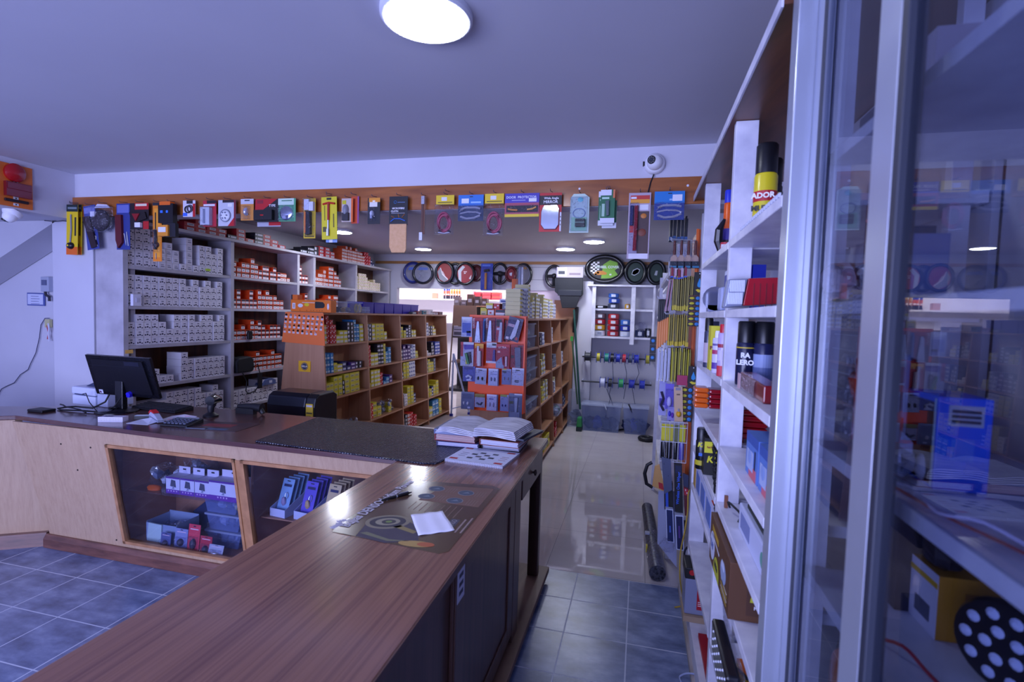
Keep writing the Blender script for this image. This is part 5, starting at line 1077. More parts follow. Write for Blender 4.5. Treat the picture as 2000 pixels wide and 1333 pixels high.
# ---------------------------------------------------------------- inside the display case
for i in range(4):
    x0 = [-2.975, -2.86, -2.745, -2.63][i]; w_ = .11 if i < 3 else .21; h_ = .11 if i < 3 else .125
    t = thing('phone_holder_box', ['first small', 'second small', 'third small', 'larger end'][i] + ' white and purple phone-holder box on the glass shelf of the display case', 'box', (x0 + w_ / 2, 2.665 if i < 3 else 2.66, .4605))
    b = MB().box(-w_ / 2, w_ / 2, 0, .13, 0, h_, '#d4d2ec').box(-w_ / 2, w_ / 2, -.0006, 0, 0, h_ * .25, '#6a34a0').box(-w_ / 2, w_ / 2, -.0006, 0, h_ * .9, h_, '#5a2a90')
    if i == 3: b.box(w_ / 2, w_ / 2 + .0006, 0, .13, 0, h_ * .2, '#5a2a90')
    b.build('carton', t)
    pz = MB().prism([(-.02, h_ * .45), (.025, h_ * .4), (.02, h_ * .8), (-.012, h_ * .85)], 'y', -.0016, -.0007, '#4a4c60').prism([(-.008, h_ * .3), (.012, h_ * .3), (.01, h_ * .5)], 'y', -.002, -.0017, '#8a90b0')
    for k in range(4): pz.box(-.04 + k * .022, -.03 + k * .022, -.0012, -.0007, h_ * .12, h_ * .2, '#c8a8d8')
    pz.build('print', t)
    MB().box(-w_ * .42, w_ * .42, .09, .092, h_, h_ + .045, '#d8d6ee').box(-.012, .012, .0885, .0899, h_ + .022, h_ + .032, '#1a1a2a').build('hang_tab', t)
bag((-3.10, 2.78, .461), .15, 'crinkled clear bag with silvery parts at the left of the glass shelf', 71, '#d0d4e8')
bag((-2.93, 2.88, .461), .19, 'larger clear bag with white label behind the left bag, glass shelf', 74, '#c0c8e8')
o = tag(MB().lathe((0, 0, 0), [(.05, 0), (.055, .015), (.04, .028), (.005, .032)], mat('#c85a1c', .25, coat=.4), n=24).build('amber_lamp', smooth=True, loc=(-3.10, 2.69, .4605)), 'amber oval lamp lying at the front of the glass shelf', 'lamp'); o.scale = (1, .5, 1)
o = tag(MB().prism([(-.09, 0), (.08, 0), (.1, .02), (-.02, .035)], 'y', -.03, .03, mat('#a8141c', .3, coat=.4)).box(-.03, -.01, -.0306, -.03, .002, .02, '#e0e0f0').build('red_lamp', loc=(-3.03, 2.75, .4605), bevel=.003), 'flat red lamp with white tag beside the amber lamp', 'lamp'); o.location = (-2.995, 2.80, .4605)
for k, (x_, y_, z_, lab) in enumerate(((-2.60, 2.84, .1085, 'lowest'), (-2.60, 2.84, .222, 'middle'), (-2.62, 2.84, .336, 'topmost'))):
    t = thing('parts_tub', lab + ' of three clear plastic tubs stacked in the display case', 'tub', (x_, y_, z_))
    MB().prism([(-.11, 0), (.11, 0), (.135, .095), (-.135, .095)], 'y', -.09, .09, hazy('tub_%d' % k, '#8a9cdc', .35, .1)).build('tub', t)
    MB().box(-.145, .145, -.1, .1, .0955, .108, HAZY).build('lid', t)
    c_ = MB(); [c_.blob((-.08 + q * .032, -.02 * (q % 2), .04), .033, ['#4a5478', '#8a98c8', '#b8b070' if k == 2 else '#2c3450'][q % 3], q + k * 9, n=7) for q in range(6)]; c_.build('contents', t)
t = thing('parts_tub', 'single clear tub at the right, beside the tub stack', 'tub', (-2.36, 2.84, .1085)); MB().box(-.075, .075, -.09, .09, 0, .18, HAZY2).build('tub', t); MB().blob((0, 0, .07), .06, '#5a6488', 5).build('contents', t)
t = thing('open_carton', 'grey-blue open carton of bagged parts at the left of the display case floor', 'box', (-3.03, 2.78, .1085))
MB().box(-.14, .11, -.09, -.087, 0, .12, '#8a9cc0').box(-.14, .11, .087, .09, 0, .14, '#8a9cc0').box(-.14, -.137, -.087, .087, 0, .13, '#8a9cc0').box(.107, .11, -.087, .087, 0, .13, '#8a9cc0').build('carton', t)
MB().prism([(-.125, .0), (-.01, -.0), (.0, .12), (-.11, .125)], 'y', -.1, -.0905, '#b8d0d8').build('front_card', t)
for k in range(4): bag((-3.09 + k * .04, 2.80, .13 + k * .01), .07, ORD[k] + ' from left of the clear bags sticking out of the open carton', 90 + k, '#a8b0f0', group='bags in the open carton')
pkc = [(-2.86, 2.68, .10, .12, '#8a92c4', 'violet-blue hanging pack leaning beside the open carton'), (-2.74, 2.665, .09, .17, '#d83c54', 'tall bright red-pink pack in the middle of the display case floor'), (-2.64, 2.655, .09, .11, '#b83048', 'low red pack right of the tall red-pink one'), (-2.55, 2.645, .11, .07, '#a8acc8', 'silvery bagged item at the front right of the display case floor'), (-2.96, 2.655, .08, .09, '#5a6298', 'blue-grey blister with label at the front left floor of the display case')]
for i, (x_, y_, w_, h_, c_, lab) in enumerate(pkc):
    pack('hanging_pack', lab, 'pack', (x_, y_, .1088 + h_), w_, h_, c_, [('item', ('e', .5, .72, .25, .2, .022, '#3a3448' if i != 3 else CHR)), ('bubble', ('b', .12, .45, .88, .96, .026, CLEAR))], marks=[('b', .4, .05, .6, .09, .001, '#2a2030'), ('b', .15, .16, .85, .2, .001, '#e8c8d8')], tilt=-.12 if i != 3 else -.3)
bl2 = tag(MB().prism([(-.12, 0), (.12, 0), (.14, .1), (.12, .26), (-.02, .2), (-.12, .12)], 'y', 0, .04, mat('#2a3258', .4)).build('dark_case', loc=(-2.92, 2.93, .1085), bevel=.01), 'dark slanted case leaning at the back of the display case floor', 'case')
tag(MB().blob((0, 0, .06), .06, '#4a4450', 31, (1.3, 1, .8), 12, .3).build('wire_bundle', loc=(-2.80, 2.90, .1085)), 'bundle of crumpled wires beside the clear tubs', 'wires')
tag(MB().box(-.09, .09, 0, .05, 0, .2, '#14141c').build('black_box', loc=(-2.62, 2.93, .4605)), 'black upright pack behind the phone-holder boxes', 'pack')
tag(MB().box(-.06, .06, 0, .05, 0, .2, '#c8a070').build('tan_box', loc=(-2.42, 2.93, .4605)), 'tan upright carton at the right end of the glass shelf', 'box')
for i, x_ in enumerate((-2.12, -1.95, -1.79, -1.63, -1.47)):
    c_ = ['#8ab0e0', '#6a58d0', '#d8c090', '#6a58d0', '#8ab0e0'][i]
    t = thing('bulb_card_tray', '%s white tray of %s hanging bulb cards in the right display window' % (['first', 'second', 'third', 'fourth', 'fifth'][i], ['light blue', 'violet', 'cream', 'violet', 'light blue'][i]), 'tray', (x_, 2.66, .4085), -.12)
    MB().box(-.06, .06, 0, .003, 0, .05, '#c8ccec').prism([(0, 0), (.28, 0), (.28, .16), (0, .05)], 'x', -.06, -.057, '#b8c0e8').prism([(0, 0), (.28, 0), (.28, .16), (0, .05)], 'x', .057, .06, '#b8c0e8').box(-.057, .057, .003, .28, 0, .003, '#c0c4e8').build('tray', t)
    for k in range(4):
        cd_ = MB().prism([(.03 + k * .04, .01), (.033 + k * .04, .01), (.103 + k * .04, .21), (.10 + k * .04, .21)], 'x', -.045, .045, c_)
        if k == 0:
            cd_.prism([(.093, .195), (.095, .195), (.0965, .2), (.0945, .2)], 'x', -.012, .012, '#15151f').prism([(.083, .165), (.084, .165), (.089, .18), (.088, .18)], 'x', -.03, .03, '#2c2c5c')
            cd_.blob((0, .05, .08), .018, '#c8a878' if i != 0 else '#9a8ab0', 6, (1, .6, 1.6), 8, .1).tube([(.012 + .012 * math.cos(q), .062 + .005 * math.sin(q) + .0, .115 + .02 * math.sin(q)) for q in [j * PI / 4 for j in range(8)]], .0018, CHR, 5, closed=True)
        cd_.build('bulb_card', t)

# ---------------------------------------------------------------- orange blister rack at the end of the right island
rk = thing('blister_rack', 'bright orange rack panel at the end of the right island, hung with blister packs', 'display rack', (0, 4.86, 0))
ORR = mat('#ff5608', .4)
MB().box(-1.655, -1.06, 0, .016, .73, 1.685, ORR).box(-1.075, -1.06, -.08, 0, .74, 1.68, ORR).build('panel', rk, bevel=.002)
def rp(x0, x1, y0, y1): return rect(890 + x0 * .1576, 890 + x1 * .1576, 610 + y0 * .1576, 610 + y1 * .1576, 4.80)
RP = [
 ('glue_card', 'white and blue card at the top left corner of the orange rack', 85, 215, 60, 305, '#c8d0ec', [], [('b', .08, .3, .9, .8, .001, '#4a62b8'), ('b', .5, .7, .9, .95, .001, '#3048a8'), ('b', .1, .05, .9, .2, .001, '#dce4f4')], None, 0),
 ('glue_card', 'red card with grey tube and LOCTITE name, second in the top row', 225, 350, 70, 375, '#a82030', [('tube', ('p', [(.48, .15), (.66, .15), (.85, 1), (.3, 1)], .02, SIL))], [('b', 0, .45, .3, 1, .001, '#4a2030')], 'LOCTITE', 0),
 ('glue_card', 'narrow blue tube pack between the first two red cards of the top row', 350, 380, 80, 370, '#3a6ab0', [('tube', ('l', [(.5, .1), (.5, .95)], .012, '#2a5a9c'))], [], None, 0),
 ('glue_card', 'second red card with grey tube and LOCTITE name, middle of the top row', 385, 500, 70, 365, '#8a1828', [('tube', ('p', [(.42, .12), (.62, .12), (.72, 1), (.2, 1)], .02, SIL))], [('b', 0, .5, .25, 1, .001, '#3a1c2c')], 'LOCTITE', 0),
 ('glue_card', 'blue edge-on pack right of the middle red cards, top row', 490, 520, 75, 360, '#3468a8', [], [('b', .5, 0, 1, 1, .001, '#1c2c50')], None, 0),
 ('glue_card', 'red and black card with a white tube, fourth large one of the top row', 515, 610, 75, 370, '#b83040', [('tube', ('p', [(.6, .18), (.85, .18), (.85, 1), (.4, 1)], .02, '#b8bcd0'))], [('b', .05, .05, .75, .35, .001, '#241c28'), ('b', .1, .4, .5, .5, .001, '#c8c0d0')], None, 0),
 ('glue_card', 'dark red edge-on packs beside the tilted tube pack, top row', 610, 665, 100, 370, '#6a1c28', [], [('b', .4, 0, .7, 1, .001, '#b83840')], None, 0),
 ('glue_card', 'tilted dark blue-grey pack with a long white tube, top right', 675, 855, 70, 365, '#4a4a6a', [('tube', ('p', [(.62, .05), (.8, .1), (.75, .75), (.55, .95), (.4, .9)], .02, '#c8cce0'))], [('b', .05, .3, .5, .42, .001, '#c8a8b8'), ('b', .1, .86, .3, .96, .001, '#e0d0d8'), ('b', .75, .8, .9, .92, .001, '#b83030')], None, .22),
 ('epoxy_card', 'pack with purple top, green and yellow syringes at the left of the second row', 80, 240, 370, 665, '#c0c4d8', [('syringe', ('l', [(.45, .45), (.68, .9)], .014, '#3a7a48')), ('syringe', ('l', [(.72, .4), (.8, .85)], .012, '#3a3444'))], [('p', [(.2, .1), (1, .1), (1, .28), (.3, .32)], .001, '#4a34a0'), ('b', 0, 0, .2, .6, .001, '#a82838'), ('b', .4, .75, .65, .92, .001, '#c8c040')], None, 0),
 ('glue_card', 'orange-yellow card with a red syringe, second row second from left', 245, 355, 390, 675, '#c83830', [('syringe', ('l', [(.45, .1), (.45, .85)], .012, '#e0dce8'), ('l', [(.6, .3), (.62, .95)], .02, '#c8c0d0'))], [('b', 0, 0, 1, .2, .001, '#e0a030'), ('b', .1, .92, .9, 1, .001, '#a02028')], None, 0),
 ('glue_card', 'white-headed card with a purple tube in the middle of the second row', 395, 520, 375, 630, '#b0304c', [('tube', ('p', [(.72, .35), (.9, .35), (.95, .9), (.65, .9)], .02, '#3c2c80'))], [('b', 0, 0, 1, .25, .001, '#c8ccd8'), ('b', .55, .05, .95, .15, .0014, '#2a2c3c'), ('b', .0, .9, 1, 1, .001, '#d8d8e8')], None, 0),
 ('silicone_card', 'wide red ULTRA card with clear lower corner, second row', 518, 685, 395, 695, '#b42034', [('tube', ('l', [(.78, .5), (.78, .9)], .012, '#d8b8c8'), ('l', [(.5, .5), (.6, .85)], .01, '#a02840'))], [('p', [(0, 1), (0, .75), (.45, .5), (.55, .62), (.6, 1)], .001, '#8a94b8'), ('b', .1, .28, .3, .36, .001, '#d8a8b0')], 'ULTRA', 0),
 ('glue_card', 'red pack with a dark grey tube at the right end of the second row', 690, 850, 400, 685, '#98202e', [('tube', ('p', [(.35, .12), (.8, .12), (.85, 1), (.45, 1)], .025, '#5a607a'))], [('b', .05, .48, .28, .6, .001, '#241c28'), ('b', .55, .05, .9, .1, .001, '#1c1820')], None, 0),
 ('bulb_blister', 'blue-violet blister with white curl at the left of the third row', 100, 255, 670, 855, '#5058a8', [('bulb', ('l', [(.3, .7), (.5, .6), (.7, .7), (.6, .85)], .012, '#c8cce8'))], [('b', .1, 0, .85, .2, .001, '#30307c'), ('b', .3, .85, .7, .95, .001, '#c8ccec')], None, -.03),
 ('bulb_blister', 'silver blister with two dark bulbs, second in the third row', 265, 400, 690, 890, '#b8bcd8', [('bulb', ('e', .28, .64, .09, .12, .02, '#3a3a3a')), ('bulb', ('e', .66, .64, .09, .12, .02, '#3a3a3a'))], [('b', .2, .1, .6, .16, .001, '#3a3c50')], None, .04),
 ('bulb_blister', 'white blister with two pale bulbs, middle of the third row', 415, 545, 700, 910, '#c8ccea', [('bulb', ('e', .3, .62, .08, .12, .02, '#7a82a8')), ('bulb', ('e', .62, .62, .08, .12, .02, '#7a82a8'))], [('b', .2, .3, .8, .36, .001, '#8a90c0'), ('b', .9, 0, 1, 1, .001, '#4a5074')], None, 0),
 ('bulb_blister', 'grey-blue blister with dark header bar, fourth in the third row', 585, 700, 700, 895, '#7c86b4', [('bulb', ('e', .3, .62, .06, .1, .02, '#a8a0b8')), ('bulb', ('e', .7, .62, .06, .1, .02, '#a8a0b8'))], [('b', .05, .16, .5, .24, .001, '#1c2030'), ('b', .05, .0, .5, .08, .001, '#b0a850')], None, 0),
 ('bulb_blister', 'white blister with star hole and outlined slot at the right of the third row', 712, 860, 690, 905, '#c0c4e0', [('bulb', ('l', [(.3, .72), (.6, .72), (.6, .8), (.3, .8), (.3, .72)], .004, '#2a2c3c'))], [('b', .3, .1, .65, .16, .001, '#20222e'), ('b', .5, .35, .75, .4, .001, '#a8a0b0')], None, .02),
 ('bulb_blister', 'round-cornered clear grey blister with two white tips, left of the bottom row', 80, 240, 985, 1200, '#6c7498', [('bulb', ('e', .22, .65, .06, .1, .02, '#f0f0ff')), ('bulb', ('e', .52, .65, .08, .1, .02, '#f0f0ff'))], [('b', .1, .1, .8, .4, .001, '#525a80'), ('b', .5, .85, .7, .95, .001, '#c8ccec')], None, 0),
 ('bulb_blister', 'small blister with olive header and crossed bulbs, bottom row', 250, 375, 1010, 1175, '#b8b4d0', [('bulb', ('l', [(.2, .65), (.5, .8)], .008, '#3a3c58'), ('l', [(.6, .8), (.75, .6)], .008, '#3a3c58'))], [('b', 0, 0, 1, .25, .001, '#8a8040')], None, 0),
 ('bulb_blister', 'bright white blister with two long bulbs, middle of the bottom row', 400, 540, 1015, 1215, '#d4d0f0', [('bulb', ('e', .3, .62, .07, .15, .02, '#a8a0c8')), ('bulb', ('e', .62, .62, .07, .15, .02, '#a8a0c8'))], [('b', .2, .25, .6, .32, .001, '#6a62b8'), ('b', .88, 0, 1, 1, .001, '#4a5078')], None, 0),
 ('bulb_blister', 'blue-grey blister with yellow-green header and two blue bulbs, bottom row', 562, 665, 1020, 1225, '#98a0d0', [('bulb', ('e', .28, .65, .09, .07, .02, '#2a3488')), ('bulb', ('e', .65, .65, .09, .07, .02, '#2a3488'))], [('b', 0, 0, .8, .12, .001, '#8a9048')], None, 0),
 ('plug_blister', 'large clear grey blister at the bottom right corner, hanging lowest', 672, 835, 1005, 1325, '#6a7498', [('socket', ('p', [(.45, .15), (.7, .15), (.65, .7), (.5, .7)], .022, '#9aa4c4')), ('tray', ('p', [(.1, .7), (.85, .7), (.85, .95), (.1, .95)], .012, '#7c86ac'))], [('b', .05, .3, .35, .4, .001, '#4a5040'), ('b', .4, .0, 1, .06, .001, '#c8cce4')], None, 0)]
hk = MB()
for i, (nm, lab, x0, x1, y0, y1, c_, parts, marks, tx, roll) in enumerate(RP):
    loc, w_, h_ = rp(x0, x1, y0, y1)
    dd = 4.80 - (i % 3) * .008 - (.02 if 'edge-on' not in lab and 'narrow' not in lab else 0)
    ps_ = list(parts) + [('bubble', ('b', .06, .12, .94, .97, .026, CLEAR))]
    tt = []
    if tx == 'LOCTITE': tt = [('LOCTITE', .12, .22, .024, '#f0e8f0', -PI / 2)]
    if tx == 'ULTRA': tt = [('ULTRA', .45, .14, .026, '#f0e0e8')]
    pack(nm, lab, 'pack', (loc[0], dd, loc[2]), w_, h_, c_, ps_, tt, marks=marks, roll=roll)
    o = MB().tube([(0, 0, 0), (0, -.07 - (i % 3) * .006, 0), (0, -.076, .012)], .002, '#3a3c50', n=5).build('peg', rk); o.location = (loc[0], 0, loc[2] - .012)
# goods on top of the right island's near end, above the rack
fbox('yellow', 938, 959, 588, 602, 4.97, 'small yellow pack, lower left of the pile above the orange rack', .1)
FB = [('yellow', 938, 951, 601, 617, 'yellow pack at the lower left above the orange rack'), ('mixed', 952, 965, 601, 617, 'colourful pack right of the lower yellow one, above the orange rack'), ('orange2', 966, 988, 604, 619, 'deep orange package above the middle of the orange rack'),
      ('yellowwhite', 942, 957, 588, 600, 'upper yellow pack above the orange rack'), ('redlight', 958, 971, 588, 600, 'red pack with white spot above the orange rack'), ('grey', 973, 996, 584, 601, 'lilac-grey carton above the orange rack')]
for (k, a0, a1, b0, b1, lab) in FB[:3]: fbox(k, a0, a1, b0, 618, 4.97, lab, .1)
bpy.data.objects.remove([o for o in bpy.data.objects if o.get('label', '').startswith('small yellow pack, lower left')][0])
zt = 1.661
def topbox(kind, x, w_, z, h, d, lab): return abox(kind, w_, h, d, (x, 4.97, z), -PI / 2, lab, None, 'carton')
topbox('grey', -1.295, .11, zt, .075, .2, 'lower lilac-grey carton at the right of the pile above the orange rack')
topbox('grey', -1.295, .11, zt + .076, .075, .2, 'upper lilac-grey carton at the right of the pile above the orange rack')
topbox('whiteblue', -1.31, .14, zt + .152, .04, .2, 'flat blue-lidded carton on top of the lilac-grey ones')
topbox('yellowwhite', -1.485, .075, zt + .085, .062, .12, 'upper yellow pack of the pile above the orange rack')
topbox('redlight', -1.41, .065, zt + .085, .06, .12, 'small red pack beside the upper yellow pack')

# ---------------------------------------------------------------- far wall: steering-wheel covers and other hanging goods
def wheel(px, py, rx, ry, label, rim='#12141c', disc=None, spokes=False, d=8.12, extra=None, name='steering_wheel_cover', ring=None, tube=.022):
    c = at_y(px, py, d); e = at_y(px + rx, py, d); R = e.x - c.x; f = at_y(px, py - ry, d); RZ2 = f.z - c.z
    t = thing(name, label, 'steering wheel cover' if name != 'spoked_wheel' else 'steering wheel', (c.x, d, c.z))
    r0, r1 = R - tube, RZ2 - tube
    MB().tube([(r0 * math.cos(a), 0, r1 * math.sin(a)) for a in [2 * PI * i / 36 for i in range(36)]], tube, mat(rim, .22), 10, closed=True).build('rim', t, smooth=True)
    if ring: MB().tube([((r0 - tube) * math.cos(a), -.012, (r1 - tube) * math.sin(a)) for a in [2 * PI * i / 36 for i in range(36)]], .006, mat(ring, .2, .3), 6, closed=True).build('inner_ring', t, smooth=True)
    q0, q1 = r0 - tube * .6, r1 - tube * .6
    if disc:
        b = MB(); b.prism([(q0 * math.cos(a), q1 * math.sin(a)) for a in [2 * PI * i / 32 for i in range(32)]], 'y', .0, .003, disc)
        for (k, pts, c_) in (extra or []):
            if k == 'p': b.prism([(x_ * q0, z_ * q1) for x_, z_ in pts], 'y', -.002, -.0004, c_)
            if k == 'q': b.prism([(x_ * q0, z_ * q1) for x_, z_ in pts], 'y', -.0042, -.0024, c_)
        b.build('printed_insert', t)
    if spokes:
        b = MB().lathe((0, 0, 0), [(R * .32, .02), (R * .3, -.01), (R * .2, -.025), (.01, -.03)], mat('#1a1c26', .3), 'y', 24)
        for a in (0, PI, -PI / 2): b.tube([(R * .25 * math.cos(a), 0, RZ2 * .25 * math.sin(a)), (r0 * math.cos(a), 0, r1 * math.sin(a))], [.03, .022], mat('#14161e', .4), 8)
        b.build('hub_and_spokes', t, smooth=True)
    return t
FILM = hazy('grey_film', '#8a8ca4', .45, .15)
wheel(807, 533, 20, 22, 'leftmost steering-wheel cover, dark blue rim with grey insert', '#1a2260', FILM, extra=[('p', [(-.6, .3), (.6, .3), (.5, .6), (-.5, .6)], '#4a64b8')], ring='#3a50c0')
wheel(826, 534, 21, 22, 'second cover from the left, black rim, clear insert with wheel drawing', '#101420', FILM, extra=[('p', [(-.6, .35), (.6, .35), (.5, .62), (-.4, .66)], '#4a5ca0'), ('p', [(-.55, .0), (-.3, .12), (0, .2), (.3, .12), (.55, 0), (.2, -.2), (0, -.5), (-.2, -.2)], '#6a6c80')], d=8.07)
wheel(868, 533, 19, 23, 'steering-wheel cover with red insert and grey checks, left one', '#1c2028', '#8a1c20', extra=[('p', [(-.9, .1), (-.55, .5), (-.3, 0), (.1, -.5), (.5, -.75), (0, -.95), (-.6, -.7)], '#8a8c98'), ('q', [(-.3, .1), (.0, -.3), (.08, -.25), (-.22, .18)], '#c8b8c0'), ('q', [(-.55, .5), (-.48, .52), (-.2, -.1), (.5, -.65), (.45, -.75), (-.28, -.2)], '#e0d8e0')])
wheel(889, 535, 17, 22, 'dark cover half hidden between the two red ones', '#12141c', FILM, d=8.16)
wheel(908, 535, 20, 23, 'steering-wheel cover with red insert and white swoosh, right one', '#14161e', '#9a2030', extra=[('p', [(-.85, .3), (-.3, .85), (.0, .7), (-.45, .2), (-.4, -.9), (-.75, -.6)], '#c8ccd8'), ('q', [(-.15, .15), (.25, .15), (.25, .25), (-.15, .25)], '#e8c8cc'), ('q', [(-.1, 0), (.1, 0), (.1, .1), (-.1, .1)], '#e8e0e8'), ('p', [(.5, -.5), (.8, -.1), (.75, -.6)], '#e8e0e8')], d=8.07)
wheel(930, 534, 13, 17, 'small dark red cover with white curve left of the blue hammer pack', '#4a1018', '#701820', extra=[('p', [(-.3, .5), (0, .3), (.1, -.3), (-.1, -.5), (-.1, .1)], '#d8dcec')], d=8.14)
hp = at_y(952, 515, 8.0)
loc, w_, h_ = rect(940, 963, 515, 568, 8.05)
pack('hammer_pack', 'tall blue pack with a wooden-handled hammer on the far wall', 'hammer', loc, w_, h_, '#1c3cb0', [('handle', ('l', [(.45, .35), (.45, .96)], .02, '#b87830')), ('head', ('l', [(.3, .28), (.75, .25)], .022, '#1c1e28')), ('bubble', ('b', .05, .15, .95, .97, .05, CLEAR))], marks=[('b', .1, .04, .8, .1, .001, '#5a7ad8')])
wheel(976, 535, 17, 22, 'plain dark grey steering wheel with three spokes right of the blue hammer pack', '#1c1e26', None, True, name='spoked_wheel')
wheel(998, 536, 12, 16, 'small dark red cover between the grey wheel and the chrome-dotted one', '#5a1018', '#8a1420', extra=[('p', [(-.4, .2), (.3, .3), (.2, -.3), (-.3, -.2)], '#d8dcec')], d=8.06)
wheel(1022, 537, 18, 23, 'cover with chrome dots on its black rim, half behind the hanging tube', '#14141c', FILM, extra=[('p', [(-.5, .5), (.5, .6), (.3, .8), (-.3, .8)], '#a87838')], ring='#8a8ca0')
wheel(1082, 540, 18, 23, 'black three-spoke steering wheel left of the seat-back organiser', '#14151c', None, True, name='spoked_wheel')
loc, w_, h_ = rect(1011, 1026, 520, 572, 7.9)
pack('tube_pack', 'clear hanging tube pack with grey rods before the chrome-dotted cover', 'pack', loc, w_, h_, None, [('rods', ('l', [(.3, .05), (.3, .95)], .02, '#7c84a8'), ('l', [(.65, .05), (.65, .98)], .02, '#9aa0c0')), ('film', ('b', 0, 0, 1, 1, .06, CLEAR))])
loc, w_, h_ = rect(1000, 1012, 545, 600, 7.95)
pack('orange_strip_pack', 'orange strip hanging below the dark red cover near the right island boxes', 'pack', loc, w_, h_, '#d86a38')
org = thing('seat_organiser', 'large black seat-back organiser with silver header on the far wall', 'organiser', (0, 7.95, 0))
cx_ = [at_y(*p, 7.95) for p in ((1088, 540), (1139, 542), (1139, 575), (1132, 582), (1125, 602), (1098, 602), (1093, 578), (1084, 570), (1084, 545))]
MB().prism([(p.x, p.z) for p in cx_], 'y', -.02, .0, mat('#10141f', .6)).box(cx_[7].x + .05, cx_[2].x - .02, -.03, -.02, cx_[2].z - .03, cx_[1].z - .2, '#161a28').build('fabric_body', org, bevel=.006)
a = at_y(1088, 522, 7.95); b2 = at_y(1139, 543, 7.95)
MB().box(a.x, b2.x, -.03, -.01, b2.z, a.z, '#a8a0b4').box(a.x + .02, a.x + .16, -.032, -.03, b2.z + .02, a.z - .01, '#d0d0e0').box(a.x + .03, a.x + .13, -.034, -.032, b2.z + .05, b2.z + .10, '#3a3c48').box(a.x + .2, b2.x - .04, -.032, -.03, b2.z + .04, b2.z + .07, '#7a6a78').build('header_card', org)
CHK = []
for r in range(8):
    for c in range(4):
        if (r + c) % 2 == 0 and not (r in (0, 7) and c == 0): CHK.append(('q', [(-.85 + c * .13, -.55 + r * .15), (-.72 + c * .13, -.55 + r * .15), (-.72 + c * .13, -.40 + r * .15), (-.85 + c * .13, -.40 + r * .15)], '#e8e8f0'))
wt = wheel(1181, 526, 40, 29, 'largest cover, green and checkered insert reading WHEEL COVER, above the far shelf', '#14151e', '#1e2028', extra=CHK + [('p', [(-.2, -.85), (-.1, .4), (.3, .8), (.75, .6), (.8, .1), (.6, -.1), (.8, -.5), (.4, -.8)], '#78b030'), ('q', [(-.65, -.45), (-.5, -.2), (-.1, -.15), (.15, -.35), (.1, -.5), (-.6, -.55)], '#c88028'), ('q', [(.3, -.55), (.42, -.55), (.42, -.42), (.3, -.42)], '#d8e0d8')], d=8.03, tube=.035)
text('WHEEL COVER', .052, '#d8e8e0', 'lettering', wt, (.04, -.007, .03), (PI / 2, 0, 0), bold=.002)
wheel(1241, 532, 23, 26, 'green-black round cover with silver emblem outline above the far shelf', '#12161c', '#16342c', extra=[('q', [(-.45, -.25), (-.3, .2), (.2, .4), (.55, .25), (.4, -.1), (-.1, -.35)], '#b8c0cc'), ('q', [(-.38, -.2), (-.25, .14), (.2, .32), (.47, .2), (.35, -.06), (-.08, -.27)], '#3a1c28')], d=8.03, tube=.03)
wheel(1282, 533, 20, 25, 'right end cover, dark green, half hidden behind the rack shelf', '#12161c', '#16342c', extra=[('q', [(-.3, -.25), (-.1, .2), (.2, .2), (.1, -.3)], '#a8b0bc')], d=8.07, tube=.03)
# wire coils and reels on the far shelf
def coil(x_, z_, r, h, c, label, y=8.0, grp=None, nm='wire_coil'):
    t = thing(nm, label, 'wire coil', (x_, y, z_), group=grp)
    MB().lathe((0, 0, 0), [(r * .55, 0), (r, .006), (r * 1.03, h * .5), (r, h - .006), (r * .55, h)], mat(c, .3, coat=.3), n=24).build('winding', t, smooth=True)
    MB().box(-r * .4, r * .4, -r * 1.06, -r * 1.02, h * .25, h * .75, '#c8ccd8' if c != '#d0d4e4' else '#8a90a8').build('label_strip', t)
C1 = [(-.60, 1.4105, [('#d0d4e4', 'white'), ('#c8962c', 'yellow'), ('#a82838', 'red'), ('#6a5a68', 'brown-grey')], 'left'), (-.40, 1.4105, [('#a8202c', 'lowest red'), ('#a8202c', 'second red'), ('#b82830', 'third red'), ('#b83038', 'fourth red')], 'middle'), (-.22, 1.4105, [('#c0c8e0', 'white-blue'), ('#2438a0', 'deep blue'), ('#3a68b8', 'light blue')], 'right')]
for x_, z_, L, nm in C1:
    for k, (c, cn) in enumerate(L): coil(x_, z_ + k * .087, .078 if nm != 'middle' else .085, .085, c, '%s wire coil in the %s stack on the lower far shelf' % (cn, nm))
coil(-.60, 1.8305, .10, .05, '#14151c', 'flat black coil at the left of the upper far shelf'); coil(-.41, 1.8305, .085, .08, '#3a4056', 'grey coil under the blue ones on the upper far shelf')
coil(-.40, 1.912, .085, .08, '#2448a8', 'blue coil with dark top knob, upper far shelf'); coil(-.41, 1.993, .08, .075, '#3464b8', 'topmost light blue coil on the upper far shelf')
coil(-.20, 1.8305, .04, .08, '#b88a28', 'narrow yellow-brown coil at the right of the upper far shelf'); coil(.0, 1.4105, .07, .11, '#2a3358', 'dark blue bagged coil in the right compartment of the lower far shelf'); coil(.12, 1.4105, .045, .14, '#1c2030', 'dark upright coil at the right end of the lower far shelf')
tag(MB().blob((0, 0, .05), .08, CLEAR, 3, (1.2, 1, .7)).build('film_bag', loc=(.0, 7.99, 1.53)), 'crumpled clear film bag on the dark blue coil', 'bag')
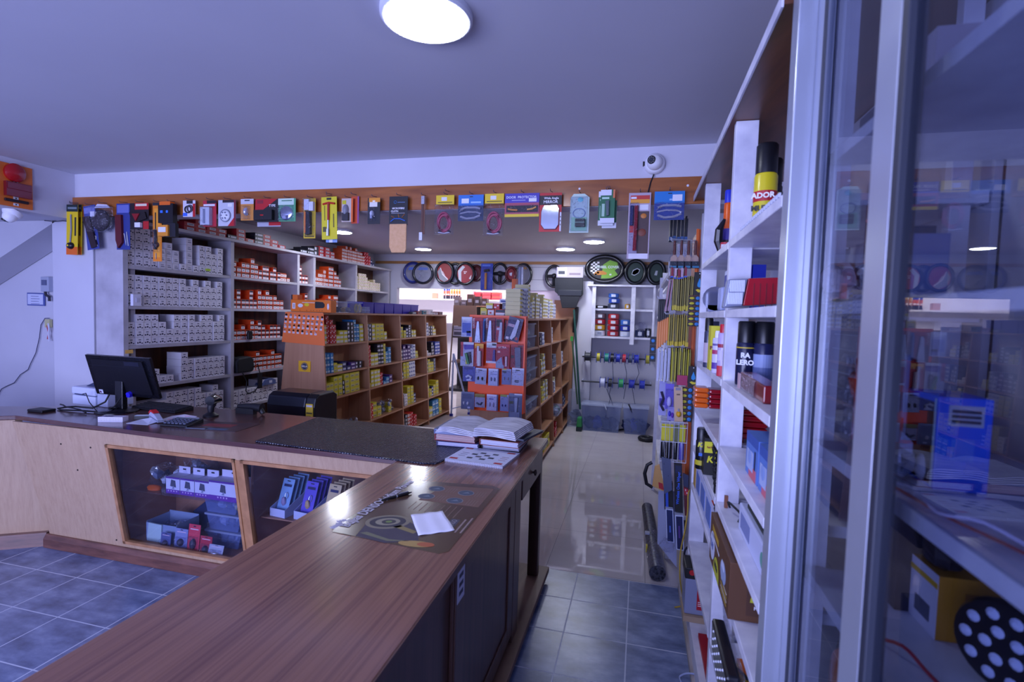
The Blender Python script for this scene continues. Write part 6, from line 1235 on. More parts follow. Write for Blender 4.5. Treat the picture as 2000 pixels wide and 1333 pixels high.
# cable reels on two rods
for (z_, py, lst, nm) in ((1.09, 699, ((1148, 10, '#1c1e2c', 'black'), (1169, 7, '#c0b428', 'yellow'), (1185, 8, '#1c8a78', 'teal'), (1196, 7, '#101218', 'narrow black'), (1207, 7, '#2438b0', 'blue'), (1219, 7, '#c02838', 'red'), (1231, 7, '#4a5468', 'grey'), (1243, 8, '#2030a8', 'second blue'), (1265, 8, '#b8b040', 'olive yellow')), 'upper'),
                        (.71, 748, ((1177, 9, '#d0d4ea', 'white'), (1192, 8, '#1c1e24', 'black'), (1213, 9, '#28a058', 'green'), (1234, 10, '#2030b0', 'wide blue'), (1254, 9, '#2838b0', 'blue end')), 'lower')):
    rd_ = thing('reel_rod', nm + ' dark metal rod carrying cable reels below the far shelf', 'rod', (0, 7.85, z_))
    MB().cyl((-.84, 0, 0), (.20, 0, 0), .012, '#1c1e2c', 10).build('rod', rd_)
    for x_ in (-.83, .19): MB().box(x_ - .01, x_ + .01, 0, .32, -.012, .012, '#b8bcd4').build('bracket', rd_)
    for (px, hw, c, cn) in lst:
        p = at_y(px, py, 7.85); w_ = hw * .0074
        t = thing('cable_reel', '%s cable reel on the %s rod at the far wall' % (cn, nm), 'cable reel', (p.x, 7.85, z_ - .0))
        MB().lathe((0, 0, 0), [(.03, -w_ / 2), (.062, -w_ / 2), (.062, w_ / 2), (.03, w_ / 2)], mat(c, .4), 'x', 20).build('winding', t)
        for s_ in (-1, 1): MB().lathe((s_ * (w_ / 2 + .004), 0, 0), [(.085, -.003), (.085, .003)], '#3a50b8' if c != '#1c1e2c' else '#20222e', 'x', 20).build('flange', t)
for k, pts in enumerate(([(1196, 705), (1198, 740), (1190, 770), (1200, 800)], [(1243, 705), (1248, 730), (1235, 760), (1240, 790)], [(1219, 705), (1224, 730), (1222, 755), (1218, 780)], [(1185, 760), (1192, 780), (1186, 800)])):
    P_ = [at_y(x_, y_, 7.76) for x_, y_ in pts]
    tag(MB().tube(P_, .005, '#4a5068', n=6).build('loose_cable_end', smooth=True), 'loose cable end dangling from the reels, %s from the left' % ['second', 'rightmost', 'third', 'first'][k], 'cable')
# storage boxes on the floor below
for i, (x0, x1, lab) in enumerate(((-.80, -.22, 'left long clear storage box on the floor under the cable reels'), (-.19, .17, 'right clear storage box on the floor under the cable reels'))):
    t = thing('clear_storage_box', lab, 'storage box', ((x0 + x1) / 2, 7.80, .001)); w_ = (x1 - x0) / 2
    MB().prism([(-w_ + .03, 0), (w_ - .03, 0), (w_, .38), (-w_, .38)], 'y', -.18, .18, hazy('floor_tub', '#7a8cc4', .4, .15)).build('tub', t)
    MB().box(-w_ - .01, w_ + .01, -.19, .19, .381, .40, HAZY).build('lid', t)
    c_ = MB(); [c_.blob((-w_ * .6 + q * w_ * .4, -.05, .11), .09, ['#1c2858', '#2a3ca0', '#384468'][q % 3], q + 7, n=8) for q in range(4)]; c_.build('contents', t)
t = thing('clear_storage_box', 'clear grey storage box behind the broom beside the right island', 'storage box', (-.93, 7.95, .001)); MB().box(-.1, .12, -.15, .15, 0, .55, HAZY2).build('tub', t); MB().blob((0, 0, .15), .09, '#3a4a7a', 3).build('contents', t)
br = thing('broom', 'broom with dark green handle leaning at the far white wall panel', 'broom', (0, 0, 0))
p0 = at_y(1121, 605, 7.75); p1 = at_y(1133, 800, 7.6)
MB().tube([p0, (p0 + p1) / 2, p1], .016, '#1c4a44', 10).build('handle', br, smooth=True)
MB().prism([(p1.x - .04, .06), (p1.x + .04, .06), (p1.x + .03, .2), (p1.x - .03, .2)], 'y', 7.52, 7.68, '#2c8a4c').build('brush_block', br, bevel=.01); MB().box(p1.x - .04, p1.x + .04, 7.51, 7.69, .002, .06, '#1c2c30').build('bristles', br)
p0 = at_y(1117, 660, 7.9); p1 = at_y(1128, 790, 7.75)
tag(MB().tube([p0, p1], .013, '#4a6a50', 8).box(p0.x - .02, p0.x + .02, p0.y - .02, p0.y + .02, p0.z - .05, p0.z + .02, '#4ab048').build('mop_handle', smooth=True), 'thinner stick with bright green tip left of the broom', 'handle')
bg = thing('black_cloth_bundle', 'long black cloth hanging beside the broom at the far wall edge', 'cloth', (0, 0, 0))
a = at_y(1127, 600, 8.0); b2 = at_y(1121, 650, 8.0)
MB().tube([a, (a + b2) / 2, b2], [.03, .04, .025], '#0f1016', 8).build('cloth', bg, smooth=True)
cb = [at_z(1175, 838, .012), at_z(1195, 842, .012), at_z(1222, 838, .012), at_z(1240, 826, .012), at_z(1238, 812, .012), at_y(1232, 800, 7.55), at_y(1228, 790, 7.58)]
tag(MB().tube(cb, .013, '#1c1e2c', n=8).build('floor_cable', smooth=True), 'black cable looping over the cream floor before the storage boxes', 'cable')
cb = [at_z(1162, 826, .01), at_z(1175, 830, .01), at_z(1183, 822, .01), at_y(1184, 800, 7.58), at_y(1180, 790, 7.6)]
tag(MB().tube(cb, .008, '#c8d0e4', n=6).build('floor_cable', smooth=True), 'white cable curling on the floor before the left storage box', 'cable')

# ---------------------------------------------------------------- step ladder and bright store room
ld = thing('step_ladder', 'aluminium step ladder standing between the two islands', 'ladder', (0, 0, 0))
a = at_y(872, 690, 7.99); f1 = Vector((-3.10, 7.9, 0)); f2 = Vector((-2.86, 8.1, 0))
ALB = mat('#a8b4dc', .3, .3)
a = Vector((-2.985, 7.99, 1.02))
for (q, yy) in ((Vector((-2.95, 7.86, .03)), 7.86), (Vector((-2.72, 8.10, .03)), 8.1)): MB().tube([a + Vector((0, .0, 0)), q], .016, ALB, 6).build('rail', ld); MB().box(q.x - .025, q.x + .025, q.y - .02, q.y + .02, 0, .04, '#2430a0').build('foot', ld)
MB().tube([(-2.95, 7.88, .12), (-2.75, 8.08, .16)], .008, ALB, 6).build('spreader', ld)
bs = thing('store_shelf', 'white lit shelf along the back of the store room', 'shelf', (0, 0, 0))
MB().box(-6.4, -2.6, 11.2, 11.59, 1.985, 2.015, STW).box(-6.4, -2.6, 11.2, 11.59, 1.45, 1.475, STW).build('board', bs)
for i, px in enumerate((868, 873, 877, 882, 887, 892, 897)):
    p = at_y(px, 584, 11.3); c_ = ['#e86a50', '#e86a50', '#e86a50', '#e88a40', '#c87838', '#c87838', '#c87838'][i]
    t = thing('aerosol_can', ['leftmost blue-topped', 'second blue-topped', 'third blue-topped', 'fourth orange', 'fifth yellow-topped', 'sixth yellow-topped', 'rightmost yellow-topped'][i] + ' aerosol can on the store room shelf', 'can', (p.x, 11.3, 2.016))
    MB().cyl((0, 0, .0), (0, 0, .08), .026, '#2a2438', 12).cyl((0, 0, .08), (0, 0, .19), .026, c_, 12).box(-.02, .02, -.028, -.02, .09, .12, '#e8e0ea').build('can', t)
    MB().cyl((0, 0, .19), (0, 0, .25), .022, '#2c4ac8' if i < 3 else '#d8b060', 12).build('cap', t)
p = at_y(850, 580, 11.3); tag(MB().box(-.06, .06, -.05, .05, 0, .13, '#c89078').build('small_carton', loc=(p.x, 11.3, 2.016)), 'small tan carton standing on the store room shelf', 'box')
for i, (px, c_, lab) in enumerate(((930, '#c83848', 'row of'), (950, '#d84850', 'second'), (968, '#c84a40', 'third'))):
    p = at_y(px, 580, 11.3); t = thing('red_pack_pile', ['left', 'middle', 'right'][i] + ' pile of red packs in the store room, above the hidden shelf', 'packs', (p.x, 11.4, 2.016))
    b = MB(); [b.box(-.1 + .01 * (k % 2), .1, -.1, .1, k * .045, k * .045 + .042, c_ if k % 2 else '#b8303c') for k in range(4)]; b.build('packs', t)
tag(MB().box(-.9, .1, -.15, .15, 0, .0, STW).build('x') if 0 else MB().box(-.14, .14, -.1, .1, 0, .2, '#e8b8c0').build('pink_carton', loc=(at_y(906, 590, 11.0).x, 11.3, 2.016)), 'pale pink carton beside the aerosol cans in the store room', 'box')
for i, (x_, z_, w_, h_, c_) in enumerate(((-3.86, 1.861, .12, .18, '#6a5c60'), (-3.70, 1.861, .12, .12, '#5c5058'), (-3.56, 1.861, .13, .24, '#4a342c'), (-3.40, 1.861, .12, .2, '#3a2c2c'), (-3.24, 1.861, .12, .16, '#4a3430'))):
    tag(MB().box(-w_ / 2, w_ / 2, 0, .15, 0, h_, c_).box(-w_ * .3, w_ * .3, -.002, 0, h_ * .3, h_ * .6, '#8a8494').build('brown_carton', loc=(x_, 10.45, z_)), ['leftmost grey-brown', 'second grey', 'tall dark brown', 'fourth dark', 'rightmost dark'][i] + ' carton on top of the store room island shelf', 'box')
fbx = tag(MB().box(-.17, .17, 0, .02, 0, .32, '#b8b4c8').box(-.12, .12, -.002, 0, .04, .14, '#4a4858').box(-.12, .12, -.002, 0, .2, .23, '#5a5868').build('printed_carton', loc=(-3.42, 9.9, 1.2)), 'pale carton with dark pump picture on the store room shelf end', 'box')
fbx.location = (-3.80, 10.43, 1.196); fbx.scale = (.8, 1, .66)

# hooks that carry the things hanging off the far wall
for o in [o for o in bpy.data.objects if o.parent is None and o.name.split('.')[0] in ('hammer_pack', 'tube_pack', 'orange_strip_pack')]:
    dy = 8.178 - o.location.y; MB().tube([(0, dy, .01), (0, 0, -.008)], .003, '#4a4c5c', n=6).build('hook', o)
a = at_y(1113, 524, 7.95); MB().tube([(a.x, 8.178, a.z), (a.x, 7.95, a.z)], .005, '#2a2c38', n=6).build('hook', org)
a = at_y(1127, 600, 8.0); MB().tube([(a.x, 8.178, a.z), (a.x, 8.0, a.z)], .005, '#2a2c38', n=6).build('hook', bg)

p = at_z(1262, 857, 0.03)
tag(MB().tube([(.085 * math.cos(t * PI / 10), .085 * math.sin(t * PI / 10), 0) for t in range(20)], .03, '#14151e', 10, closed=True).build('rubber_ring', smooth=True, loc=(p.x, p.y, .031)), 'black rubber ring lying on the cream floor by the right shelving', 'ring')
# ---------------------------------------------------------------- racks hanging at the right, beyond the open shelving
db = thing('hook_board', 'narrow orange board holding the hooks at the right of the passage', 'display board', (0, 0, 0))
MB().box(.352, .362, 3.62, 4.05, .55, 2.30, mat('#e86a1c', .45)).box(.335, .3515, 3.60, 3.62, .55, 2.30, mat('#e86a1c', .45)).build('board', db)
struct(MB().box(.365, .60, 3.60, 3.64, 0, 2.4, WALLG).build('trim_4'))
YR = 3.56
def rr(px, py, y=YR): return at_y(px, py, y)
def prongs(px0, px1, py, n=2, y=YR):
    a = rr(px0, py, y); b = rr(px1, py, y)
    for k in range(n): MB().tube([(.335, y + .012 * k + .07, a.z - .006 * k), (a.x + .004, y + .012 * k, a.z - .006 * k), (a.x - .008, y + .012 * k, a.z + .012 - .006 * k)], .0022, '#c8ccda', n=5).build('hook_prong', db)
def edge_stack(name, label, px0, px1, py0, py1, n, c, head, foot=None, y=YR, w=.10, tilt=0):
    """cards on one hook, seen from their edges"""
    a = rr(px0, py0, y); b = rr(px1, py0, y); z1 = rr(px1, py1, y).z; s = (b.x - a.x) / n; rd = random.Random(int(px0 + py0))
    for k in range(n):
        x_ = a.x + s * (k + .5); h_ = a.z - z1; q = rd.uniform(-.006, .006)
        t = thing(name, ORD[k] + ' from left: ' + label, 'pack', (x_, y + .008, a.z + q), 0, 'each ' + label); t.rotation_euler = (0, tilt + rd.uniform(-.012, .012), rd.uniform(-.03, .03))
        cc = c[k % len(c)]
        MB().box(-s * .30, s * .10, -w / 2, w / 2, -h_, 0, cc).build('card', t)
        MB().box(s * .11, s * .42, -w * .42, w * .42, -h_ * .93, -h_ * .12, CLEAR).build('blister', t)
        b_ = MB().box(s * .12, s * .38, -w * .44, w * .1, -h_ * .92, -h_ * .1, head[k % len(head)])
        if foot: b_.box(-s * .42, s * .42, -w / 2 - .002, w / 2, -h_, -h_ * .86, foot)
        b_.build('contents', t)
# paint brushes in clear sleeves
for k in range(4):
    a = rr(1318 + k * 13.6, 471); z_ = rr(1318, 524).z
    t = thing('paint_brush_pack', ['leftmost', 'second', 'third', 'rightmost'][k] + ' bagged brush with beige ferrule and teal edge on the right hooks', 'brush', (a.x, YR - .01, a.z))
    h_ = a.z - z_
    MB().tube([(0, 0, 0), (0, 0, -h_ * .4), (0, 0, -h_ * .55)], [.007, .010, .008], '#6a3428', 10).build('handle', t, smooth=True)
    MB().prism([(-.008, -h_ * .52), (.008, -h_ * .52), (.022, -h_ * .62), (.022, -h_ * .76), (-.022, -h_ * .76), (-.022, -h_ * .62)], 'y', -.008, .008, '#c8a890').build('ferrule', t, bevel=.002)
    MB().box(-.024, .024, -.009, .009, -h_ * .93, -h_ * .76, '#12202c').box(-.027, .027, -.014, .014, -h_, -h_ * .93, '#3a88a8').build('bristles', t)
    MB().prism([(-.008, 0), (.008, 0), (.028, -h_ * .6), (.028, -h_), (-.028, -h_), (-.028, -h_ * .6)], 'y', -.017, .017, CLEAR).build('sleeve', t)
prongs(1312, 1362, 467, 3)
edge_stack('glove_pack', 'black and dark blue packs hanging topmost on the right hooks', 1308, 1345, 424, 470, 5, ['#12131c', '#1a1c2a'], ['#16182a'], '#24508a', y=YR + .1)
edge_stack('marker_pack', 'tube pack with pink and red stripes below the bagged brushes', 1309, 1342, 524, 545, 5, ['#8a2838', '#c8a8c0'], ['#b03048', '#e0c8d8'], '#3a5ac0')
prongs(1304, 1345, 547)
edge_stack('wiper_refill_card', 'olive-yellow card seen edge-on in the upper hook row at right', 1314, 1359, 540, 607, 12, ['#a89a4c', '#8a8248'], ['#b8ac68', '#6a6438'], '#c8b838')
edge_stack('wiper_refill_card', 'pinkish spotted card at the left of the upper hook row', 1306, 1316, 546, 608, 2, ['#b88a98'], ['#a8a8b8'], '#a88898', tilt=.1)
prongs(1300, 1345, 612)
edge_stack('sachet_card', 'gold-yellow card seen edge-on in the middle hook row at right', 1306, 1347, 614, 676, 10, ['#b8a02c', '#988a3c'], ['#d0c060', '#7a7440'], '#c8b020')
prongs(1302, 1345, 678)
edge_stack('sachet_card', 'yellow-green card with pink foot in the lower hook row at right', 1311, 1350, 680, 748, 10, ['#c8c028', '#8a8438'], ['#d8d060', '#a8a048'], None)
edge_stack('white_pack', 'pale white packs at the left of the lower hook row', 1284, 1310, 680, 745, 4, ['#c8cce4', '#b8bcd8'], ['#d0d4ea'], None)
tag(MB().box(-.03, .035, -.06, -.052, -.03, .035, '#a82858').build('pink_pack', loc=rr(1330, 742)), 'small pink pack foot among the yellow-green cards', 'pack')
# long black wipers with orange handles
for k in range(5):
    a = rr(1289 + k * 4.0, 585 - k * .5, YR + .05); b = rr(1284 + k * 4.6, 682 - k * 4, YR + .02)
    t = thing('ice_scraper', ORD[k] + ' from left of the long black and orange scrapers left of the gold cards', 'scraper', a, 0, 'scrapers with pale orange handles at the right hooks')
    d_ = b - a
    MB().tube([(0, 0, 0), d_ * .45], .008, '#15161c', 6).box(-.008, .008, -.025, .02, d_.z * .45, -.01, '#181920').build('blade', t)
    MB().tube([d_ * .45, d_ * .75, d_], [.008, .010, .009], '#e09058', 8).build('handle', t, smooth=True)
prongs(1286, 1308, 582, 2)
# black strips of hanging freshener cards
def strip(label, px, py0, pyh, gx0, gx1, gy1, rows, y):
    a = at_y(px, py0, y); z1 = at_y(px, pyh, y).z; g0 = at_y(gx0, pyh, y); g1 = at_y(gx1, pyh, y); zb = at_y(gx0, gy1, y).z
    t = thing('freshener_strip', label, 'air freshener', (a.x, y, a.z))
    w_ = .032
    MB().box(-w_, w_, -.004, 0, z1 - a.z, 0, '#101116').lathe((0, -.004, -.01), [(.004, 0), (.003, -.001)], '#d8d8e0', 'y', 8).build('header_card', t)
    dz = (z1 - a.z)
    MB().prism([(0, dz * .25), (.012, dz * .5), (.012, dz * .6), (0, dz * .66), (-.012, dz * .6), (-.012, dz * .5)], 'y', -.006, -.0041, '#2a90d0').prism([(-.022, dz * .76), (-.01, dz * .72), (.01, dz * .76), (.02, dz * .72), (.022, dz * .84), (-.005, dz * .86)], 'y', -.006, -.0041, '#d8c828').build('logo_print', t)
    cx0 = g0.x - a.x; cx1 = g1.x - a.x; hh = (z1 - zb) / rows
    for r in range(rows):
        z_ = dz - r * hh
        b_ = MB().box(cx0, cx1, -.007, -.001, z_ - hh + .0015, z_, '#101116')
        m_ = (cx0 + cx1) / 2
        b_.dome((cx0 + (m_ - cx0) * .55, -.0072, z_ - hh * .5), (m_ - cx0) * .42, hh * .26, .002, '#c8bc28', 10).dome((m_ + (cx1 - m_) * .5, -.0072, z_ - hh * .5), (cx1 - m_) * .35, hh * .34, .002, '#2a78c0', 10)
        b_.box(cx0, cx1, -.0075, -.007, z_ - .003, z_ - .001, '#8a3018')
        b_.build('sachet', t)
strip('upper black strip of freshener cards with blue drop and yellow fish', 1367, 532, 578, 1345, 1369, 638, 6, 3.45)
strip('lower black strip of freshener cards with blue drop and yellow fish', 1355, 716, 757, 1331, 1354, 824, 6, 3.47)
t = thing('freshener_strip', 'small end of a black-blue freshener strip left of the orange handles', 'air freshener', rr(1276, 658, 3.9))
for k in range(3): MB().box(-.022, .022, -.004, 0, -.06 - k * .062, -k * .062, '#14151c').lathe((0, -.004, -.03 - k * .062), [(.013, 0), (.008, -.003)], '#3a8ad8', 'y', 12).build('sachet', t)
# lower hanging goods
loc, w_, h_ = rect(1316, 1333, 756, 824, 3.44)
pack('bulb_card', 'tan card with one yellow bulb in front of the violet packs', 'bulb', loc, w_, h_, '#c8a888', [('bulb', ('e', .5, .78, .3, .09, .025, '#e0a820'), ('l', [(.5, .62), (.5, .74)], .006, CHR))], marks=[('b', .2, .02, .8, .1, .001, '#8a8498'), ('b', .3, .2, .7, .24, .001, '#6a5444')], roll=-.06)
loc, w_, h_ = rect(1300, 1317, 750, 800, 3.50)
pack('violet_pack', 'violet and clear blister pack left of the tan bulb card', 'pack', loc, w_, h_, '#6a5ac8', [('item', ('e', .5, .7, .3, .2, .02, '#c8c0f0')), ('bubble', ('b', .1, .2, .9, .95, .03, CLEAR))])
loc, w_, h_ = rect(1288, 1303, 745, 812, 3.55)
pack('violet_pack', 'dark and violet pack with white straps at the far left of the lower hooks', 'pack', loc, w_, h_, '#9a9ad0', [('item', ('l', [(.3, .3), (.6, .5), (.3, .7), (.7, .85)], .008, '#2a2440'))], marks=[('b', .1, .5, .9, .7, .001, '#3a2a90')])
loc, w_, h_ = rect(1304, 1318, 795, 822, 3.47)
pack('bulb_card', 'small card with blue and violet bulb tips below the violet pack', 'bulb', loc, w_, h_, '#8a84c8', [('bulb', ('e', .3, .5, .18, .2, .02, '#3a3ac8')), ('bulb', ('e', .7, .6, .18, .2, .02, '#6a3ab8'))])
# wire basket with bottles
bk = thing('wire_basket', 'chrome wire basket of yellow-capped goods on the right hooks', 'basket', (0, 0, 0))
a = rr(1292, 822, 3.42); b = rr(1343, 822, 3.42); z1 = rr(1320, 902, 3.42).z
wm = MB(); x0_, x1_ = a.x, b.x
for z_ in (a.z, a.z - .035, (a.z + z1) / 2, z1): wm.tube([(x0_, 3.40, z_), (x1_, 3.40, z_), (x1_, 3.55, z_), (x0_, 3.55, z_)], .0022, '#c8ccdc', n=5, closed=True)
for k in range(7):
    x_ = x0_ + (x1_ - x0_) * k / 6; wm.tube([(x_, 3.40, a.z), (x_, 3.40, z1), (x_, 3.55, z1)], .0016, '#b8bcd0', n=5)
wm.build('wires', bk)
for k, (c1, c2, lab) in enumerate((('#d8d028', '#1a1c24', 'left'), ('#c8c030', '#22242c', 'second'), ('#6a7048', '#14151c', 'third'), ('#c8c428', '#5a54b0', 'right'))):
    x_ = x0_ + .022 + k * (x1_ - x0_ - .04) / 3.2
    t = thing('bottle_pack', lab + ' of the packs standing in the chrome wire basket', 'pack', (x_, 3.47, z1 + .003))
    MB().lathe((0, 0, 0), [(.017, 0), (.017, .10), (.008, .13)], mat(c2, .2), n=12).build('bottle', t, smooth=True); MB().box(-.018, .018, -.022, -.019, .12, .23, c1).build('yellow_card', t)
# long packs standing below
def lean(name, label, cat, q, y, d, c, extra=()):
    """q: four picture corners of the front face at depth y"""
    P_ = [at_y(x_, y_, y) for x_, y_ in q]; o = P_[3]
    t = thing(name, label, cat, (o.x, y, o.z)); L = [(p.x - o.x, p.z - o.z) for p in P_]
    MB().prism(L, 'y', 0, d, c).build('body', t, bevel=.001)
    def pt(u, v): a_ = [L[3][i] * (1 - u) + L[2][i] * u for i in (0, 1)]; b_ = [L[0][i] * (1 - u) + L[1][i] * u for i in (0, 1)]; return (b_[0] * (1 - v) + a_[0] * v, b_[1] * (1 - v) + a_[1] * v)
    for i, (u0, v0, u1, v1, cc, *nm) in enumerate(extra):
        MB().prism([pt(u0, v0), pt(u1, v0), pt(u1, v1), pt(u0, v1)], 'y', -.0015 - .0004 * i, -.0003 - .0004 * i, cc).build(nm[0] if nm else 'print', t)
    return t, pt
t, pt = lean('wiper_box', 'tall black box with blue lettering standing right of the grey card', 'box', [(1317, 905), (1332, 908), (1334, 1003), (1319, 1000)], 3.42, .05, '#101018', [(.1, .04, .9, .2, '#182048')])
p = pt(.45, .5); text('Wireless One Wiper', .026, '#3a6ae8', 'lettering', t, (p[0], -.002, p[1]), (PI / 2, -PI / 2, 0), sx=.95, bold=.0006)
t, pt = lean('wiper_box', 'black box with blue lettering, partly behind the grey card', 'box', [(1297, 940), (1314, 945), (1315, 1000), (1298, 996)], 3.46, .05, '#101018', [(.15, .3, .45, .9, '#2c54c8')])
lean('grey_card_pack', 'grey-blue slanted card pack with small holes before the black boxes', 'pack', [(1292, 893), (1310, 898), (1313, 958), (1297, 966)], 3.38, .012, '#4a5270', [(.2, .15, .26, .2, '#20263c'), (.6, .5, .66, .54, '#20263c')])
lean('tan_pack', 'tan wedge-shaped pack with checkered red tag at the lower left of the racks', 'pack', [(1279, 912), (1288, 908), (1300, 962), (1274, 950)], 3.48, .02, '#c89858', [(.5, .7, .9, .95, '#b02030', 'red_tag')])
o = MB().tube([(0, 0, .12), (-.03, 0, .1), (-.045, 0, .04), (-.03, 0, -.03), (.01, 0, -.05)], .012, '#12131c', 8).build('black_clamp', smooth=True); o.location = rr(1272, 938, 3.55)
tag(o, 'curved black clamp sticking out left of the tan wedge pack', 'clamp')
lean('red_black_pack', 'red and dark pack with checkered tag between black box and cables', 'pack', [(1334, 925), (1345, 930), (1343, 1008), (1338, 1008)], 3.40, .02, '#5a1428', [(.0, .0, 1, .3, '#2c3454'), (.05, .34, .95, .5, '#b02438', 'red_tag'), (.3, .36, .5, .4, '#e0d8e0'), (.6, .42, .8, .46, '#e0d8e0')])
lean('blue_framed_box', 'left of two tall blue boxes with white frames, bottom of the racks', 'box', [(1300, 994), (1315, 996), (1317, 1061), (1302, 1059)], 3.42, .06, '#c8d0f0', [(.12, .03, .88, .97, '#14245c'), (.4, .5, .6, .7, '#4a6ac8')])
lean('blue_framed_box', 'right of two tall blue boxes with white frames, bottom of the racks', 'box', [(1318, 1007), (1335, 1008), (1336, 1077), (1321, 1074)], 3.38, .06, '#c8d0f0', [(.12, .03, .88, .97, '#141c50'), (.35, .3, .55, .65, '#5a3a90')])
lean('white_panel_pack', 'white board standing behind the tall blue boxes', 'board', [(1286, 960), (1320, 960), (1322, 1110), (1284, 1062)], 3.58, .02, '#a8aed0')
tag(MB().blob((0, 0, .0), .05, CLEAR, 8, (1, 1, .8)).build('film_bag', loc=rr(1302, 1066, 3.40)), 'crumpled clear film under the left blue framed box', 'bag')
# rolled netting on the floor
nr = thing('netting_roll', 'dark rolled netting wrapped in clear film lying on the cream floor', 'roll', (0, 0, 0))
A = Vector((.125, 4.55, .052)); Bv = Vector((.175, 3.37, .056))
m, N, K, b_ = nodes('black_netting'); b_.inputs['Roughness'].default_value = .35
t_ = N.new('ShaderNodeTexCoord'); v_ = N.new('ShaderNodeTexVoronoi'); v_.inputs['Scale'].default_value = 45; K.new(t_.outputs['Object'], v_.inputs['Vector'])
r_ = ramp(N, [(.25, '#14151e'), (.6, '#4a4c5c')]); K.new(v_.outputs['Distance'], r_.inputs[0]); K.new(r_.outputs[0], b_.inputs['Base Color'])
MB().tube([A, A.lerp(Bv, .5), Bv], [.046, .05, .052], m, 16).build('net', nr, smooth=True)
fl = MB(); rf_ = random.Random(2); pts = [A.lerp(Bv, .5 + .5 * k / 9) for k in range(10)]
fl.tube(pts, [.054 + rf_.uniform(-.003, .004) for _ in pts], CLEAR, 10); fl.build('film_wrap', nr)
q = A.lerp(Bv, .72); MB().box(q.x - .056, q.x - .045, q.y - .02, q.y + .02, q.z - .01, q.z + .035, '#c8b828').build('yellow_tape', nr)
q = A.lerp(Bv, .56); MB().box(q.x - .054, q.x - .02, q.y - .02, q.y + .02, q.z + .04, q.z + .053, '#a8acc0').build('label', nr)
# cables and battery at the foot of the open shelving
bt = thing('car_battery', 'grey car battery with black lid, red caps and red YUASA-like label at the shelf foot' if 0 else 'grey car battery with black lid and four red caps at the shelf foot', 'battery', (.43, 2.93, .1305))
bt.location = (.34, 2.72, .0); 
tag(MB().box(.282, .60, 2.76, 2.95, .119, .149, '#a89078').build('battery_plank'), 'light wooden plank under the car battery', 'plank')
bt.location = (.288, 2.78, .1495)
MB().box(0, .24, 0, .15, 0, .19, '#8a90b0').build('case', bt, bevel=.006)
MB().box(-.004, .244, -.004, .154, .191, .25, '#14151c').build('lid', bt, bevel=.005)
for k in range(4): MB().lathe((.03 + k * .05, -.0045, .226), [(.015, 0), (.012, -.006)], '#b81c28', 'y', 14).build('red_cap', bt)
for k in range(6): MB().box(.10 + k * .016, .11 + k * .016, -.0056, -.0042, .198, .206, '#d8d8e8').build('lid_lettering', bt)
lb_ = MB().box(.06, .22, -.0015, 0, .03, .14, '#b01830')
for z_ in (.05, .06, .07): lb_.box(.065, .215, -.0022, -.0015, z_, z_ + .004, '#e8d8e0')
lb_.build('red_label', bt); text('YI', .055, '#f0e8f0', 'lettering', bt, (.12, -.003, .10), bold=.002)
tag(MB().prism([(0, 0), (.03, 0), (.03, .30), (0, .30)], 'y', 0, .35, '#15161e').box(.0, .004, -.004, .35, .0, .305, '#5a6080').build('dark_folder', loc=(.42, 2.28, .1195)), 'dark upright panel leaning right of the car battery', 'panel')
tag(MB().box(0, .06, 0, .5, 0, .02, '#a81828').build('red_strip_box', loc=(.345, 2.14, .1195)), 'long red flat box on the bottom board', 'box')
def wire(pts, r, c, label, nm='cable'): return tag(MB().tube(pts, r, c, n=7).build(nm, smooth=True), label, 'cable')
def sm(pts, n=4):
    P_ = [Vector(p) for p in pts]; out = []
    for i in range(len(P_) - 1):
        p0 = P_[max(0, i - 1)]; p1 = P_[i]; p2 = P_[i + 1]; p3 = P_[min(len(P_) - 1, i + 2)]
        for k in range(n):
            t = k / n; out.append(.5 * ((2 * p1) + (p2 - p0) * t + (2 * p0 - 5 * p1 + 4 * p2 - p3) * t * t + (3 * p1 - p0 - 3 * p2 + p3) * t ** 3))
    return out + [P_[-1]]
wire(sm([at_y(1358, 952, 3.1), at_y(1345, 962, 3.12), at_y(1343, 1000, 3.12), at_y(1337, 1040, 3.1), at_y(1329, 1080, 3.1), at_y(1328, 1130, 3.08), at_z(1334, 1170, .02), at_z(1334, 1183, .008), at_z(1318, 1187, .006)]), .0045, '#b89a3c', 'thin yellow cable hanging down past the shelf edge to the blue tiles', 'yellow_cable')
wire(sm([at_y(1349, 955, 3.05), at_y(1352, 1000, 3.05), at_y(1362, 1040, 3.05), at_y(1355, 1060, 3.05), at_y(1338, 1075, 3.05), at_y(1337, 1100, 3.03)]), .006, '#14162a', 'black cable hanging behind the yellow one above the battery', 'black_cable')
wire(sm([at_z(1330, 1333, .006), at_z(1328, 1322, .006), at_z(1345, 1316, .036), at_z(1372, 1325, .036), (.37, 2.2, .125), (.40, 2.3, .125)]), .004, '#9aa4c8', 'pale grey thin cable curling over the blue tiles at the kerb', 'grey_cable')

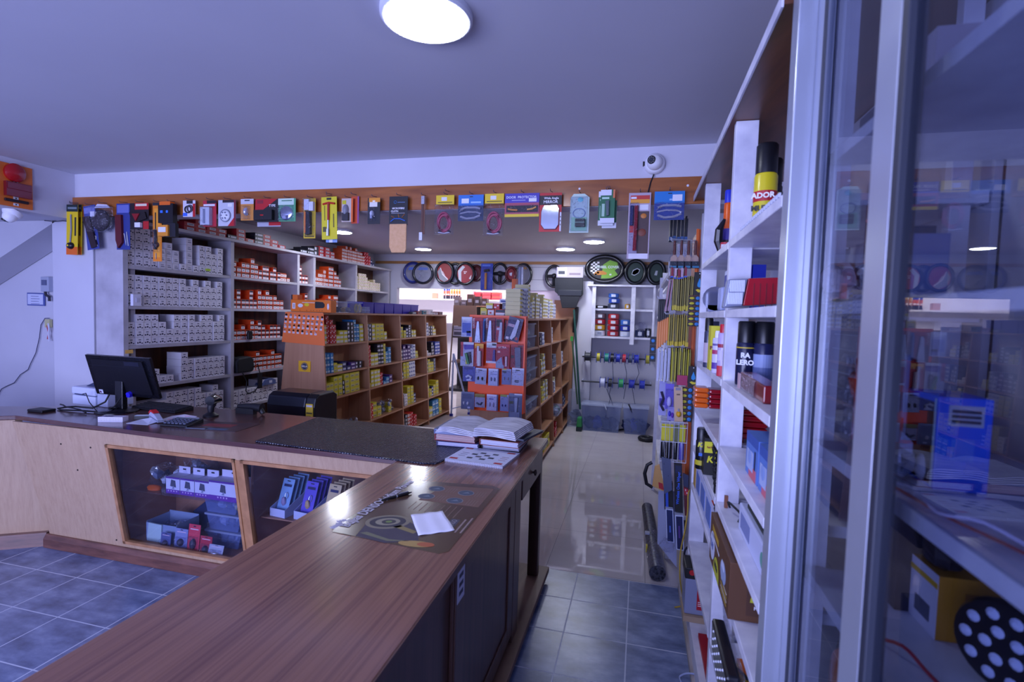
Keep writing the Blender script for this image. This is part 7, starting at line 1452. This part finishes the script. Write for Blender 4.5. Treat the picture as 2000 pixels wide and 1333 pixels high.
# ---------------------------------------------------------------- goods on the open white shelving
def can(name, label, x_, y_, z_, r, h, body, cap, caph=.05, band=None, txt=None, tc='#f0f0f0', cat='can', capr=None):
    t = thing(name, label, cat, (x_, y_, z_ + .0006))
    MB().lathe((0, 0, 0), [(r * .96, 0), (r, .004), (r, h - caph - .008), (r * .9, h - caph)], mat(body, .25), n=24).build('can_body', t, smooth=True)
    MB().lathe((0, 0, h - caph + .0005), [((capr or r) * .93, 0), ((capr or r) * .93, caph - .006), ((capr or r) * .8, caph)], mat(cap, .35), n=20).build('cap', t, smooth=True)
    if band:
        for (b0, b1, c) in band: MB().lathe((0, 0, h * b0), [(r * 1.004, 0), (r * 1.004, h * (b1 - b0))], c, n=24).build('label_band', t)
    if txt:
        for (s_, zz, sz) in txt: text(s_, sz, tc, 'lettering', t, (-r * .45, -r * .93, h * zz), (PI / 2, 0, -.42), bold=.0006)
    return t
# top row (z 2.0)
def ax(px, y, py=600): return at_y(px, py, y).x
t = can('spray_bottle', 'orange and blue spray bottle standing left of the top post', ax(1424, 2.6, 400), 2.6, 2.0, .022, .31, '#e86018', '#2a3ac8', .06, [(.0, .25, '#1c1a28'), (.25, .42, '#3a2c98')])
can('spray_can', 'yellow striped can just behind the orange spray bottle, top shelf', ax(1433, 2.75, 400), 2.75, 2.0, .026, .27, '#d8cc30', '#c8c8d8', .02, [(.2, .3, '#a83848'), (.45, .5, '#3a3a58'), (.6, .66, '#e0e0e8'), (0, .12, '#1a1c28')])
tag(MB().tube([(0, 0, 0), (-.012, .01, .05), (-.012, 0, .10), (.01, 0, .15)], [.014, .02, .018, .006], mat('#14141e', .3), 8).build('black_glove_pack', loc=(ax(1410, 2.55, 450), 2.55, 2.018)), 'black leathery pack left of the orange spray bottle', 'pack')
tag(MB().lathe((0, 0, 0), [(.02, 0), (.02, .05)], '#b83040', n=12).box(-.02, .02, -.021, -.019, .01, .04, '#e0d8e0').build('small_red_tub', loc=(ax(1416, 2.5, 460), 2.48, 2.0006)), 'tiny red and white tub before the orange spray bottle', 'tub')
t = can('spray_can', 'big yellow can with red ADOR band and black cap, top shelf beside the cabinet', ax(1495, 1.92, 370), 1.92, 2.0, .037, .30, '#d8c828', '#14151c', .10)
MB().lathe((0, 0, .105), [(.0374, 0), (.0374, .035)], '#b81c2c', n=24).build('label_band', t)
text('ADOR', .025, '#f0ecf0', 'lettering', t, (-.014, -.036, .122), (PI / 2, 0, -.36), bold=.001); text('MULTI', .025, '#1a1a1c', 'lettering', t, (-.014, -.036, .08), (PI / 2, 0, -.36), bold=.001)
can('spray_can', 'dark can with yellow band behind the big yellow can, top shelf', ax(1470, 2.35, 370), 2.35, 2.0, .034, .31, '#1a1c28', '#14151c', .1, [(.55, .8, '#c8b828')])
can('spray_can', 'dark capped can farther right behind the big yellow can', ax(1509, 2.2, 370), 2.2, 2.0, .034, .33, '#1c1c24', '#101116', .1, [(.2, .6, '#b8ac28')])
gt_ = thing('grille_pack', 'black-edged pack with white toothed strip along the top shelf edge', 'pack', (.315, 1.36, 2.0005))
MB().prism([(0, 0), (.0, .012), (.10, .05), (.10, .04)], 'y', 0, .50, '#1c1e2c').build('tray', gt_)
gm = MB()
for k in range(20): gm.box(-.006, -.001, k * .025, k * .025 + .015, 0.0, .010, '#d0d4ea')
gm.build('toothed_strip', gt_)
# second row (z 1.74)
for i, (p0, p1) in enumerate(((1455, 1469), (1471, 1497))):
    a = at_y(p0, 517, 2.3); b = at_y(p1, 517, 2.3)
    tag(MB().box(0, b.x - a.x, 0, .11, 0, a.z - 1.7405, '#2438c8').box(.01, b.x - a.x - .01, -.001, 0, .1, .14, '#3a50d8').build('blue_carton', loc=(a.x, 2.3, 1.7405)), ['left', 'right'][i] + ' of two plain blue cartons behind the large tail lamp', 'box')
tl = thing('tail_lamp', 'large car tail lamp, clear ribbed left half and red right half, on the second shelf', 'tail lamp', (0, 1.99, 1.7408))
def tq(L, d0, d1, m_, nm, bev=.003):
    P_ = [at_y(x_, y_, 1.99) for x_, y_ in L]
    return MB().prism([(p.x, max(0.001, p.z - 1.7408)) for p in P_], 'y', d0, d1, m_).build(nm, tl, bevel=bev)
tq([(1412, 602), (1520, 596), (1520, 541), (1422, 546)], 0, .05, '#8a90a8', 'housing', .006)
tq([(1449, 598), (1520, 594), (1520, 543), (1460, 545)], -.02, -.001, mat('#a80c20', .2, coat=.4), 'red_lens')
tq([(1414, 600), (1447, 598), (1458, 546), (1424, 548)], -.02, -.001, mat('#98a0bc', .2, .4), 'clear_lens')
rb_ = MB()
for k in range(9):
    for h in range(2):
        p = at_y(1420 + k * 3.2 + h * 4.5, 597 - h * 24, 1.99); rb_.box(p.x - .0022, p.x + .0022, -.024, -.0205, p.z - 1.7408 + .004, p.z - 1.7408 + .045, mat('#dfe6f8', .15))
rb_.build('lens_ribs', tl)['kind'] = 'stuff'
for k in range(4):
    p = at_y(1470 + k * 12, 570, 1.99); MB().box(p.x - .001, p.x + .001, -.0225, -.0205, .006, .095, '#6a0818').build('red_rib', tl)
hl = thing('headlamp', 'silver reflector of a headlamp lying left of the tail lamp, second shelf', 'lamp', (ax(1396, 2.5), 2.5, 1.8))
MB().lathe((0, 0, 0), [(.055, 0), (.052, .02), (.035, .05), (.012, .06)], mat('#c8cce0', .1, .9), 'y', n=16).build('reflector', hl, smooth=True)
MB().box(-.03, .03, .0, .05, -.0595, -.03, '#7a80a0').build('foot', hl)
tag(MB().box(-.02, .03, -.04, .04, 0, .10, '#9aa2c4').build('lamp_housing', loc=(ax(1413, 2.3), 2.3, 1.7405), bevel=.01), 'grey lamp housing between silver reflector and tail lamp', 'lamp')
tag(MB().box(-.02, .02, -.04, .04, 0, .19, '#d0d8f0').box(-.0215, -.02, -.03, .03, .09, .17, '#2a3ca0').build('blue_label_pack', loc=(ax(1424, 2.55), 2.55, 1.7405)), 'white-blue labelled pack left of the post, second shelf', 'pack')
# third row (z 1.475)
can('spray_can', 'black-capped can with striped label at the left of the third shelf', ax(1387, 2.6), 2.6, 1.475, .02, .235, '#3a3c58', '#0f1016', .06, [(.1, .5, '#b8a8b8')])
t = thing('additive_box', 'tall yellow box reading PLUS on the third shelf', 'box', (ax(1399, 2.5), 2.5, 1.4755)); MB().box(-.022, .022, -.04, .04, 0, .20, '#d8d030').box(-.0206, -.02, -.03, .03, .01, .04, '#c8c8d0').build('carton', t); text('PLUS', .022, '#7a2c28', 'lettering', t, (0, -.0412, .10), bold=.001)
can('additive_bottle', 'white bottle with violet rings before the yellow PLUS box', ax(1406, 2.34), 2.34, 1.475, .022, .18, '#c8c4e0', '#e8e8f4', .03, [(.1, .25, '#5a3a98'), (.45, .55, '#a83060'), (.65, .7, '#6a5a98')], cat='bottle', capr=.014)
can('additive_bottle', 'white and red-capped bottle beside the third shelf post', ax(1416, 2.22), 2.22, 1.475, .02, .21, '#b8a8d0', '#c01c30', .035, [(.0, .2, '#c83848'), (.3, .5, '#c8c0e0'), (.55, .62, '#9a2840')], cat='bottle', capr=.016)
tag(MB().box(-.02, .03, -.04, .04, 0, .22, '#282848').build('dark_blue_pack', loc=(ax(1392, 2.8), 2.8, 1.4755)), 'dark blue pack at the back left of the third shelf', 'pack')
t = can('silicone_can', 'black-blue aerosol can with RA and LERO lettering on the third shelf', ax(1461, 1.96), 1.96, 1.475, .031, .225, '#14183c', '#0c0d14', .075)
text('RA', .024, '#e0e4f8', 'lettering', t, (-.006, -.031, .105), (PI / 2, 0, -.35), bold=.001); text('LERO', .024, '#e0e4f8', 'lettering', t, (-.006, -.031, .08), (PI / 2, 0, -.35), bold=.001)
MB().lathe((0, 0, .13), [(.0314, 0), (.0314, .004)], '#c8b028', n=24).build('yellow_ring', t)
can('silicone_can', 'dark can with pale blue label beside the cabinet, third shelf', ax(1497, 1.93), 1.93, 1.475, .033, .225, '#1a2048', '#0c0d14', .075, [(.3, .5, '#8a9ac8'), (.0, .3, '#5a6aa0')])
rp_ = thing('side_lamp', 'small red lamp in an opened pack on the third shelf before the cans', 'lamp', (.335, 1.52, 1.4755))
MB().prism([(0, 0), (.30, 0), (.34, .012), (.34, .055), (0, .05)], 'x', .0, .05, mat('#7a101c', .2, coat=.4)).build('lens', rp_, bevel=.004); MB().box(-.004, .0, .1, .34, .0, .05, CLEAR).box(-.006, -.004, .31, .35, 0, .05, '#c8a8b0').build('pack', rp_)
tag(MB().blob((0, 0, .05), .05, '#14151e', 15, (1, 1.3, .9), 9, .3).build('black_fittings', loc=(.42, 1.58, 1.48)), 'black tangled fittings right of the small red lamp', 'fittings')
# fourth row (z 1.225)
def lens_pack(label, y, rows, segs, x_off=0):
    """ribbed lamp lenses one above the other; segs: (px0, px1, py bottom, py top, colour, part name)"""
    o = at_y(segs[0][0], segs[0][2], y); t = thing('ribbed_lamp_pack', label, 'lamp', (o.x, y, max(o.z, 1.2257)))
    for (p0, p1, b0, t0, c_, nm) in segs:
        a = at_y(p0, b0, y); b = at_y(p1, b0, y); h = (at_y(p0, t0, y).z - a.z) / rows
        for k in range(rows):
            z_ = k * h; MB().prism([(a.x - o.x, z_), (b.x - o.x - .001, z_), (b.x - o.x - .001, z_ + h - .001), (a.x - o.x, z_ + h - .001)], 'y', 0, .10, mat(c_, .15, coat=.6)).build(nm, t, bevel=min(.008, h * .35))
    return t
lens_pack('pack of amber and dark red ribbed lenses sticking out of the fourth shelf, left', 2.46, 4, [(1356, 1384, 797, 757, '#d86014', 'amber_lens'), (1384, 1432, 800, 762, '#8a0a1c', 'red_lens')])
tag(MB().box(0, .05, 0, .16, 0, .05, '#8a2434').build('small_red_pack', loc=(.36, 2.14, 1.2255)), 'small dull red pack before the ribbed lens pack', 'pack')
lens_pack('pack of dark red ribbed lenses on the fourth shelf beside the cabinet', 2.12, 5, [(1442, 1500, 858, 800, '#8c0a16', 'red_lens')])
p = at_y(1462, 790, 2.15)
tag(MB().blob((0, 0, .03), .035, mat('#a8482c', .2), 17, (1.6, 1, .7), 9, .2).blob((.07, .0, .03), .03, mat('#9aa0b8', .1, .6), 18, (1.5, 1, .7)).build('lamp_bag', loc=(p.x - .02, 2.17, 1.378)), 'bagged amber and clear lamp on top of the dark red ribbed lenses', 'lamp')
for i, (y_, d_, lab) in enumerate(((1.585, .165, 'left'), (1.42, .15, 'right'))):
    t = thing('wiper_motor_box', lab + ' of two pale blue boxes with red flowers and a phone picture, fourth shelf', 'box', (.345, y_, 1.2255), 0)
    MB().box(0, .12, 0, d_, 0, .13, '#5a7ec8').box(-.0006, 0, .0, d_, .10, .13, '#3a5aa8').box(-.0006, 0, .02, d_ * .7, .0, .035, '#c86070').box(-.0012, -.0006, .03, .045, .035, .09, '#1c2448').box(-.0009, -.0003, .06, d_ * .9, .02, .08, '#a8b8e0').build('carton', t)
    MB().lathe((0, 0, 0), [(.022, 0), (.020, -.0005), (.018, -.0012)], '#88a0d8', 'x', 16).build('round_print', t).location = (-.0013, d_ * .65, .06)
# fifth row (z 1.01): kit can etc.
t = can('polish_can', 'black Kit silicone can with blue SIL lettering, fifth shelf at the left', ax(1369, 2.5, 900), 2.5, 1.01, .026, .19, '#101218', '#14161e', .055, [(.1, .22, '#b8ac28')], None)
text('Kit', .028, '#d8d428', 'lettering', t, (-.004, -.027, .115), (PI / 2, 0, -.25), bold=.0015, shear=.2); text('SIL', .018, '#3a78e0', 'lettering', t, (-.004, -.027, .07), (PI / 2, 0, -.25), bold=.001)
t = thing('promo_box', 'black and yellow Kit box reading Pack Promocional right behind the Kit can', 'box', (ax(1391, 2.4, 900), 2.4, 1.0105)); MB().box(-.035, .04, 0, .08, 0, .165, '#14161c').box(-.035, .04, -.001, 0, .10, .15, '#d8d430').build('carton', t)
text('Pack Promocional', .0125, '#8a2030', 'lettering', t, (.003, -.0016, .125), sx=.6, bold=.0004); text('Kit', .04, '#d8d428', 'lettering', t, (.0, -.0016, .07), bold=.0015, shear=.2)
ch = thing('black_chain', 'black chain hanging over the shelf edge beside the promo box', 'chain', (0, 0, 0))
cm = MB()
for k in range(14):
    c_ = Vector((.318 + .006 * (k % 2), 2.26 - .012 * k, 1.20 - k * .022))
    cm.tube([c_ + Vector((.008 * math.cos(q) if k % 2 else 0, .010 * math.cos(q) if k % 2 == 0 else 0, .016 * math.sin(q))) for q in [j * PI / 4 for j in range(8)]], .004, '#101118', 6, closed=True)
for k in range(12):
    c_ = Vector((.335 + .006 * (k % 2), 2.36 - .008 * k, 1.18 - k * .018))
    cm.tube([c_ + Vector((.008 * math.cos(q), .006 * math.cos(q), .013 * math.sin(q))) for q in [j * PI / 4 for j in range(8)]], .004, '#12131c', 6, closed=True)
cm.build('links', ch)
al = thing('alarm_unit', 'long white unit with blue-grey windows and dark red knobs on the fifth shelf', 'unit', (.318, 2.12, .8005))
MB().box(0, .12, 0, .80, 0, .15, '#b8bede').build('case', al, bevel=.004)
for k in range(3): MB().box(-.002, 0, .12 + k * .2, .26 + k * .2, .03, .12, '#5a74b8').build('window', al)
MB().box(-.002, .0, .70, .79, .01, .14, '#b8903c').build('tan_end', al)
for k in range(2): MB().lathe((.03, .25 + k * .25, .15), [(.012, 0), (.012, .008), (.005, .014)], '#5a1828', n=12).build('knob', al, smooth=True)
MB().box(.0, .05, .06, .12, .15, .152, '#c8401c').build('orange_tag', al)
wd = tag(MB().box(-.006, .006, -.006, .006, 0, .045, '#7a4a34').build('wood_stub', loc=(.335, 2.0, 1.0105)), 'short brown wooden stub standing on the shelf before the post', 'stub')
cr = thing('charger_unit', 'white louvred unit with green logo on the fifth shelf beside the cabinet', 'unit', (.345, 1.36, 1.0105))
MB().box(0, .14, 0, .45, 0, .09, '#c0c6e4').build('case', cr, bevel=.005)
for k in range(10): MB().box(-.0015, 0, .28 + .014 * k, .286 + .014 * k, .02, .07, '#6a7298').build('louvre', cr)
MB().lathe((0, .12, .045), [(.022, 0), (.018, -.001)], '#5a9a88', 'x', 16).build('green_logo', cr)
wire(sm([(.34, 1.95, 1.03), (.33, 1.93, 1.055), (.345, 1.90, 1.05), (.36, 1.86, 1.04), (.35, 1.84, 1.02)]), .004, '#16161e', 'small black wire loop before the louvred unit', 'wire_loop')
tag(MB().box(0, .02, 0, .4, .0, .012, '#1c241c').build('dark_rod', loc=(.36, 1.36, 1.101)), 'dark green-black rod lying on the louvred unit', 'rod')
# sixth row: brown kit box
bx = thing('engine_tin_box', 'brown and orange carton with white-yellow ovals and a silver car picture, sixth shelf', 'box', (.292, 1.62, .8005))
CB = '#5a3820'
MB().box(0, .20, 0, .42, 0, .175, CB).build('carton', bx, bevel=.002)
pm = MB()
def on_x(b, pts, c, e=0): b.prism(pts, 'x', -.0012 - e, -.0004 - e, c)   # drawn on the side facing the aisle: (y, z)
def ov(cy, cz, ry, rz, top=False, n=18):
    return [(cy + ry * math.cos(t), cz + rz * math.sin(t)) for t in ([PI * i / n for i in range(n + 1)] if top else [2 * PI * i / n for i in range(n)])]
on_x(pm, ov(.35, .075, .05, .05), '#c8cce0'); on_x(pm, ov(.24, .01, .06, .065, True), '#b8b830', .0012)
on_x(pm, ov(.11, .09, .05, .035), '#9aa8c8'); on_x(pm, [(.09, .10), (.14, .10), (.13, .125), (.10, .125)], '#c8d0e8', .0012)
on_x(pm, [(.22, .125), (.36, .13), (.36, .15), (.22, .145)], '#b8942c'); on_x(pm, [(.20, .10), (.36, .115), (.36, .12), (.20, .107)], '#d8d4e0')
for k in range(4): on_x(pm, [(.03, .02 + k * .012), (.14, .02 + k * .012), (.14, .025 + k * .012), (.03, .025 + k * .012)], '#c8bca8' if k % 2 else '#b89a3c')
pm.prism([(.05, .02), (.19, .02), (.19, .14), (.05, .14)], 'y', -.0006, -.0002, '#4a2c1c').prism([(.05 + .035 * 0, .06)] and [(.12 + .06 * math.cos(t), .062 + .055 * math.sin(t)) for t in [PI * i / 14 for i in range(15)]], 'y', -.0016, -.0008, '#b8b830')
pm.box(.03, .19, .06, .3, .1752, .176, '#b8a030').box(.04, .17, .1, .22, .1762, .1768, '#c85a1c')
pm.build('print', bx)
text('TA', .04, '#1c1a14', 'lettering', bx, (.12, -.0022, .085), bold=.001); text('Sólido', .026, '#2a2a18', 'lettering', bx, (-.0030, .24, .045), (PI / 2, 0, -PI / 2), bold=.0008); text('TAY', .034, '#4a5a90', 'lettering', bx, (-.0016, .355, .075), (PI / 2, 0, -PI / 2), bold=.0008)
text('Motor Round', .014, '#e0dce8', 'lettering', bx, (.11, -.0012, .045), bold=.0004)
lp = thing('led_bar_pack', 'clear pack with black diode lamp bar and red corner below the brown carton', 'lamp', (.30, 1.40, .775))
lpm = MB().add([(0, 0, 0), (0, .36, .0), (.01, .30, -.20), (.01, -.02, -.20), (.003, 0, 0), (.003, .36, .0), (.013, .30, -.20), (.013, -.02, -.20)], [(0, 3, 2, 1), (4, 5, 6, 7), (0, 1, 5, 4), (1, 2, 6, 5), (2, 3, 7, 6), (3, 0, 4, 7)], CLEAR)
lpm.build('film_card', lp)
MB().add([(-.001, .02, -.13), (-.001, .33, -.13), (.008, .30, -.198), (.008, -.018, -.198), (.001, .02, -.13), (.001, .33, -.13), (.010, .30, -.198), (.010, -.018, -.198)], [(0, 3, 2, 1), (4, 5, 6, 7), (0, 1, 5, 4), (1, 2, 6, 5), (2, 3, 7, 6), (3, 0, 4, 7)], '#b81c34').build('red_corner', lp)
MB().prism([(.02, -.02), (.30, -.02), (.28, -.11), (.0, -.15)], 'x', -.04, -.002, mat('#14151f', .25)).build('lamp_bar', lp, bevel=.008)
dd = MB()
for r in range(4):
    for c in range(7): dd.lathe((-.04, .03 + c * .036, -.035 - r * .024), [(.004, 0), (.002, -.003)], mat('#e8ecff', .2), 'x', 8)
dd.build('diodes', lp)['kind'] = 'stuff'
tag(MB().box(0, .12, 0, .18, 0, .10, '#c8a020').box(-.001, 0, .02, .1, .02, .07, '#14151c').box(.0, .12, .1, .18, .1, .102, '#d86a20').build('yellow_tool_box', loc=(.36, 1.62, .4705)), 'yellow, black and orange carton on the low shelf beside the cabinet', 'box')
tag(MB().box(0, .12, 0, .2, 0, .12, '#d87a20').box(-.001, 0, .02, .16, .02, .09, '#1c1c22').build('orange_tool_box', loc=(.37, 1.36, .4705)), 'orange and black carton on the low shelf right of the yellow one', 'box')
wire(sm([(.34, 1.8, .475), (.32, 1.78, .53), (.34, 1.72, .59), (.38, 1.70, .56), (.36, 1.74, .48)]), .005, '#1a1c2c', 'black wire ring above the yellow carton on the low shelf', 'wire_ring')

# ---------------------------------------------------------------- goods inside the glass cabinet
tag(MB().box(0, .12, 0, .19, 0, .07, '#3a3c58').box(-.001, 0, .02, .17, .01, .05, '#2a2c40').build('dark_box', loc=(.44, 1.08, 2.0705), bevel=.004), 'dark flat box on the top shelf of the glass cabinet', 'box')
tag(MB().box(0, .08, 0, .06, 0, .12, '#b8b0c0').build('pale_carton', loc=(.45, 1.0, 2.0705)), 'pale upright carton right of the dark flat box, top cabinet shelf', 'box')
t = thing('red_lamp_pack', 'red diode lamp standing in clear film on the cabinet shelf at eye height', 'lamp', (.45, 1.19, 1.7455))
MB().prism([(-.05, 0), (.03, 0), (.05, .1), (.05, .21), (-.03, .21), (-.04, .1)], 'x', 0, .03, mat('#8a1220', .2, coat=.4)).build('lens', t, bevel=.006)
MB().blob((0, -.02, .07), .055, CLEAR, 4, (.6, 1.2, 1.2)).build('film', t)
dd = MB(); [dd.lathe((-.001, -.01 + .02 * (k % 3), .03 + .028 * k), [(.005, 0), (.003, -.003)], mat('#e8404a', .2), 'x', 8) for k in range(6)]; dd.build('diodes', t)['kind'] = 'stuff'
for i, (y_, c_, h_) in enumerate(((1.09, '#2a3ca0', .10), (1.045, '#3a4a68', .13), (1.0, '#7a8ab8', .11))):
    tag(MB().box(0, .06, 0, .04, 0, h_, c_).box(-.001, 0, .008, .032, h_ * .6, h_ * .85, '#a8b0cc').build('blue_pack', loc=(.43, y_, 1.7455), bevel=.002), ['deep blue', 'slate', 'light blue'][i] + ' small pack right of the red diode lamp in the cabinet', 'pack')
tag(MB().blob((0, 0, .04), .04, mat('#b8a8b0', .15), 22, (1, 1, .9)).build('clear_bag', loc=(.41, 1.23, 1.75)), 'small clear bag left of the red diode lamp in the cabinet', 'bag')
t = thing('amber_lamp_pack', 'amber and dark red lamps in clear film on the shelf below eye height, cabinet', 'lamp', (.47, 1.18, 1.4405))
MB().blob((0, .04, .13), .06, mat('#c8401c', .15, coat=.5), 31, (.6, .9, 1.2)).build('amber_lens', t, smooth=True); MB().box(0, .05, -.05, .08, 0, .20, mat('#5a0c14', .2)).build('red_lens', t, bevel=.01); MB().box(-.03, -.028, -.06, .08, .02, .19, CLEAR).build('film', t)
t = thing('lamp_card', 'grey card with clear twin lamps and red band, cabinet shelf below eye height', 'lamp', (.45, 1.08, 1.4405))
MB().box(0, .004, -.06, .06, 0, .21, '#7a80a8').box(-.002, 0, -.06, .06, .07, .10, '#b81c2c').build('card', t); MB().dome((0, 0, 0), .03, .04, .02, CHR).build('lens', t).matrix_local = Matrix.Translation((-.003, .0, .15)) @ Matrix.Rotation(-PI / 2, 4, 'Z'); MB().box(-.02, -.002, -.05, .05, .01, .06, '#2a2c44').build('connector', t)
tag(MB().blob((0, 0, .04), .04, mat('#a8b0cc', .1, .6), 35, (.7, 1.2, .9)).build('mirror_lamp', loc=(.43, 1.0, 1.445)), 'small shiny lamp beside the grey lamp card in the cabinet', 'lamp')
t = thing('dark_carton', 'dark navy carton with brown print in the cabinet, two shelves below eye height', 'box', (.50, 1.12, 1.1505)); MB().box(0, .15, 0, .14, 0, .2, '#1c1c34').box(-.001, 0, .02, .12, .05, .15, '#3a2418').build('carton', t, bevel=.003)
al_ = thing('amber_oval_lamp', 'large amber oval lamp with grey rim in the lower part of the cabinet', 'lamp', (.42, .90, .80 + .001))
o = MB().lathe((0, 0, 0), [(.10, .01), (.10, .025), (.088, .03)], '#4a4450', 'x', 28).build('rim', al_, smooth=True); o.location = (0, .1, .16); o.scale = (-1, .9, 1.5); o2 = MB().lathe((0, 0, 0), [(.085, .02), (.07, .045), (.02, .055)], mat('#d86a10', .15, coat=.5), 'x', 24).build('amber_lens', al_, smooth=True); o2.location = (0, .1, .16); o2.scale = (-1, .9, 1.5)
al_.location = (.44, .92, .9505 + .0)
al_.location = (.46, .93, 1.0); al_.scale = (.8, .8, .8)
al_.location = (.47, 1.10, .8015)
# second cabinet section, right edge of the picture
t = thing('blue_gauge_box', 'tall bright blue box with dark window and white label inside the cabinet', 'box', (.463, .945, 1.4405), -.05)
MB().box(0, .072, 0, .105, 0, .150, '#2460e8').build('carton', t, bevel=.002)
MB().box(-.001, -.0002, .008, .10, .006, .140, '#14162a').box(-.0016, -.001, .003, .008, .004, .146, '#a8c8d8').build('dark_window', t)
lb2 = MB().box(.014, .060, -.0014, -.0002, .105, .138, '#a8b0c8')
for k in range(3): lb2.box(.018, .056, -.002, -.0014, .11 + k * .008, .115 + k * .008, '#3a4058')
lb2.build('white_label', t)
MB().box(.02, .05, -.0012, -.0002, .05, .085, '#4a78e8').box(.04, .066, -.0012, -.0002, .03, .05, '#3a60e0').build('print', t)
tag(MB().blob((0, 0, .022), .020, '#b8bcd8', 41, (1, 1, 1.4), 12, .04).build('white_bulb', loc=(.475, .985, 1.4445), smooth=True), 'round white bulb left of the tall blue box in the cabinet', 'bulb')
t = thing('speaker_box', 'large black item with light blue edge at the right picture edge in the cabinet', 'box', (.53, .72, 1.4405)); MB().box(0, .16, 0, .11, 0, .135, '#14141f').box(-.001, .16, -.001, .11, .1355, .142, '#2a78b8').box(-.003, .004, -.002, 0, .0, .135, '#3a88c8').build('carton', t, bevel=.002)
tag(MB().blob((0, 0, .02), .022, '#c8ccdc', 43, (1, .8, 1), 12, .1).build('white_wrapper', loc=(.47, .70, 1.4445), smooth=True), 'crumpled white wrapper before the black item in the cabinet', 'wrapper')
wire(sm([(.40, .98, 1.4435), (.40, .90, 1.447), (.41, .8, 1.446), (.42, .72, 1.45), (.44, .66, 1.447)]), .0022, '#8a3038', 'thin red wire lying along the cabinet shelf before the blue box', 'red_wire')
wire(sm([(.40, .96, 1.446), (.41, .88, 1.456), (.40, .80, 1.450), (.42, .74, 1.462), (.45, .68, 1.447)]), .0022, '#b8b8d8', 'thin clear wire lying along the cabinet shelf before the blue box', 'clear_wire')
t = thing('work_lamp_box', 'mustard and white carton on the lower shelf behind the cabinet glass', 'box', (.525, 1.03, 1.1505)); MB().box(0, .11, 0, .09, 0, .115, '#b8801c').box(-.001, 0, .0, .09, 0, .115, '#c8c8dc').box(-.002, -.001, .0, .09, .09, .10, '#c8a01c').box(-.002, -.001, .02, .07, .02, .05, '#4a5068').box(.04, .06, -.001, 0, .03, .09, '#8a5a20').build('carton', t, bevel=.002)
t = thing('work_lamp', 'round black diode work lamp at the bottom right corner in the cabinet', 'lamp', (.545, .90, 1.223), .55)
MB().lathe((0, 0, 0), [(.065, .0), (.070, .012), (.06, .05), (.035, .08)], mat('#14151e', .3), 'x', 28).build('housing', t, smooth=True)
dm = MB()
for (rr_, n_) in ((.022, 5), (.048, 10)):
    for k in range(n_): dm.lathe((-.001, rr_ * math.cos(2 * PI * k / n_), rr_ * math.sin(2 * PI * k / n_)), [(.009, 0), (.004, -.004)], mat('#c8d0f0', .1), 'x', 10)
dm.build('diodes', t)['kind'] = 'stuff'
tag(MB().blob((0, 0, .03), .04, mat('#1c1c2a', .2), 51, (.8, 1.4, .9), 10, .1).build('dark_lamp', loc=(.55, 1.08, 1.27)), 'dark lamp lying on the mustard carton in the cabinet', 'lamp')
wire(sm([(.42, 1.0, 1.154), (.44, .95, 1.175), (.46, .92, 1.158), (.47, .86, 1.154)]), .003, '#a82838', 'red cable on the lower shelf left of the mustard carton', 'red_cable')

for o in [o for o in bpy.data.objects if o.parent is None and o.name.startswith('freshener_strip')]:
    MB().tube([(0, .001, -.006), (0, 3.6 - o.location.y if o.location.y < 3.6 else .05, -.004)], .0025, '#3a3c4c', n=6).build('hook', o)
